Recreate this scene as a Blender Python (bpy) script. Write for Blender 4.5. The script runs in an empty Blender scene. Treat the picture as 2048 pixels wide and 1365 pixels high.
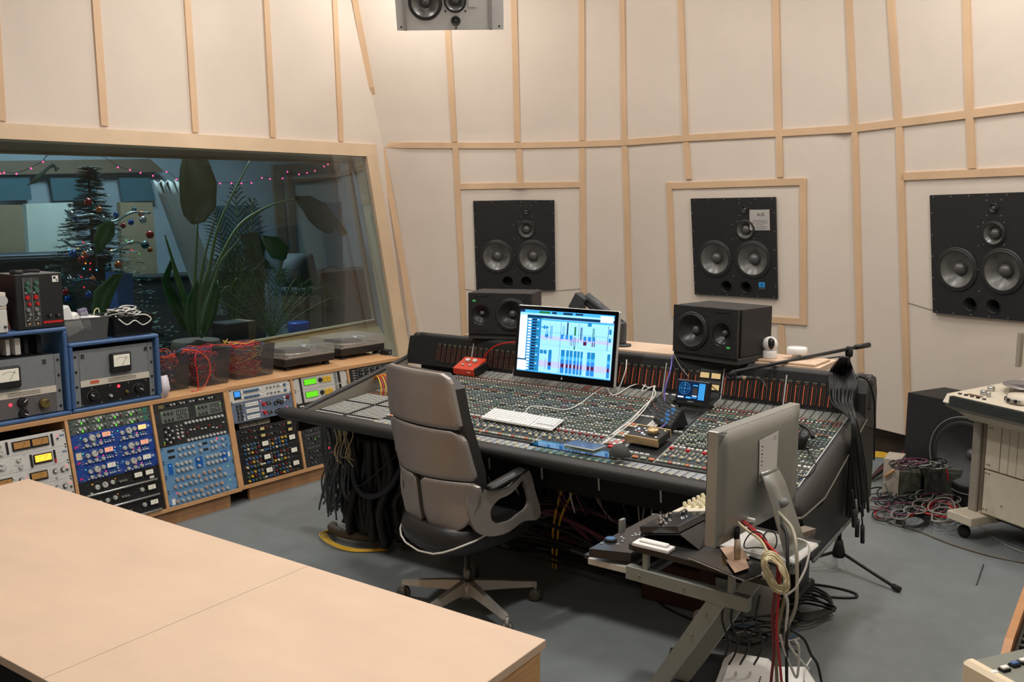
import bpy, math, random
from mathutils import Vector as V, Matrix as M4
from mathutils.bvhtree import BVHTree
R=random.Random(7)
SC=bpy.context.scene; COL=SC.collection
PI=math.pi; rad=math.radians
# ---------------------------------------------------------------- camera (eye at 1.85 m, looking 8 degrees down)
F=1806.96; PIT=0.13946; H=1.845
EYE=V((0,0,H)); FW=V((0,math.cos(PIT),-math.sin(PIT))); RT=V((1,0,0)); UP=RT.cross(FW)
cd=bpy.data.cameras.new('camera'); cam=bpy.data.objects.new('camera',cd); COL.objects.link(cam)
cd.sensor_width=36; cd.lens=F/2048*36; cd.clip_start=.05; cd.clip_end=100
cam.location=EYE; cam.rotation_euler=(PI/2-PIT,0,0); SC.camera=cam
def ray(x,y): return (RT*((x-1024)/F)-UP*((y-682.5)/F)+FW)
def onz(x,y,z):
    d=ray(x,y); return EYE+d*((z-H)/d.z)
def aty(x,y,Y):
    d=ray(x,y); return EYE+d*(Y/d.y)
def onpl(x,y,P,n):
    d=ray(x,y); return EYE+d*((V(P)-EYE).dot(n)/d.dot(n))
# ---------------------------------------------------------------- materials
MATS={}
def lin(c): return tuple(((v/255)/12.92 if v/255<=.04045 else ((v/255+.055)/1.055)**2.4) for v in c)
def mat(name,rgb,rough=.6,metal=0.,var=0.,vscale=8.,bump=0.,bscale=60.,em=0.,spec=.5,coat=0.,stretch=None,raw=False,alpha=1.):
    if name in MATS: return MATS[name]
    m=bpy.data.materials.new(name); m.use_nodes=True; MATS[name]=m
    nt=m.node_tree; b=nt.nodes['Principled BSDF']; c=rgb if raw else lin(rgb)
    b.inputs['Base Color'].default_value=(*c,1); b.inputs['Roughness'].default_value=rough; b.inputs['Metallic'].default_value=metal
    b.inputs['Specular IOR Level'].default_value=spec; b.inputs['Coat Weight'].default_value=coat
    if alpha<1: b.inputs['Alpha'].default_value=alpha
    if em: b.inputs['Emission Color'].default_value=(*c,1); b.inputs['Emission Strength'].default_value=em
    if var or bump:
        tc=nt.nodes.new('ShaderNodeTexCoord'); mp=nt.nodes.new('ShaderNodeMapping'); nt.links.new(tc.outputs['Object'],mp.inputs[0])
        if stretch: mp.inputs['Scale'].default_value=stretch
    if var:
        n=nt.nodes.new('ShaderNodeTexNoise'); n.inputs['Scale'].default_value=vscale; n.inputs['Detail'].default_value=5; nt.links.new(mp.outputs[0],n.inputs['Vector'])
        r=nt.nodes.new('ShaderNodeValToRGB'); r.color_ramp.elements[0].position=.3; r.color_ramp.elements[1].position=.72
        r.color_ramp.elements[0].color=(*[v*(1-var) for v in c],1); r.color_ramp.elements[1].color=(*[min(1,v*(1+var)) for v in c],1)
        nt.links.new(n.outputs['Fac'],r.inputs[0]); nt.links.new(r.outputs[0],b.inputs['Base Color'])
    if bump:
        n2=nt.nodes.new('ShaderNodeTexNoise'); n2.inputs['Scale'].default_value=bscale; n2.inputs['Detail'].default_value=3; nt.links.new(mp.outputs[0],n2.inputs['Vector'])
        bu=nt.nodes.new('ShaderNodeBump'); bu.inputs['Strength'].default_value=bump; bu.inputs['Distance'].default_value=.004
        nt.links.new(n2.outputs['Fac'],bu.inputs['Height']); nt.links.new(bu.outputs[0],b.inputs['Normal'])
    return m
def glassmat(name,rgb,trans=.85,rough=.03,refl=1.):
    m=bpy.data.materials.new(name); m.use_nodes=True; MATS[name]=m; nt=m.node_tree
    for n in list(nt.nodes): nt.nodes.remove(n)
    o=nt.nodes.new('ShaderNodeOutputMaterial'); mx=nt.nodes.new('ShaderNodeMixShader'); t=nt.nodes.new('ShaderNodeBsdfTransparent'); g=nt.nodes.new('ShaderNodeBsdfGlossy')
    fr=nt.nodes.new('ShaderNodeFresnel'); fr.inputs['IOR'].default_value=1.5
    mt=nt.nodes.new('ShaderNodeMath'); mt.operation='MULTIPLY_ADD'; mt.inputs[1].default_value=refl; mt.inputs[2].default_value=1-trans
    nt.links.new(fr.outputs[0],mt.inputs[0]); nt.links.new(mt.outputs[0],mx.inputs[0])
    t.inputs[0].default_value=(*lin(rgb),1); g.inputs['Roughness'].default_value=rough; g.inputs['Color'].default_value=(.9,.9,.9,1)
    nt.links.new(t.outputs[0],mx.inputs[1]); nt.links.new(g.outputs[0],mx.inputs[2]); nt.links.new(mx.outputs[0],o.inputs[0]); return m
def plastic_tub(name,rgb,a):
    return mat(name,rgb,.25,alpha=a,spec=.5)
WALL=mat('wall_fabric',(219,206,192),.95,var=.025,vscale=3,bump=.15,bscale=220,spec=.15)
BIRCH=mat('birch_batten',(214,180,144),.55,var=.07,vscale=6,stretch=(1,1,.35))
BIRCHF=mat('birch_frame',(218,192,160),.5,var=.06,vscale=4)
PLY=mat('plywood_top',(214,186,160),.5,var=.05,vscale=2.6,stretch=(1.2,2.6,1),bump=.05,bscale=40)
PLYE=mat('plywood_edge',(205,160,110),.6,var=.14,vscale=9,stretch=(1,1,8))
OAK=mat('rack_wood',(196,150,104),.5,var=.12,vscale=5,stretch=(1,1,3))
OAKD=mat('plinth_wood',(166,124,86),.6,var=.14,vscale=5,stretch=(4,4,1))
FLOOR=mat('floor_lino',(122,128,129),.42,var=.07,vscale=9,bump=.04,bscale=300,spec=.4)
DARKWOOD=mat('brown_skirting',(72,58,44),.8,var=.3,vscale=5)
BLK=mat('black_plastic',(24,24,25),.45,bump=.06,bscale=200)
BLKM=mat('black_matte',(20,20,21),.8)
BLKC=mat('speaker_paint',(26,26,27),.55,var=.25,vscale=90,bump=.5,bscale=180)
LEATH=mat('console_leather',(46,45,44),.5,var=.12,vscale=6,bump=.35,bscale=140,spec=.45)
PANEL=mat('console_panel',(58,62,60),.5)
PANELD=mat('dark_panel',(36,38,38),.5)
LGREY=mat('light_panel',(186,187,184),.4)
SIL=mat('silver',(190,190,188),.35,.8)
SILP=mat('silver_panel',(214,213,208),.4,.25,var=.03,vscale=30)
CHROME=mat('chrome',(205,205,205),.15,1.)
ALU=mat('brushed_aluminium',(204,204,198),.38,.3,var=.04,vscale=25)
WHT=mat('white_plastic',(232,230,224),.4)
CREAM=mat('cream_cap',(226,216,178),.45)
PAPER=mat('paper',(226,224,220),.9)
RED=mat('red',(190,30,28),.45); REDK=mat('dark_red',(120,24,24),.5)
ORG=mat('orange_button',(226,140,96),.5); PINK=mat('pink_button',(206,120,110),.5)
BLU=mat('blue',(40,92,150),.5); BLUK=mat('blue_cap',(70,110,140),.45); GRN=mat('green_cap',(60,105,85),.5)
GREY=mat('grey_plastic',(120,122,120),.5); DGREY=mat('dark_grey',(66,68,68),.55); YEL=mat('yellow',(220,175,40),.5)
BROWN=mat('brown_cap',(120,78,58),.55); BRONZE=mat('bronze_rubber',(92,88,78),.45,.3)
GAP=mat('shadow_gap',(14,13,12),.9)
LEDR=mat('led_red',(255,40,60),em=3); LEDG=mat('led_green',(110,230,70),em=1.2); LEDO=mat('led_amber',(255,150,40),em=3); LEDM=mat('led_magenta',(255,50,110),em=3)
LEDB=mat('led_blue',(90,180,255),em=3); LEDT=mat('led_teal',(60,230,150),em=2)
# ---------------------------------------------------------------- mesh builder
def frame(o,x,y,z): return M4(((x[0],y[0],z[0],o[0]),(x[1],y[1],z[1],o[1]),(x[2],y[2],z[2],o[2]),(0,0,0,1)))
I4=M4.Identity(4)
def T(x,y,z): return M4.Translation((x,y,z))
def RX(a): return M4.Rotation(a,4,'X')
def RY(a): return M4.Rotation(a,4,'Y')
def RZ(a): return M4.Rotation(a,4,'Z')
def catmull(P,n=6,closed=False):
    P=[V(p) for p in P]; out=[]; N=len(P)
    if N<3: return P
    for i in range(N if closed else N-1):
        if closed: a,b,c,d=P[i-1],P[i],P[(i+1)%N],P[(i+2)%N]
        else: a,b,c,d=P[max(i-1,0)],P[i],P[i+1],P[min(i+2,N-1)]
        for k in range(n):
            t=k/n; out.append(.5*((2*b)+(c-a)*t+(2*a-5*b+4*c-d)*t*t+(3*b-a-3*c+d)*t**3))
    if not closed: out.append(P[-1])
    return out
class MB:
    def __init__(s): s.v=[]; s.f=[]; s.m=[]; s.mats=[]; s.sm=[]
    def mi(s,m):
        if m not in s.mats: s.mats.append(m)
        return s.mats.index(m)
    def add(s,vs,fs,m,mx=None,smooth=False):
        b=len(s.v); k=s.mi(m)
        s.v+= [tuple(mx@V(p)) for p in vs] if mx is not None else [tuple(p) for p in vs]
        for f in fs: s.f.append(tuple(b+i for i in f)); s.m.append(k); s.sm.append(smooth)
        return s
    def box(s,c,d,m,mx=None,bev=0.):
        x,y,z=[v/2 for v in d]; cx,cy,cz=c
        if bev<=0:
            vs=[(cx+a*x,cy+b*y,cz+e*z) for a in(-1,1) for b in(-1,1) for e in(-1,1)]
            return s.add(vs,[(0,1,3,2),(4,6,7,5),(0,4,5,1),(2,3,7,6),(0,2,6,4),(1,5,7,3)],m,mx)
        bev=min(bev,x*.98,y*.98,z*.98); vs=[];idx={}
        for a in(-1,1):
            for b in(-1,1):
                for e in(-1,1):
                    for k in range(3):
                        q=[cx+a*(x-bev),cy+b*(y-bev),cz+e*(z-bev)]; q[k]+= (a,b,e)[k]*bev
                        idx[(a,b,e,k)]=len(vs); vs.append(tuple(q))
        fs=[]
        for k in range(3):
            o=[i for i in range(3) if i!=k]
            for sg in(-1,1):
                ring=[]
                for p,q in((-1,-1),(1,-1),(1,1),(-1,1)):
                    key=[0,0,0];key[k]=sg;key[o[0]]=p;key[o[1]]=q; ring.append(idx[(*key,k)])
                fs.append(tuple(ring) if (sg>0)==(k!=1) else tuple(ring[::-1]))
                key=None
        for k in range(3):
            o=[i for i in range(3) if i!=k]
            for p in(-1,1):
                for q in(-1,1):
                    def key(kk,e):
                        t=[0,0,0];t[k]=e;t[o[0]]=p;t[o[1]]=q;return idx[(*t,kk)]
                    fs.append((key(o[0],-1),key(o[0],1),key(o[1],1),key(o[1],-1)))
        for a in(-1,1):
            for b in(-1,1):
                for e in(-1,1): fs.append((idx[(a,b,e,0)],idx[(a,b,e,1)],idx[(a,b,e,2)]))
        return s.add(vs,fs,m,mx)
    def lathe(s,prof,m,mx=None,n=16,smooth=True,caps=True):
        vs=[];fs=[]
        for r,z in prof:
            for i in range(n): a=2*PI*i/n; vs.append((r*math.cos(a),r*math.sin(a),z))
        for j in range(len(prof)-1):
            for i in range(n): fs.append((j*n+i,j*n+(i+1)%n,(j+1)*n+(i+1)%n,(j+1)*n+i))
        s.add(vs,fs,m,mx,smooth)
        if caps:
            b=len(s.v)-len(vs); k=s.mi(m); L=(len(prof)-1)*n
            if prof[0][0]>1e-5: s.f.append(tuple(b+i for i in range(n))[::-1]); s.m.append(k); s.sm.append(False)
            if prof[-1][0]>1e-5: s.f.append(tuple(b+L+i for i in range(n))); s.m.append(k); s.sm.append(False)
        return s
    def cyl(s,r,h,m,mx=None,n=16,z0=0,r2=None): return s.lathe([(r,z0),(r if r2 is None else r2,z0+h)],m,mx,n)
    def sphere(s,r,m,mx=None,n=14,sq=1.): return s.lathe([(max(r*math.sin(PI*i/(n//2)),1e-6),-r*sq*math.cos(PI*i/(n//2))) for i in range(n//2+1)],m,mx,n,caps=False)
    def tube(s,P,r,m,n=6,sub=0,mx=None,closed=False,smooth=True):
        P=catmull(P,sub,closed) if sub else [V(p) for p in P]
        N=len(P); vs=[];fs=[];u=None; rr=r if callable(r) else (lambda t:r)
        for i in range(N):
            a=P[i-1] if (i or closed) else P[0]; b=P[(i+1)%N] if (i<N-1 or closed) else P[-1]
            d=(b-a); d=d.normalized() if d.length>1e-9 else V((0,0,1))
            if u is None: u=d.orthogonal().normalized()
            u=(u-d*u.dot(d)); u=u.normalized() if u.length>1e-6 else d.orthogonal().normalized(); w=d.cross(u)
            q=rr(i/max(N-1,1))
            for k in range(n): t=2*PI*k/n; vs.append(P[i]+u*(q*math.cos(t))+w*(q*math.sin(t)))
        for i in range(N if closed else N-1):
            j=(i+1)%N
            for k in range(n): fs.append((i*n+k,i*n+(k+1)%n,j*n+(k+1)%n,j*n+k))
        if not closed: fs+= [tuple(range(n))[::-1],tuple((N-1)*n+k for k in range(n))]
        return s.add(vs,fs,m,mx,smooth)
    def prism(s,out,d,m,mx=None,inner=None):
        # outline in local XZ, extruded along +Y by d
        n=len(out); vs=[(x,0,z) for x,z in out]+[(x,d,z) for x,z in out]
        fs=[tuple(range(n)),tuple(range(2*n-1,n-1,-1))]+[(i,i+n,(i+1)%n+n,(i+1)%n) for i in range(n)]
        return s.add(vs,fs,m,mx)
    def grid(s,rows,m,mx=None,smooth=True,flip=False):
        n=len(rows[0]); vs=[p for r in rows for p in r]; fs=[]
        for j in range(len(rows)-1):
            for i in range(n-1):
                q=(j*n+i,j*n+i+1,(j+1)*n+i+1,(j+1)*n+i); fs.append(q[::-1] if flip else q)
        return s.add(vs,fs,m,mx,smooth)
    def slab(s,rows,off,m,mx=None,smooth=True):
        # thick sheet: rows of points and an offset vector (or function) for the other face
        n=len(rows[0]); k=len(rows); A=[V(p) for r in rows for p in r]; Bq=[p+(off(p) if callable(off) else V(off)) for p in A]; L=len(A); fs=[];ed=[]
        for j in range(k-1):
            for i in range(n-1):
                q=(j*n+i,j*n+i+1,(j+1)*n+i+1,(j+1)*n+i); fs.append(q); fs.append(tuple(L+t for t in q[::-1]))
        b=[i for i in range(n)]+[j*n+n-1 for j in range(1,k)]+[(k-1)*n+i for i in range(n-2,-1,-1)]+[j*n for j in range(k-2,0,-1)]
        nf=len(fs)
        for i in range(len(b)): a,c=b[i],b[(i+1)%len(b)]; fs.append((a,L+a,L+c,c))
        s.add(A+Bq,fs,m,mx,smooth)
        for i in range(len(fs)-nf): s.sm[-1-i]=False
        return s
    def mesh(s,name):
        me=bpy.data.meshes.new(name); me.from_pydata(s.v,[],s.f)
        for m in s.mats: me.materials.append(m)
        me.polygons.foreach_set('material_index',s.m); me.polygons.foreach_set('use_smooth',s.sm); me.update()
        return me
    def build(s,name,parent=None,mx=None,origin=None):
        if origin is not None: s.v=[tuple(V(p)-V(origin)) for p in s.v]; mx=T(*origin)
        return link(name,s.mesh(name),parent,mx)
def link(name,me,parent=None,mx=None):
    o=bpy.data.objects.new(name,me); COL.objects.link(o)
    if parent is not None: o.parent=parent
    if mx is not None: o.matrix_local=mx
    return o
def thing(name,label,cat,mx=I4,group=None):
    o=bpy.data.objects.new(name,None); COL.objects.link(o); o.matrix_local=mx; o.empty_display_size=.1
    o['label']=label; o['category']=cat
    if group: o['group']=group
    return o
def tag(o,label,cat,group=None,kind=None):
    o['label']=label; o['category']=cat
    if group: o['group']=group
    if kind: o['kind']=kind
    return o
def struct(mb,name,parent=None,label=None):
    o=mb.build(name,parent)
    if parent is None: o['kind']='structure'
    if label: o['label']=label
    return o
def stuff(o): o['kind']='stuff'; return o
def wmesh(mb,name,label,cat,origin=None,group=None,kind=None):
    return tag(mb.build(name,origin=origin),label,cat,group,kind)
FONTC={}
def text(s,size,m,parent,mx,name='lettering',ext=.0004):
    cu=bpy.data.curves.new('t','FONT'); cu.body=s; cu.size=size; cu.extrude=ext; cu.align_x='CENTER'; cu.align_y='CENTER'
    o=bpy.data.objects.new('t',cu); COL.objects.link(o); dg=bpy.context.evaluated_depsgraph_get()
    me=bpy.data.meshes.new_from_object(o.evaluated_get(dg)); bpy.data.objects.remove(o); me.materials.clear(); me.materials.append(m)
    return link(name,me,parent,mx)
# ================================================================= ROOM SHELL
ZT=2.48
PLAN=[(-1.18,8.38),(-.55,8.43),(.06,8.42),(.63,8.26),(1.0,8.06),(1.44,7.62),(2.06,7.11),(2.45,6.77),(2.65,6.40),(2.87,6.02),(3.10,5.62),(3.36,5.12),(3.6,4.5),(3.75,3.8),(3.8,2.5),(3.8,-1.5)]
PN=[]
for i in range(len(PLAN)):
    a=V(PLAN[max(i-1,0)]);b=V(PLAN[min(i+1,len(PLAN)-1)]);d=(b-a).normalized(); PN.append(V((d.y,-d.x)))   # inward normal
PN=[V((-p.x,-p.y)) if p.dot(V((0,4))-V(q))<0 else p for p,q in zip(PN,PLAN)]
KL=.135
def wp(i,z):
    k=KL*(1 if i<10 else max(.3,1-.14*(i-9)))
    o=-PN[i]*(k*(ZT-z)); return V((PLAN[i][0]+o.x,PLAN[i][1]+o.y,z))
NL=V((.79,-.61,.05)).normalized(); PL=V((-1.177,8.38,2.47))
LD=V((.61,.79,0)).normalized()
ZTOP=4.3
zs=[.22+ (ZTOP-.22)*k/16 for k in range(17)]
rows=[[wp(i,z) for i in range(len(PLAN))] for z in zs]
# corner column of the back wall = on the left wall plane
for r in rows:
    p=r[0]; q=r[1]; d=(p-q); t=(PL-q).dot(NL)/d.dot(NL); r[0]=q+d*t
wb=MB(); wb.slab(rows,(0,.12,0),WALL,smooth=False)
CUTTERS=[]
bvh=BVHTree.FromPolygons([tuple(p) for r in rows for p in r],[(j*len(PLAN)+i,j*len(PLAN)+i+1,(j+1)*len(PLAN)+i+1,(j+1)*len(PLAN)+i) for j in range(16) for i in range(len(PLAN)-1)])
def onwall(x,y):
    d=ray(x,y).normalized(); h=bvh.ray_cast(EYE,d,50); 
    if h[0] is None: return aty(x,y,8.4),V((0,-1,0))
    n=h[1]; n=n if n.dot(d)<0 else -n
    return h[0],n
def onleft(x,y): return onpl(x,y,PL,NL),NL
def strip(mb,px,fn,w,th,m,sub=5):
    pts=[]
    for (a,b) in zip(px,px[1:]):
        for k in range(sub): t=k/sub; pts.append((a[0]+(b[0]-a[0])*t,a[1]+(b[1]-a[1])*t))
    pts.append(px[-1]); P=[fn(*p) for p in pts]; vs=[];fs=[]
    for i,(p,n) in enumerate(P):
        d=(P[min(i+1,len(P)-1)][0]-P[max(i-1,0)][0]).normalized(); s=d.cross(n).normalized()*w/2
        vs+=[p-s-n*.004,p+s-n*.004,p+s+n*th,p-s+n*th]
    for i in range(len(P)-1):
        for k in range(4): fs.append((i*4+k,i*4+(k+1)%4,(i+1)*4+(k+1)%4,(i+1)*4+k))
    fs+=[(0,1,2,3),tuple(len(vs)-4+k for k in (3,2,1,0))]
    mb.add(vs,fs,m)
trim=0
def batten(px,fn=onwall,w=.052,th=.014,m=None,sub=5):
    global trim; trim+=1; mb=MB(); px=list(px)
    if px[0][1]<=E0:
        sl=(px[1][0]-px[0][0])/max(1,px[1][1]-px[0][1]); x,y=px[0]
        while y>-420:
            p=fn(x-sl*10,y-10)[0]
            if p.z>4.24 or (fn is onwall and bvh.ray_cast(EYE,ray(x-sl*10,y-10).normalized(),50)[0] is None): break
            x-=sl*10; y-=10
        px[0]=(x,y)
    strip(mb,px,fn,w,th,m or BIRCH,sub); return struct(mb,'trim_%d'%trim)
E0=-60
for px in [[(707,E0),(710,0),(764,292),(831,672)],[(888,E0),(892,0),(909,284)],[(911,296),(931,700)],[(1026,E0),(1035,284)],[(1038,298),(1041,366)],[(1164,E0),(1165,281)],[(1165,296),(1168,700)],
 [(1245,E0),(1249,279)],[(1250,292),(1263,720)],[(1360,E0),(1372,270)],[(1373,284),(1378,358)],[(1551,E0),(1558,260)],[(1559,272),(1561,354)],[(1563,650),(1567,730)],
 [(1696,E0),(1710,250)],[(1711,264),(1723,745)],[(1779,E0),(1798,241)],[(1800,254),(1818,868)],[(1932,E0),(1940,221)],[(1941,234),(1945,337)]]: batten(px)
batten([(765,290),(905,291),(1037,291),(1165,288),(1250,285),(1375,276),(1560,266),(1710,257),(1790,247),(1940,228),(2080,210),(2300,176)],sub=3)
batten([(917,373),(1161,369)]); batten([(1803,353),(2090,340)]); batten([(2086,E0),(2084,760)]); batten([(2250,E0),(2240,800)])
batten([(1336,372),(1607,363)]); batten([(1607,357),(1608,650)]); batten([(1339,365),(1350,634)]); batten([(1350,628),(1604,643)])
for px in [[(-16,E0),(2,242)],[(186,E0),(208,252)],[(369,E0),(390,265)],[(528,E0),(545,275)],[(665,E0),(681,283)]]: batten(px,onleft)
# thin reveal lines around the flush speakers' panels
SEAM=mat('panel_seam',(150,140,130),.9)
for px in [[(927,578),(950,582)],[(1112,582),(1162,578)],[(1807,603),(1870,622)]]: batten(px,w=.006,th=.003,m=SEAM)
# brown base below the leaning wall, fascia closing the gap to the floor
rb=[[wp(i,.22)+V((0,.1,0)) for i in range(len(PLAN))],[V((wp(i,.22).x,wp(i,.22).y+.1,0)) for i in range(len(PLAN))]]
rb=[[p-V((PN[i].x,PN[i].y,0))*.10 for i,p in enumerate(r)] for r in rb]
b=MB(); b.slab(rb,(0,.08,0),DARKWOOD,smooth=False); struct(b,'baseboard_back')
# left wall with the window opening (built from four pieces round the hole)
def LP(s,z):  # point on left plane: s metres from the corner along the wall towards the camera side
    base=PL-LD*s; t=(PL-base).dot(NL); base=base+NL*t
    # slide in z within the plane
    up=(V((0,0,1))-NL*NL.z).normalized(); return base+up*((z-base.z)/up.z)
def sz(P):
    return -(P-PL).dot(LD)
hole=[onleft(-330,262)[0],onleft(727,314)[0],onleft(795,722)[0],onleft(-330,940)[0]]
A0=LP(7.8,ZTOP);A1=rows[-1][0];A2=rows[0][0];A3=LP(7.8,.0)
A2=rows[0][0]-(rows[1][0]-rows[0][0])*(.22/(zs[1]-zs[0]))
w=MB(); back=-NL*.12
def quad(mb,a,b_,c,d,m,off): mb.slab([[a,b_],[d,c]],off,m,smooth=False)
quad(w,A0,A1,hole[1],hole[0],WALL,back); quad(w,A1,A2,hole[2],hole[1],WALL,back); quad(w,hole[3],hole[2],A2,A3,WALL,back); quad(w,A0,hole[0],hole[3],A3,WALL,back)
struct(w,'wall_left')
# window: birch frame, deep reveal, two panes
win=MB()
hd=[onleft(-340,228)[0],onleft(748,290)[0],onleft(749.5,314.5)[0],onleft(-340,262)[0]]
win.slab([[hd[0],hd[1]],[hd[3],hd[2]]],NL*.028,BIRCHF,smooth=False)
wo=struct(win,'window_1')
def wpiece(pts,off,m,name):
    b=MB(); b.slab([[pts[0],pts[1]],[pts[3],pts[2]]],off,m,smooth=False); o=b.build(name,wo); return o
st=[onleft(729.5,314)[0],onleft(749,313)[0],onleft(822,735)[0],onleft(797,735)[0]]
wpiece(st,NL*.028,BIRCHF,'window_frame')
sill=[LP(sz(hole[2])+.0,.79),LP(7.5,.79),LP(7.5,.74),LP(sz(hole[2]),.74)]
DEP=.55
def inn(x,y): return onpl(x,y,PL-NL*DEP,NL)
ip=[inn(-330,292),inn(697,324),inn(751,641),inn(-330,830)]
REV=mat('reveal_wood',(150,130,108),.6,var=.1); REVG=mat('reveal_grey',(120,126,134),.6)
GF=[p for p in hole]
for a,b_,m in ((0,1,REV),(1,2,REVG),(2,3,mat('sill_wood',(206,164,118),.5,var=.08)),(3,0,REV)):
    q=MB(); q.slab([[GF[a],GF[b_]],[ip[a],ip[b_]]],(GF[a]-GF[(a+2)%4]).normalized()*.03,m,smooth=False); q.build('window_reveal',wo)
# inner frame round the far pane
def shrink(P,k): c=sum(P,V((0,0,0)))/4; return [p+(c-p).normalized()*k for p in P]
i2=shrink(ip,.05)
for a in range(4):
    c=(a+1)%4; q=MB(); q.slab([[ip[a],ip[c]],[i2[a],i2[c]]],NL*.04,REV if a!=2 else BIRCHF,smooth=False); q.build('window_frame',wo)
GL=glassmat('window_glass',(226,234,232),1.,refl=.17); GL2=glassmat('window_glass_far',(226,234,236),1.,refl=.10)
wpiece(hole,-NL*.001,GL,'pane'); wpiece([p-NL*.02 for p in ip],-NL*.001,GL2,'pane')
# floor, ceiling, remaining walls
b=MB(); b.box((0,5,-.05),(26,26,.1),FLOOR); struct(b,'floor')
CEIL=mat('ceiling_white',(226,220,212),.9)
b=MB(); b.box((.6,3.8,ZTOP+.05),(12,12.2,.1),CEIL); struct(b,'ceiling')
b=MB(); b.box((0,-1.6,2.1),(12,.1,4.4),WALL); struct(b,'wall_front')
# ================================================================= FLUSH WALL SPEAKERS
def mframe(px,w,fn=onwall):
    # px: TL,TR,BR,BL pixels; returns frame with origin bottom-left, X along, Z up, Y into wall
    P=[fn(*p)[0] for p in px]; n=fn((px[0][0]+px[2][0])/2,(px[0][1]+px[2][1])/2)[1]
    X=((P[1]-P[0])+(P[2]-P[3])).normalized(); Z=((P[0]-P[3])+(P[1]-P[2])); Z=(Z-X*Z.dot(X)).normalized(); Y=Z.cross(X)
    c=sum(P,V((0,0,0)))/4; W=((P[1]-P[0]).length+(P[2]-P[3]).length)/2; Hh=((P[0]-P[3]).length+(P[1]-P[2]).length)/2
    return frame(c-X*W/2-Z*Hh/2-Y*.004,X,Y,Z),W,Hh
FACE=RX(PI/2)   # lathe axis (+Z) pointing to -Y (out of a face)
CONE=mat('cone_paper',(92,92,88),.32,var=.35,vscale=14,spec=.7); DOME=mat('dome_grey',(78,76,76),.35,spec=.6); RUBB=mat('surround',(40,40,40),.45)
def driver(parent,x,z,r,name='woofer',cone=CONE,dome=.31,y=0.,rimm=RUBB,depth=.28):
    b=MB(); mx=T(x,y,z)@FACE
    b.lathe([(r,0),(r,.006),(r*.95,.010),(r*.90,.008)],rimm,mx,32,caps=False)
    b.lathe([(r*.90,.008),(r*.86,.014),(r*.80,.008)],RUBB,mx,32,caps=False)
    b.lathe([(r*.80,.008),(r*.6,-r*depth*.5),(r*dome,-r*depth)],cone,mx,32,caps=False)
    b.lathe([(r*dome,-r*depth),(r*dome*.95,-r*depth+.35*r*dome),(r*dome*.7,-r*depth+.75*r*dome),(r*dome*.35,-r*depth+.95*r*dome),(.0001,-r*depth+r*dome)],DOME,mx,24,caps=False)
    return b.build(name,parent)
def holes(mb_out,holesl,y,m,n=28):
    pass
from mathutils.geometry import tessellate_polygon
def plate(W,Hh,circ,t,m,name,parent,mx=None,n=28):
    """flat plate in local XZ (y from -t to 0) with round holes cut through"""
    loops=[[V((0,0,0)),V((W,0,0)),V((W,Hh,0)),V((0,Hh,0))]]
    for (x,z,r) in circ: loops.append([V((x+r*math.cos(2*PI*i/n),z+r*math.sin(2*PI*i/n),0)) for i in range(n)][::-1])
    flat=[p for l in loops for p in l]; tris=tessellate_polygon(loops); N=len(flat)
    vs=[(p.x,-t,p.y) for p in flat]+[(p.x,0,p.y) for p in flat]; fs=[tuple(q) for q in tris]+[tuple(N+i for i in q[::-1]) for q in tris]
    o=0
    for l in loops:
        k=len(l)
        for i in range(k): a=o+i;c=o+(i+1)%k; fs.append((a,c,N+c,N+a))
        o+=k
    b=MB(); b.add(vs,fs,m); return b.build(name,parent,mx)
SCREW=mat('screw_head',(140,140,136),.4,.6)
sb=MB(); sb.lathe([(.005,0),(.004,.003)],SCREW,None,8); SCM=sb.mesh('screw')
sb=MB(); sb.lathe([(.007,0),(.006,.003)],BLKM,None,8); SCB=sb.mesh('screw')
def screw(p,x,z,y=-.02,me=None): return link('screw',me or SCM,p,T(x,y,z)@FACE)
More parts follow.
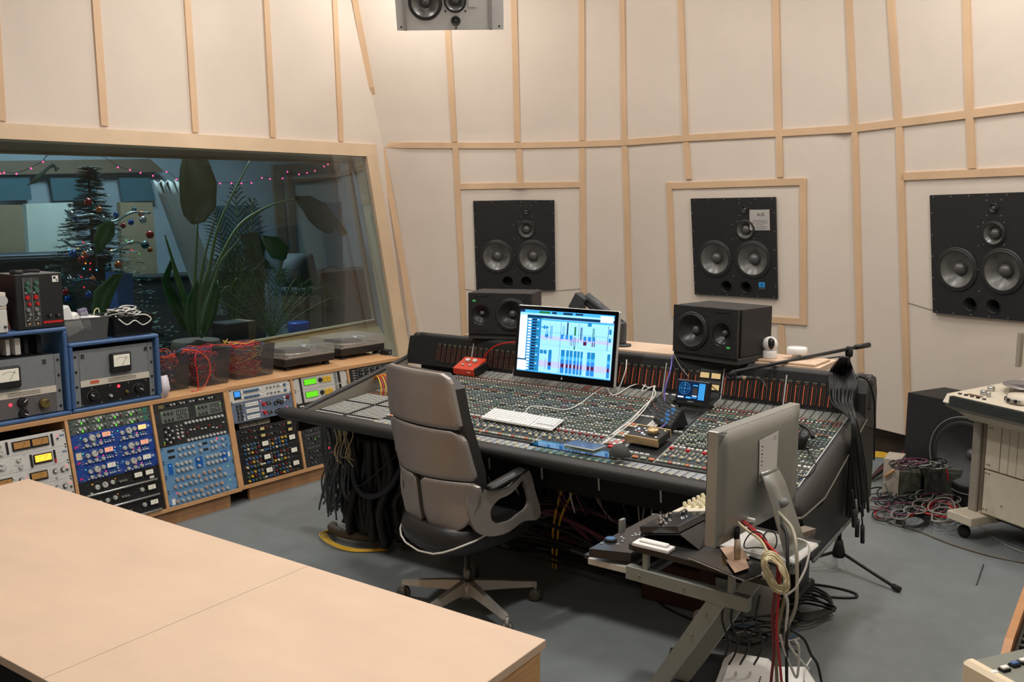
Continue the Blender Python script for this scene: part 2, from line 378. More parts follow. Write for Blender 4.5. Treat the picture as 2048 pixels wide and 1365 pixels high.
def flush(px,label,badge=False):
    mx,W,Hh=mframe(px,.75); t=thing('wall_speaker',label,'speaker',mx,'flush studio speakers')
    k=W/.75; g=Hh/.84
    big=[(.205*k,.325*g),(.545*k,.325*g)]; rb=.158*k
    circ=[(x,z,rb*.99) for x,z in big]+[(.487*k,.575*g,.078*k),(.49*k,.745*g,.026*k),(.30*k,.085*g,.052*k),(.475*k,.085*g,.052*k)]
    plate(W,Hh,circ,.02,BLKC,'baffle',t)
    b=MB(); b.box((W/2,.11,Hh/2),(W,.02,Hh),BLKM); b.build('cabinet_back',t)
    for x,z in big: driver(t,x,z,rb,y=-.02)
    driver(t,.487*k,.575*g,.085*k,'midrange_driver',y=-.02,dome=.46,depth=.35)
    driver(t,.49*k,.745*g,.032*k,'tweeter',y=-.02,dome=.6)
    for x in (.30*k,.475*k):
        b=MB(); b.lathe([(.054*k,0),(.054*k,.004),(.05*k,.004),(.048*k,-.09),(.0001,-.09)],BLKM,T(x,-.02,.085*g)@FACE,24,caps=False); b.build('bass_port',t)
    for i in range(6):
        for z in(.012,Hh-.012): screw(t,.03+i*(W-.06)/5,z)
    for i in range(5):
        for x in(.012,W-.012): screw(t,x,.1+i*(Hh-.22)/4)
    for z in (.18,.33,.49,.62): screw(t,.372*k,z*g)
    for dx,dz in((-.07,-.07),(.07,-.07),(-.07,.07),(.07,.07)):
        screw(t,.487*k+dx,.575*g+dz); screw(t,.49*k+dx*.7,.745*g+dz*.7)
    CUTTERS.append((mx,W,Hh))
    if badge:
        p=thing('nameplate','x','x',T(.61*k,-.021,.635*g)); p.parent=t
        bpy.data.objects.remove(p)
        b=MB(); b.box((.615*k,-.0225,.655*g),(.17,.004,.165),mat('plate_grey',(196,192,188),.35,.3),bev=.0018)
        for i,(w_) in enumerate((.12,.13,.07,.13,.10)): b.box((.615*k,-.0250,.650*g-.016*i),(w_,.0012,.0028),DGREY)
        pl=b.build('nameplate',t); pl['label']='square silver nameplate with dark logo'
        text('AUS',.034,BLKM,pl,T(.625*k,-.0250,.70*g)@RX(PI/2),'logo')
        b=MB(); b.box((.622*k,-.0225,.105*g),(.055,.004,.06),DGREY); b.box((.622*k,-.0255,.115*g),(.05,.003,.04),mat('sticker_blue',(40,150,215),.4)); b.lathe([(.012,0),(.012,.002)],BLU,T(.622*k,-.027,.115*g)@FACE,14)
        b.build('blue_badge',t)
    return t
flush([(948,402),(1110,400),(1110,581),(953,580)],'square black wall speaker with two woofers above the left desk monitor, nearest the window')
flush([(1385,397),(1554,394),(1556,597),(1391,588)],'black wall speaker with silver nameplate, inside the wooden batten frame',True)
flush([(1862,390),(2066,384),(2072,644),(1872,625)],'black wall speaker at the right end, cut by the photo edge above the bass cabinet')
# hanging grey speaker near the ceiling
Q=aty(795,60,6.7); Q2=aty(1007,58,6.7); X=(Q2-Q).normalized(); ty=rad(-24); Y=V((0,math.cos(ty),-math.sin(ty))); Y=(Y-X*Y.dot(X)).normalized(); Zv=X.cross(Y)
mx=frame(Q,X,Y,Zv); W=(Q2-Q).length; HG=mat('hung_grey',(186,183,179),.5,var=.05)
t=thing('ceiling_speaker','grey hung loudspeaker with three exposed drivers at top of back wall','speaker',mx)
b=MB(); b.box((W/2,.23,.31),(W,.42,.62),HG); b.build('cabinet',t)
plate(W,.62,[(.21,.19,.115),(.42,.20,.075),(.42,.065,.03)],.02,HG,'baffle',t)
for x in(.06,W-.09): 
    b=MB(); b.box((x,-.024,.31),(.022,.008,.62),mat('hung_grey_dark',(140,136,132),.6)); b.build('bracket',t)
driver(t,.19+.02,.19,.12,y=-.02); driver(t,.42,.20,.08,'midrange_driver',y=-.02,dome=.4); driver(t,.42,.065,.034,'tweeter',y=-.02,dome=.5)
b=MB(); b.box((.54,-.022,.19),(.06,.004,.07),HG,bev=.0015); b.build('cover_plate',t)
for x,z in((.03,.025),(W-.03,.025),(.42,.015),(.35,.13),(.49,.13),(.35,.27),(.49,.27)): screw(t,x,z,me=SCB)
for x in (.1,W-.1):
    b=MB(); q=mx@V((x,.25,.6)); b.tube([q,V((q.x,q.y,ZTOP))],.012,DGREY); b.v=[tuple(mx.inverted()@V(p)) for p in b.v]; b.build('hanging_rod',t)
# openings for the flush speakers are cut through the wall
wo_=wb.build('wall_tmp'); cts=[]
for mx_,W_,H_ in CUTTERS:
    c=MB(); c.box((W_/2,.05,H_/2),(W_-.004,.6,H_-.004),WALL); c=c.build('cut',mx=mx_); cts.append(c)
    md=wo_.modifiers.new('b','BOOLEAN'); md.operation='DIFFERENCE'; md.object=c; md.solver='EXACT'
dg=bpy.context.evaluated_depsgraph_get(); dg.update(); me=bpy.data.meshes.new_from_object(wo_.evaluated_get(dg))
bpy.data.objects.remove(wo_)
for c in cts: bpy.data.objects.remove(c)
me.name='wall_back'; wall_back=link('wall_back',me); wall_back['kind']='structure'
# ================================================================= LEFT RACK BANK
PITCH=.5096; LEAN=.1224; ZT_R=.7212; RH=.622; ZB=ZT_R-math.sqrt(RH**2-LEAN**2); U1=.04445
def rackframe(x,y,th):
    X=V((math.cos(th),math.sin(th),0)); n=V((math.sin(th),-math.cos(th),0))   # n: towards the room
    Z=(V((0,0,ZT_R-ZB))-n*LEAN).normalized(); Y=Z.cross(X); return frame(V((x,y,ZB)),X,Y,Z),X,n
FA,XA,NA=rackframe(-2.0505,5.1867,.9217); FB,XB,NB=rackframe(-1.7384,5.6265,.9068)
CD=1.0   # counter depth
def cabinet(F0,X,n,s0,ndiv,label,end):
    """s: divider positions along X (centres). world-upright base at F0 origin"""
    o=F0.translation; mx0=frame(V((o.x,o.y,0)),X,-n,V((0,0,1))); t=thing('rack_cabinet',label,'cabinet',mx0,'studio rack cabinets')
    inv=mx0.inverted()@F0
    L=s0+PITCH*0; th=.0180
    for k in ndiv:
        b=MB(); b.box((k*PITCH,.20,RH/2),(th if k not in end else .022,.42,RH+.004),OAK,inv,bev=.001); b.build('side_panel' if k in (ndiv[0],ndiv[-1]) else 'divider',t)
    x0=ndiv[0]*PITCH-.011; x1=ndiv[-1]*PITCH+.011
    b=MB(); b.box(((x0+x1)/2,.21,-.012),(x1-x0,.44,.024),OAK,inv,bev=.0012); b.build('bottom_board',t)
    b=MB(); b.box(((x0+x1)/2,LEAN-.012+CD/2,ZT_R+.0145),(x1-x0+.004,CD,.025),OAK,bev=.0015); b.build('counter_top',t)
    b=MB(); b.box(((x0+x1)/2,.03+LEAN+.38,ZT_R/2),(x1-x0,.012,ZT_R-.002),DARKWOOD); b.build('back_board',t)
    b=MB(); b.box(((x0+x1)/2-(.03 if 0 in ndiv and ndiv[0]<0 else -.03),.021,(ZB-.034)/2),(x1-x0-.09,.022,ZB-.034),OAKD); b.build('plinth',t)
    return t
cabA=cabinet(FA,XA,NA,0,[-2,-1,0,1],'wooden rack cabinet nearest the camera, with blue and silver audio units',(-2,1))
cabB=cabinet(FB,XB,NB,0,[0,1,2,3],'wooden rack cabinet beyond it, running behind the console toward the corner',(0,3))
# ---- rack hardware
KN={}
def knobmesh(r,h,m,top=None,flat=False,pointer=True,n=14):
    k=(round(r,4),round(h,4),m.name,top.name if top else '',pointer)
    if k in KN: return KN[k]
    b=MB(); b.lathe([(r,0),(r*.97,h*.55),(r*.86,h*.8),(r*.82,h)],m,None,n)
    if top: b.lathe([(r*.72,h),(r*.70,h+.0006)],top,None,n)
    if pointer: b.box((0,r*.45,h+.0008),(r*.16,r*.75,.001),BLKM if m not in (BLK,BLKM,DGREY,PANELD) else WHT)
    KN[k]=b.mesh('knob'); return KN[k]
BX={}
def boxmesh(w,d,h,m,bev=.0006,name='button'):
    k=(round(w,4),round(d,4),round(h,4),m.name,name)
    if k not in BX: b=MB(); b.box((0,0,0),(w,d,h),m,bev=bev); BX[k]=b.mesh(name)
    return BX[k]
MFACE=mat('meter_face_white',(226,222,205),.4,em=.12); MAMB=mat('meter_face_amber',(255,170,50),.4,em=1.6); MDIM=mat('meter_face_dim',(176,130,70),.4); MPNK=mat('meter_face_pink',(240,170,140),.4,em=.35); MGLO=mat('meter_face_glow',(255,186,120),.4,em=1.1)
def meter(p,x,z,w,h,face,y=0,body=BLKM,name='vu_meter'):
    b=MB(); b.box((x,y-.004,z),(w+.012,.010,h+.010),body,bev=.002); b.box((x,y-.0095,z+.002),(w,.002,h*.84),face)
    k=w*.4; b.tube([(x+math.cos(a)*k*.9,y-.0108,z-h*.28+math.sin(a)*k*.75) for a in [PI*(.2+.6*i/8) for i in range(9)]],.0005,DGREY,4)
    o=b.build(name,p)
    b=MB(); b.tube([(x,y-.0112,z-h*.3),(x+w*.22,y-.0112,z+h*.3)],.0006,BLKM,4); b.build('needle',o); return o
def led(p,x,z,m,r=.0026,y=0):
    k=('led',round(r,4),m.name)
    if k not in KN: b=MB(); b.lathe([(r,0),(r*.9,.0022),(r*.5,.0036),(.00001,.004)],m,None,10); KN[k]=b.mesh('indicator_light')
    return link('indicator_light',KN[k],p,T(x,y,z)@FACE)
def knob(p,x,z,r,m,h=.012,top=None,rot=None,y=0,pointer=True):
    r*=1.12
    return link('knob',knobmesh(r,h,m,top,pointer=pointer),p,T(x,y,z)@FACE@RZ(R.uniform(-2.2,2.2) if rot is None else rot))
def btn(p,x,z,w,h,m,y=0,d=.006): return link('button',boxmesh(w,d,h,m),p,T(x,y-d/2,z))
UNITN=[0]
def unit(F0,bay,u0,nu,label,face,name='rack_unit',group=None,depth=.28,ears=BLK,w=.4826,prt=None,cat='audio unit'):
    """bay: index of the bay's left divider; u0: bottom in rack units"""
    mx=F0@T((bay+.5)*PITCH-.4826/2,0.0,u0*U1)
    t=thing(name,label,cat,mx,group)
    h=nu*U1-.0012
    b=MB(); b.box((.4826/2,-.0015,nu*U1/2),(.4826,.003,h),face,bev=.0008)
    if prt: # faint printed legends belong to the panel
        for _ in range(prt[0]):
            b.box((R.uniform(.03,.45),-.0034,R.uniform(.006,h-.006)),(R.uniform(.006,.02),.0006,.0009),prt[1])
    b.build('faceplate',t)
    b=MB(); b.box((.4826/2,depth/2,nu*U1/2),(.44,depth,h-.002),BLKM); b.build('chassis',t)
    for x in (.008,.4746):
        for z in ((nu*U1/2,) if nu==1 else (.008,nu*U1-.008)): link('screw',knobmesh(.0042,.003,ears,pointer=False,n=8),t,T(x,-.003,z)@FACE)
    return t,h
# --- bay 0 (-2): silver limiters
g='silver limiters in the first rack bay'
LP_=dict(prt=(26,DGREY))
t,h=unit(FA,-2,11,2,'silver limiter with two amber meters side by side, topmost in first rack bay',SILP,'limiter',g,prt=(26,DGREY))
for x in(.248,.343): meter(t,x,.046,.082,.040,MDIM,-.003)
for x in(.176,.409): 
    b=MB(); b.box((x,-.005,.044),(.011,.006,.066),BLKM,bev=.001); b.build('slot_switch',t)
for x,z in((.137,.062),(.143,.024),(.06,.045)): knob(t,x,z,.0125,ALU,y=-.003)
led(t,.437,.06,LEDR,y=-.003); knob(t,.438,.045,.004,BLK,y=-.003); btn(t,.464,.058,.026,.012,mat('label_blue',(110,130,150),.5),y=-.003,d=.001); knob(t,.105,.04,.005,REDK,y=-.003)
t,h=unit(FA,-2,9,2,'silver limiter with one brightly lit amber meter, second from top',SILP,'limiter',g,prt=(26,DGREY))
meter(t,.345,.046,.085,.042,MAMB,-.003)
for x in(.285,.409):
    b=MB(); b.box((x,-.005,.044),(.011,.006,.066),BLKM,bev=.001); b.box((x,-.0085,.018),(.009,.004,.02),RED if x>.4 else BLKM); b.build('slot_switch',t)
for x,z,r in((.137,.044,.019),(.222,.062,.0115),(.228,.024,.0115),(.05,.044,.019)): knob(t,x,z,r,ALU,y=-.003)
btn(t,.464,.058,.026,.012,MATS['label_blue'],y=-.003,d=.001)
t,h=unit(FA,-2,7,2,'silver leveller with one dim meter and black-skirted knobs, third from top',SILP,'limiter',g,prt=(26,DGREY))
for x in(.31,.13): meter(t,x,.046,.08,.038,MDIM,-.003)
for x,z in((.398,.052),(.44,.052),(.178,.044),(.22,.044),(.05,.05)): knob(t,x,z,.012,DGREY,top=ALU,y=-.003)
led(t,.462,.066,LEDR,y=-.003); led(t,.25,.052,LEDR,y=-.003); knob(t,.40,.018,.005,ALU,y=-.003); knob(t,.462,.046,.005,BLK,y=-.003)
t,h=unit(FA,-2,5,2,'silver leveller lowest in first rack bay, half hidden behind the plywood desk',SILP,'limiter',g,prt=(26,DGREY))
meter(t,.31,.046,.08,.038,MDIM,-.003)
for x,z in((.438,.05),(.395,.05),(.35,.03)): knob(t,x,z,.012,DGREY,top=ALU,y=-.003)
led(t,.468,.062,LEDR,y=-.003); knob(t,.468,.04,.005,DGREY,y=-.003)
# --- bay -1: preamp pair, blue compressors, black units
SG=mat('sage_panel',(72,84,78),.5,var=.1); TL=mat('teal_panel',(40,110,95),.5)
for k,(u,lab) in enumerate(((13,'sage-grey preamp strip with silver knobs, topmost in second rack bay'),(12,'sage-grey preamp strip with silver knobs, directly under the topmost one'))):
    t,h=unit(FA,-1,u,1,lab,SG,'preamp_unit','sage preamp strips',prt=(60,LGREY))
    for c in range(4):
        x0=.045+c*.098
        b=MB(); b.box((x0+.046,-.0036,U1/2),(.0012,.0008,U1*.8),DGREY); b.build('divider_line',t)
        knob(t,x0+.012,.026,.0085,ALU,y=-.003,rot=.5); knob(t,x0+.037,.026,.0085,ALU,y=-.003); knob(t,x0-.004,.012,.004,WHT,y=-.003)
        b=MB(); b.box((x0+.026,-.006,.013),(.005,.006,.012),LEDG,bev=.001); b.build('lit_button',t)
        knob(t,x0+.058,.03,.0035,ALU,y=-.003); knob(t,x0+.061,.014,.0045,BLK if c!=2 else REDK,y=-.003)
    btn(t,.452,.022,.022,.03,TL,y=-.003,d=.002)
    led(t,.424,.03,LEDG,y=-.003)
BL=mat('royal_blue_panel',(22,62,140),.4,var=.08,vscale=30)
labs=['royal blue dual compressor with glowing meters, upper of three','royal blue dual compressor with beige tape strip on its left, middle of three','royal blue dual compressor lowest of three, above the black units']
for k in range(3):
    t,h=unit(FA,-1,10-2*k,2,labs[k],BL,'compressor','blue dual compressors',prt=(80,LGREY))
    for c in range(2):
        x0=.03+c*.218
        knob(t,x0+.045,.050,.0115,ALU,y=-.003); knob(t,x0+.085,.055,.0175,ALU,h=.016,y=-.003,pointer=True); knob(t,x0+.122,.060,.0115,ALU,y=-.003)
        for j in range(3): knob(t,x0+.048+.040*j,.018,.0100,ALU,h=.015,y=-.003); knob(t,x0+.028+.040*j,.010,.0036,WHT,y=-.003)
        meter(t,x0+.167,.060,.048,.030,(MPNK,MGLO)[c] if k==0 else MPNK if k<2 else MFACE,-.003,body=BL)
        for j in range(3): knob(t,x0+.155+.014*j,.018,.0036,WHT,y=-.003); led(t,x0+.155+.014*j,.030,(LEDG if j==k else MFACE) ,r=.0018,y=-.003)
        led(t,x0+.022,.066,LEDT,y=-.003); led(t,x0+.135,.034,LEDM,y=-.003,r=.003); led(t,x0+.100,.034,LEDG if k<1 else LEDM,y=-.003,r=.002)
    for j,z in enumerate((.066,.05,.036,.02)): knob(t,.234,z,.0036,WHT,y=-.003) if j!=1 else led(t,.234,z,LEDB if k<2 else LEDG,y=-.003)
    btn(t,.457,.062,.020,.014,mat('crest_grey',(150,165,190),.5),y=-.003,d=.001)
    b=MB(); b.add([(.010,-.0035,.012),(.034,-.0035,.016),(.034,-.0035,.02),(.016,-.0035,.028)],[(0,1,2,3)],mat('magenta_mark',(200,30,110),.5)); b.build('magenta_badge',t)
    if k==1: btn(t,.028,.056,.032,.04,mat('masking_tape',(206,196,170),.9),y=-.003,d=.001)
bl_=['black valve unit with two white meters and silver handle bar, upper of three','black valve unit with one white meter, middle of three','black valve unit with one white meter resting on the bottom board']
for k in range(3):
    t,h=unit(FA,-1,4-2*k,2,bl_[k],BLK,'valve_unit','black valve units with silver handle bars',prt=(24,GREY))
    b=MB(); b.tube([(.03,-.002,.010),(.03,-.022,.010),(.45,-.022,.010),(.45,-.002,.010)],.0058,SIL,8); b.build('handle_bar',t)
    meter(t,.415,.058,.046,.030,MFACE,-.003)
    if k==0: meter(t,.345,.058,.046,.030,MFACE,-.003)
    else: knob(t,.355,.058,.012,ALU,y=-.003)
    knob(t,.10,.044,.0135,ALU,y=-.003); knob(t,.145,.048,.016 if k!=1 else .012,ALU,y=-.003); knob(t,.19,.052,.012,ALU,y=-.003)
    if k==1: knob(t,.06,.040,.018,ALU,y=-.003,top=CREAM)
    for j in range(3): knob(t,.232+.017*j,.046,.0062,SIL,y=-.003,h=.016,pointer=False)
    led(t,.075,.066,LEDO if k!=1 else LEDG,y=-.003,r=.003); led(t,.21,.068,LEDO,y=-.003,r=.002); knob(t,.06,.018,.006,ALU,y=-.003) if k==0 else None
    if k==0: btn(t,.43,.028,.028,.016,PAPER,y=-.003,d=.001)
# --- bay 0: mixer strip, dual grey-green, black fader unit, light blue units
t,h=unit(FA,0,13,1,'narrow black line mixer with a row of small knobs, topmost in third rack bay',PANELD,'line_mixer',prt=(30,GREY))
btn(t,.05,.022,.035,.02,mat('olive_label',(110,100,50),.6),y=-.003,d=.001)
for c in range(16): knob(t,.09+c*.022,.024,.0055,LGREY if c%3 else BLK,y=-.003,pointer=False); 
GG=mat('grey_green_panel',(98,106,98),.5,var=.06)
t,h=unit(FA,0,11,2,'black processor with two grey-green panels, above the unit of tall sliders',PANELD,'processor',prt=(20,GREY))
for c in range(2):
    x0=.035+c*.235
    b=MB(); b.box((x0+.095,-.004,.046),(.185,.003,.074),GG,bev=.0008); b.build('sub_panel',t)
    for i in range(3):
        for z in(.066,.026): knob(t,x0+.03+i*.024,z,.0075,DGREY,y=-.0055)
    for i in range(6):
        b=MB(); b.box((x0+.11+i*.0125,-.0062,.046),(.0045,.001,.06),BLKM); b.build('slider_slot',t)
        link('slider',boxmesh(.007,.008,.004,LGREY if i%2 else GREY,name='slider'),t,T(x0+.11+i*.0125,-.0095,R.uniform(.03,.066)))
    led(t,x0+.012,.072,LEDG,y=-.0055,r=.002)
led(t,.452,.066,LEDG,y=-.003,r=.004)
t,h=unit(FA,0,8,3,'black mixer with long vertical sliders between two rows of knobs',PANELD,'mixer_unit',prt=(40,GREY))
for c in range(11):
    x=.19+c*.026
    knob(t,x,.12,.0085,LGREY,y=-.003,pointer=False); knob(t,x,.014,.0085,LGREY,y=-.003,pointer=False)
    b=MB(); b.box((x,-.0036,.066),(.005,.001,.072),BLKM); b.build('slider_slot',t)
    link('slider',boxmesh(.012,.008,.006,WHT if c%3 else RED,name='slider'),t,T(x,-.008,R.uniform(.04,.085)))
for i in range(3):
    for j in range(5): knob(t,.05+i*.022,.112-j*.022,.006,LGREY if (i+j)%2 else BLK,y=-.003,pointer=False)
for i in range(2):
    for j in range(4): knob(t,.126+i*.03,.112-j*.022,.0075 if j>1 else .005,LGREY,y=-.003,pointer=False)
led(t,.035,.03,LEDG,y=-.003,r=.003); led(t,.035,.018,LEDO,y=-.003,r=.002); led(t,.14,.034,LEDR,y=-.003,r=.002)
PB=mat('powder_blue_panel',(94,138,176),.45,var=.05,vscale=20)
plab=['powder blue equaliser with small displays, highest of the four blue units','powder blue unit with darker blue inlays, second of four','powder blue unit with two staggered knob rows, third of four','powder blue unit with a white tag, lowest of the four']
for k in range(4):
    t,h=unit(FA,0,6-2*k,2,plab[k],PB,'equaliser','powder blue equalisers',prt=(80,LGREY),ears=BLK)
    if k==0:
        for z in(.062,.024):
            btn(t,.065,z,.045,.016,BLKM,y=-.003,d=.002)
            for i in range(4): knob(t,.12+i*.032,z,.0092,LGREY,y=-.003)
            knob(t,.262,z,.0092,LGREY,y=-.003); btn(t,.30,z,.035,.014,BLKM,y=-.003,d=.002)
            for i in range(2): knob(t,.345+i*.028,z,.0092,LGREY,y=-.003)
            knob(t,.425,z,.009,LGREY,y=-.003); btn(t,.45,z,.01,.01,BLU,y=-.003)
        led(t,.39,.075,LEDR,y=-.003,r=.005); led(t,.40,.034,LEDR,y=-.003,r=.002)
    elif k==1:
        for x in(.045,.24,.42): 
            b=MB(); b.box((x,-.0035,.044),(.05 if x!=.045 else .03,.001,.07),mat('inlay_blue',(24,92,170),.4)); b.build('blue_inlay',t)
        for z in(.062,.024):
            for i in range(4): knob(t,.09+i*.03,z,.0105,LGREY,y=-.003); knob(t,.30+i*.03,z,.0105,LGREY,y=-.003)
            knob(t,.235,z,.009,LGREY,y=-.003); knob(t,.42,z,.009,LGREY,y=-.003)
        led(t,.045,.064,LEDB,y=-.003); btn(t,.457,.05,.014,.03,PAPER,y=-.003,d=.001)
    else:
        for i in range(9): knob(t,.075+i*.037-(.03 if False else 0),.062 if i!=4 else .05,.0105,mat('knob_beige',(178,160,146),.45),y=-.003)
        for i in range(11): knob(t,.055+i*.035,.022,.0092,MATS['knob_beige'] if i%3==0 else LGREY,y=-.003)
        led(t,.435,.066,LEDG,y=-.003,r=.003)
        if k==3: led(t,.06,.072,LEDR,y=-.003,r=.003); btn(t,.032,.026,.022,.036,PAPER,y=-.003,d=.001)
# --- cabinet B bay 0
t,h=unit(FB,0,12,2,'silver channel strip with small blue screen, top left of far cabinet',SILP,'channel_strip',prt=(30,GREY))
b=MB(); b.box((.058,-.005,.048),(.052,.006,.055),BLKM,bev=.001); b.box((.056,-.0085,.054),(.042,.001,.036),mat('screen_blue',(30,120,200),em=1.)); b.tube([(.04,-.0095,.05),(.05,-.0095,.062),(.06,-.0095,.046),(.074,-.0095,.064)],.0007,WHT,4); b.build('display',t)
for z in(.062,.024):
    for i in range(6): knob(t,.115+i*.02,z,.0078,BLUK,y=-.003)
    btn(t,.09,z,.012,.011,WHT,y=-.003); btn(t,.24,z,.011,.011,WHT,y=-.003)
    for i in range(4): knob(t,.29+i*.03,z,.0045+.001*(i%2),GREY,y=-.003)
    btn(t,.405,z,.012,.011,WHT,y=-.003); knob(t,.435,z,.009,BLUK,y=-.003)
SB=mat('slate_blue_panel',(96,110,130),.45,var=.05)
t,h=unit(FB,0,9,3,'slate blue unit with white button grid, under the silver strip',SB,'button_unit',prt=(40,LGREY))
for j in range(8):
    for i in range(7):
        if j in(2,5): continue
        btn(t,.112+i*.0145,.018+j*.0138,.0125,.011,WHT,y=-.003,d=.004)
for j in range(5):
    for i in range(2): knob(t,.045+i*.026,.026+j*.022,.0082,DGREY,y=-.003)
btn(t,.075,.118,.010,.010,WHT,y=-.003); btn(t,.082,.045,.010,.01,WHT,y=-.003); btn(t,.082,.02,.010,.022,WHT,y=-.003)
for q in(0,1):
    z=.100-q*.062
    for x,r,m in((.245,.011,RED),(.275,.011,DGREY),(.30,.009,DGREY),(.34,.0115,BLK),(.365,.0115,BLK),(.39,.012,BLK)): knob(t,x,z-.012+R.uniform(-.008,.012),r,m,y=-.003)
    led(t,.228,z+.016,LEDM,y=-.003,r=.003); led(t,.262,z-.014,LEDM,y=-.003,r=.003)
knob(t,.447,.11,.012,REDK,y=-.003); led(t,.432,.04,LEDM,y=-.003,r=.004); btn(t,.418,.112,.012,.012,WHT,y=-.003); btn(t,.418,.092,.012,.008,WHT,y=-.003)
for i in range(3):
    b=MB(); x=.04+i*.06; b.tube([(x,.02,.0),(x+.01,.0,-.012),(x+.03,.02,-.04)],.0022,BLKM,5); b.build('cable',t)
# open slot showing beige back
b=MB(); b.box((.19,.05,.022),(.24,.01,.038),mat('beige_card',(150,145,135),.8)); o=b.build('cardboard',mx=FB@T(.5*PITCH-.2413,0,8*U1)); tag(o,'beige panel filling the open slot below the slate blue unit','cardboard')
for k,lab in ((7,'thin black unit with small yellow meters, just under the open slot'),(6,'thin black unit with small yellow meters, second below the open slot')):
    t,h=unit(FB,0,k,1,lab,BLK,'meter_unit','thin black meter units',prt=(30,GREY))
    for x in(.20,.42): meter(t,x,.022,.030,.020,mat('meter_yellow',(206,190,120),.4,em=.1),-.003)
    for i in range(12):
        x=.04+i*.033
        if abs(x-.2)>.025 and abs(x-.42)>.025: knob(t,x,R.uniform(.014,.03),.006,(BLK,DGREY,REDK,GREY)[i%4],y=-.003)
cl=['busy black compressor with white meters, upper of three in far cabinet','busy black compressor with blue labels, middle of three in far cabinet','busy black compressor standing on the bottom board of far cabinet']
KC=[BLUK,YEL,REDK,GREY,DGREY,BLU,GRN,CREAM]
for k in range(3):
    t,h=unit(FB,0,4-2*k,2,cl[k],BLK,'colour_knob_unit','black compressors with coloured knobs',prt=(90,LGREY))
    for c in range(2):
        x0=.03+c*.22
        meter(t,x0+.175,.056,.046,.034,MFACE,-.003)
        for i in range(5):
            for j in range(3): knob(t,x0+.015+i*.027,.018+j*.026,.0075,R.choice(KC),y=-.003)
        if c==0: btn(t,x0+.185,.018,.034,.012,BLU,y=-.003,d=.002); btn(t,x0+.15,.018,.02,.01,CREAM,y=-.003,d=.002)
        led(t,x0+.15,.036,LEDG if k else LEDR,y=-.003,r=.002)
    for j in range(5): knob(t,.242,.014+j*.015,.003,LGREY,y=-.003)
# --- cabinet B bay 1
DG=mat('delay_grey',(188,186,178),.45,var=.03); LCD=mat('lcd_green',(90,200,20),em=.75)
for k,lab in ((12,'grey digital effects unit with green display, upper of the pair'),(10,'grey digital effects unit with green display, lower of the pair')):
    t,h=unit(FB,1,k,2,lab,DG,'effects_unit','digital effects units',prt=(20,GREY))
    b=MB(); b.box((.060,-.006,.0444),(.012,.012,.085),BLKM,bev=.001); b.build('rack_ear',t)
    b=MB(); b.box((.145,-.004,.05),(.11,.004,.042),BLKM); b.box((.145,-.0063,.05),(.105,.001,.038),LCD); b.build('display',t)
    knob(t,.235,.05,.015,BLK,y=-.003,pointer=False)
    for j in range(2):
        for i in range(4): btn(t,.268+i*.0175+(.004 if i>1 else 0),.06-j*.022,.0155,.018,YEL,y=-.003)
    for x,m in((.375,GREY),(.408,BLKM)):
        b=MB(); b.box((x,-.0045,.046),(.022,.004,.078),m); b.build('disk_slot',t)
t,h=unit(FB,1,9,1,'thin black unit with white push buttons, below the grey effects pair',BLK,'button_strip',prt=(16,GREY))
for i in range(5): knob(t,.12+i*.022,.014,.006,WHT,y=-.003,pointer=False); knob(t,.13+i*.02,.032,.004,REDK if i%2 else GREY,y=-.003)
btn(t,.045,.025,.04,.007,PAPER,y=-.003,d=.001)
dl=['dark dynamics unit partly under the console armrest','dark dynamics unit with silver edge lines beside the cable trunk','dark dynamics unit with green light beside the cable trunk','dark dynamics unit with bright red lights, lowest beside the cable trunk']
for k in range(4):
    n_=(7,5,3,1)[k]
    t,h=unit(FB,1,n_-1 if k==3 else n_,2,dl[k],PANELD,'dynamics_unit','dark dynamics units',prt=(60,GREY)) if k<3 else unit(FB,1,0,3,dl[k],PANELD,'dynamics_unit','dark dynamics units',prt=(70,GREY))
    for z in(.003,h-.004):
        b=MB(); b.box((.24,-.0045,z),(.42,.002,.0022),GREY); b.build('edge_trim',t)
    for i in range(13):
        for j in range(2 if k<3 else 3): knob(t,.05+i*.03,.024+j*.038,.0055,(DGREY,GREY,BLK)[(i+j)%3],y=-.003)
    if k==3:
        for x in(.17,.21,.22): led(t,x,.098,LEDR,y=-.003,r=.006)
        led(t,.205,.075,LEDT,y=-.003,r=.003)
    elif k==2: led(t,.11,.05,LEDG,y=-.003,r=.003)
# --- bay 2
dl=['black modular channel unit with white outlines, top of the bay behind the chair','black modular channel unit, second in the bay behind the chair']
for k in range(2):
    t,h=unit(FB,2,11-3*k,3,dl[k],BLK,'channel_module_unit','black modular units behind the chair',prt=(50,LGREY))
    for i in range(6):
        x=.11+i*.06; b=MB()
        for dx in(-.026,.026): b.box((x+dx,-.0038,.066),(.001,.001,.11),LGREY)
        for dz in(-.055,.055): b.box((x,-.0038,.066+dz),(.052,.001,.001),LGREY)
        b.build('module_outline',t)
        for j in range(4): knob(t,x-.012,.026+j*.026,.007,BLK,y=-.003); knob(t,x+.012,.026+j*.026,.005,GREY,y=-.003)
        led(t,x+.015,.018,(LEDO,LEDR,LEDG)[i%3],y=-.003,r=.003)
    for j in range(6): btn(t,.045,.025+j*.018,.028,.004,LGREY,y=-.003,d=.001)
b=MB(); b.box((.2413,-.0015,8*U1/2),(.4826,.003,8*U1-.002),BLK); o=b.build('blank_panel',mx=FB@T(2.5*PITCH-.2413,0,0)); tag(o,'plain black blanking panel low in the last bay behind the console','panel')
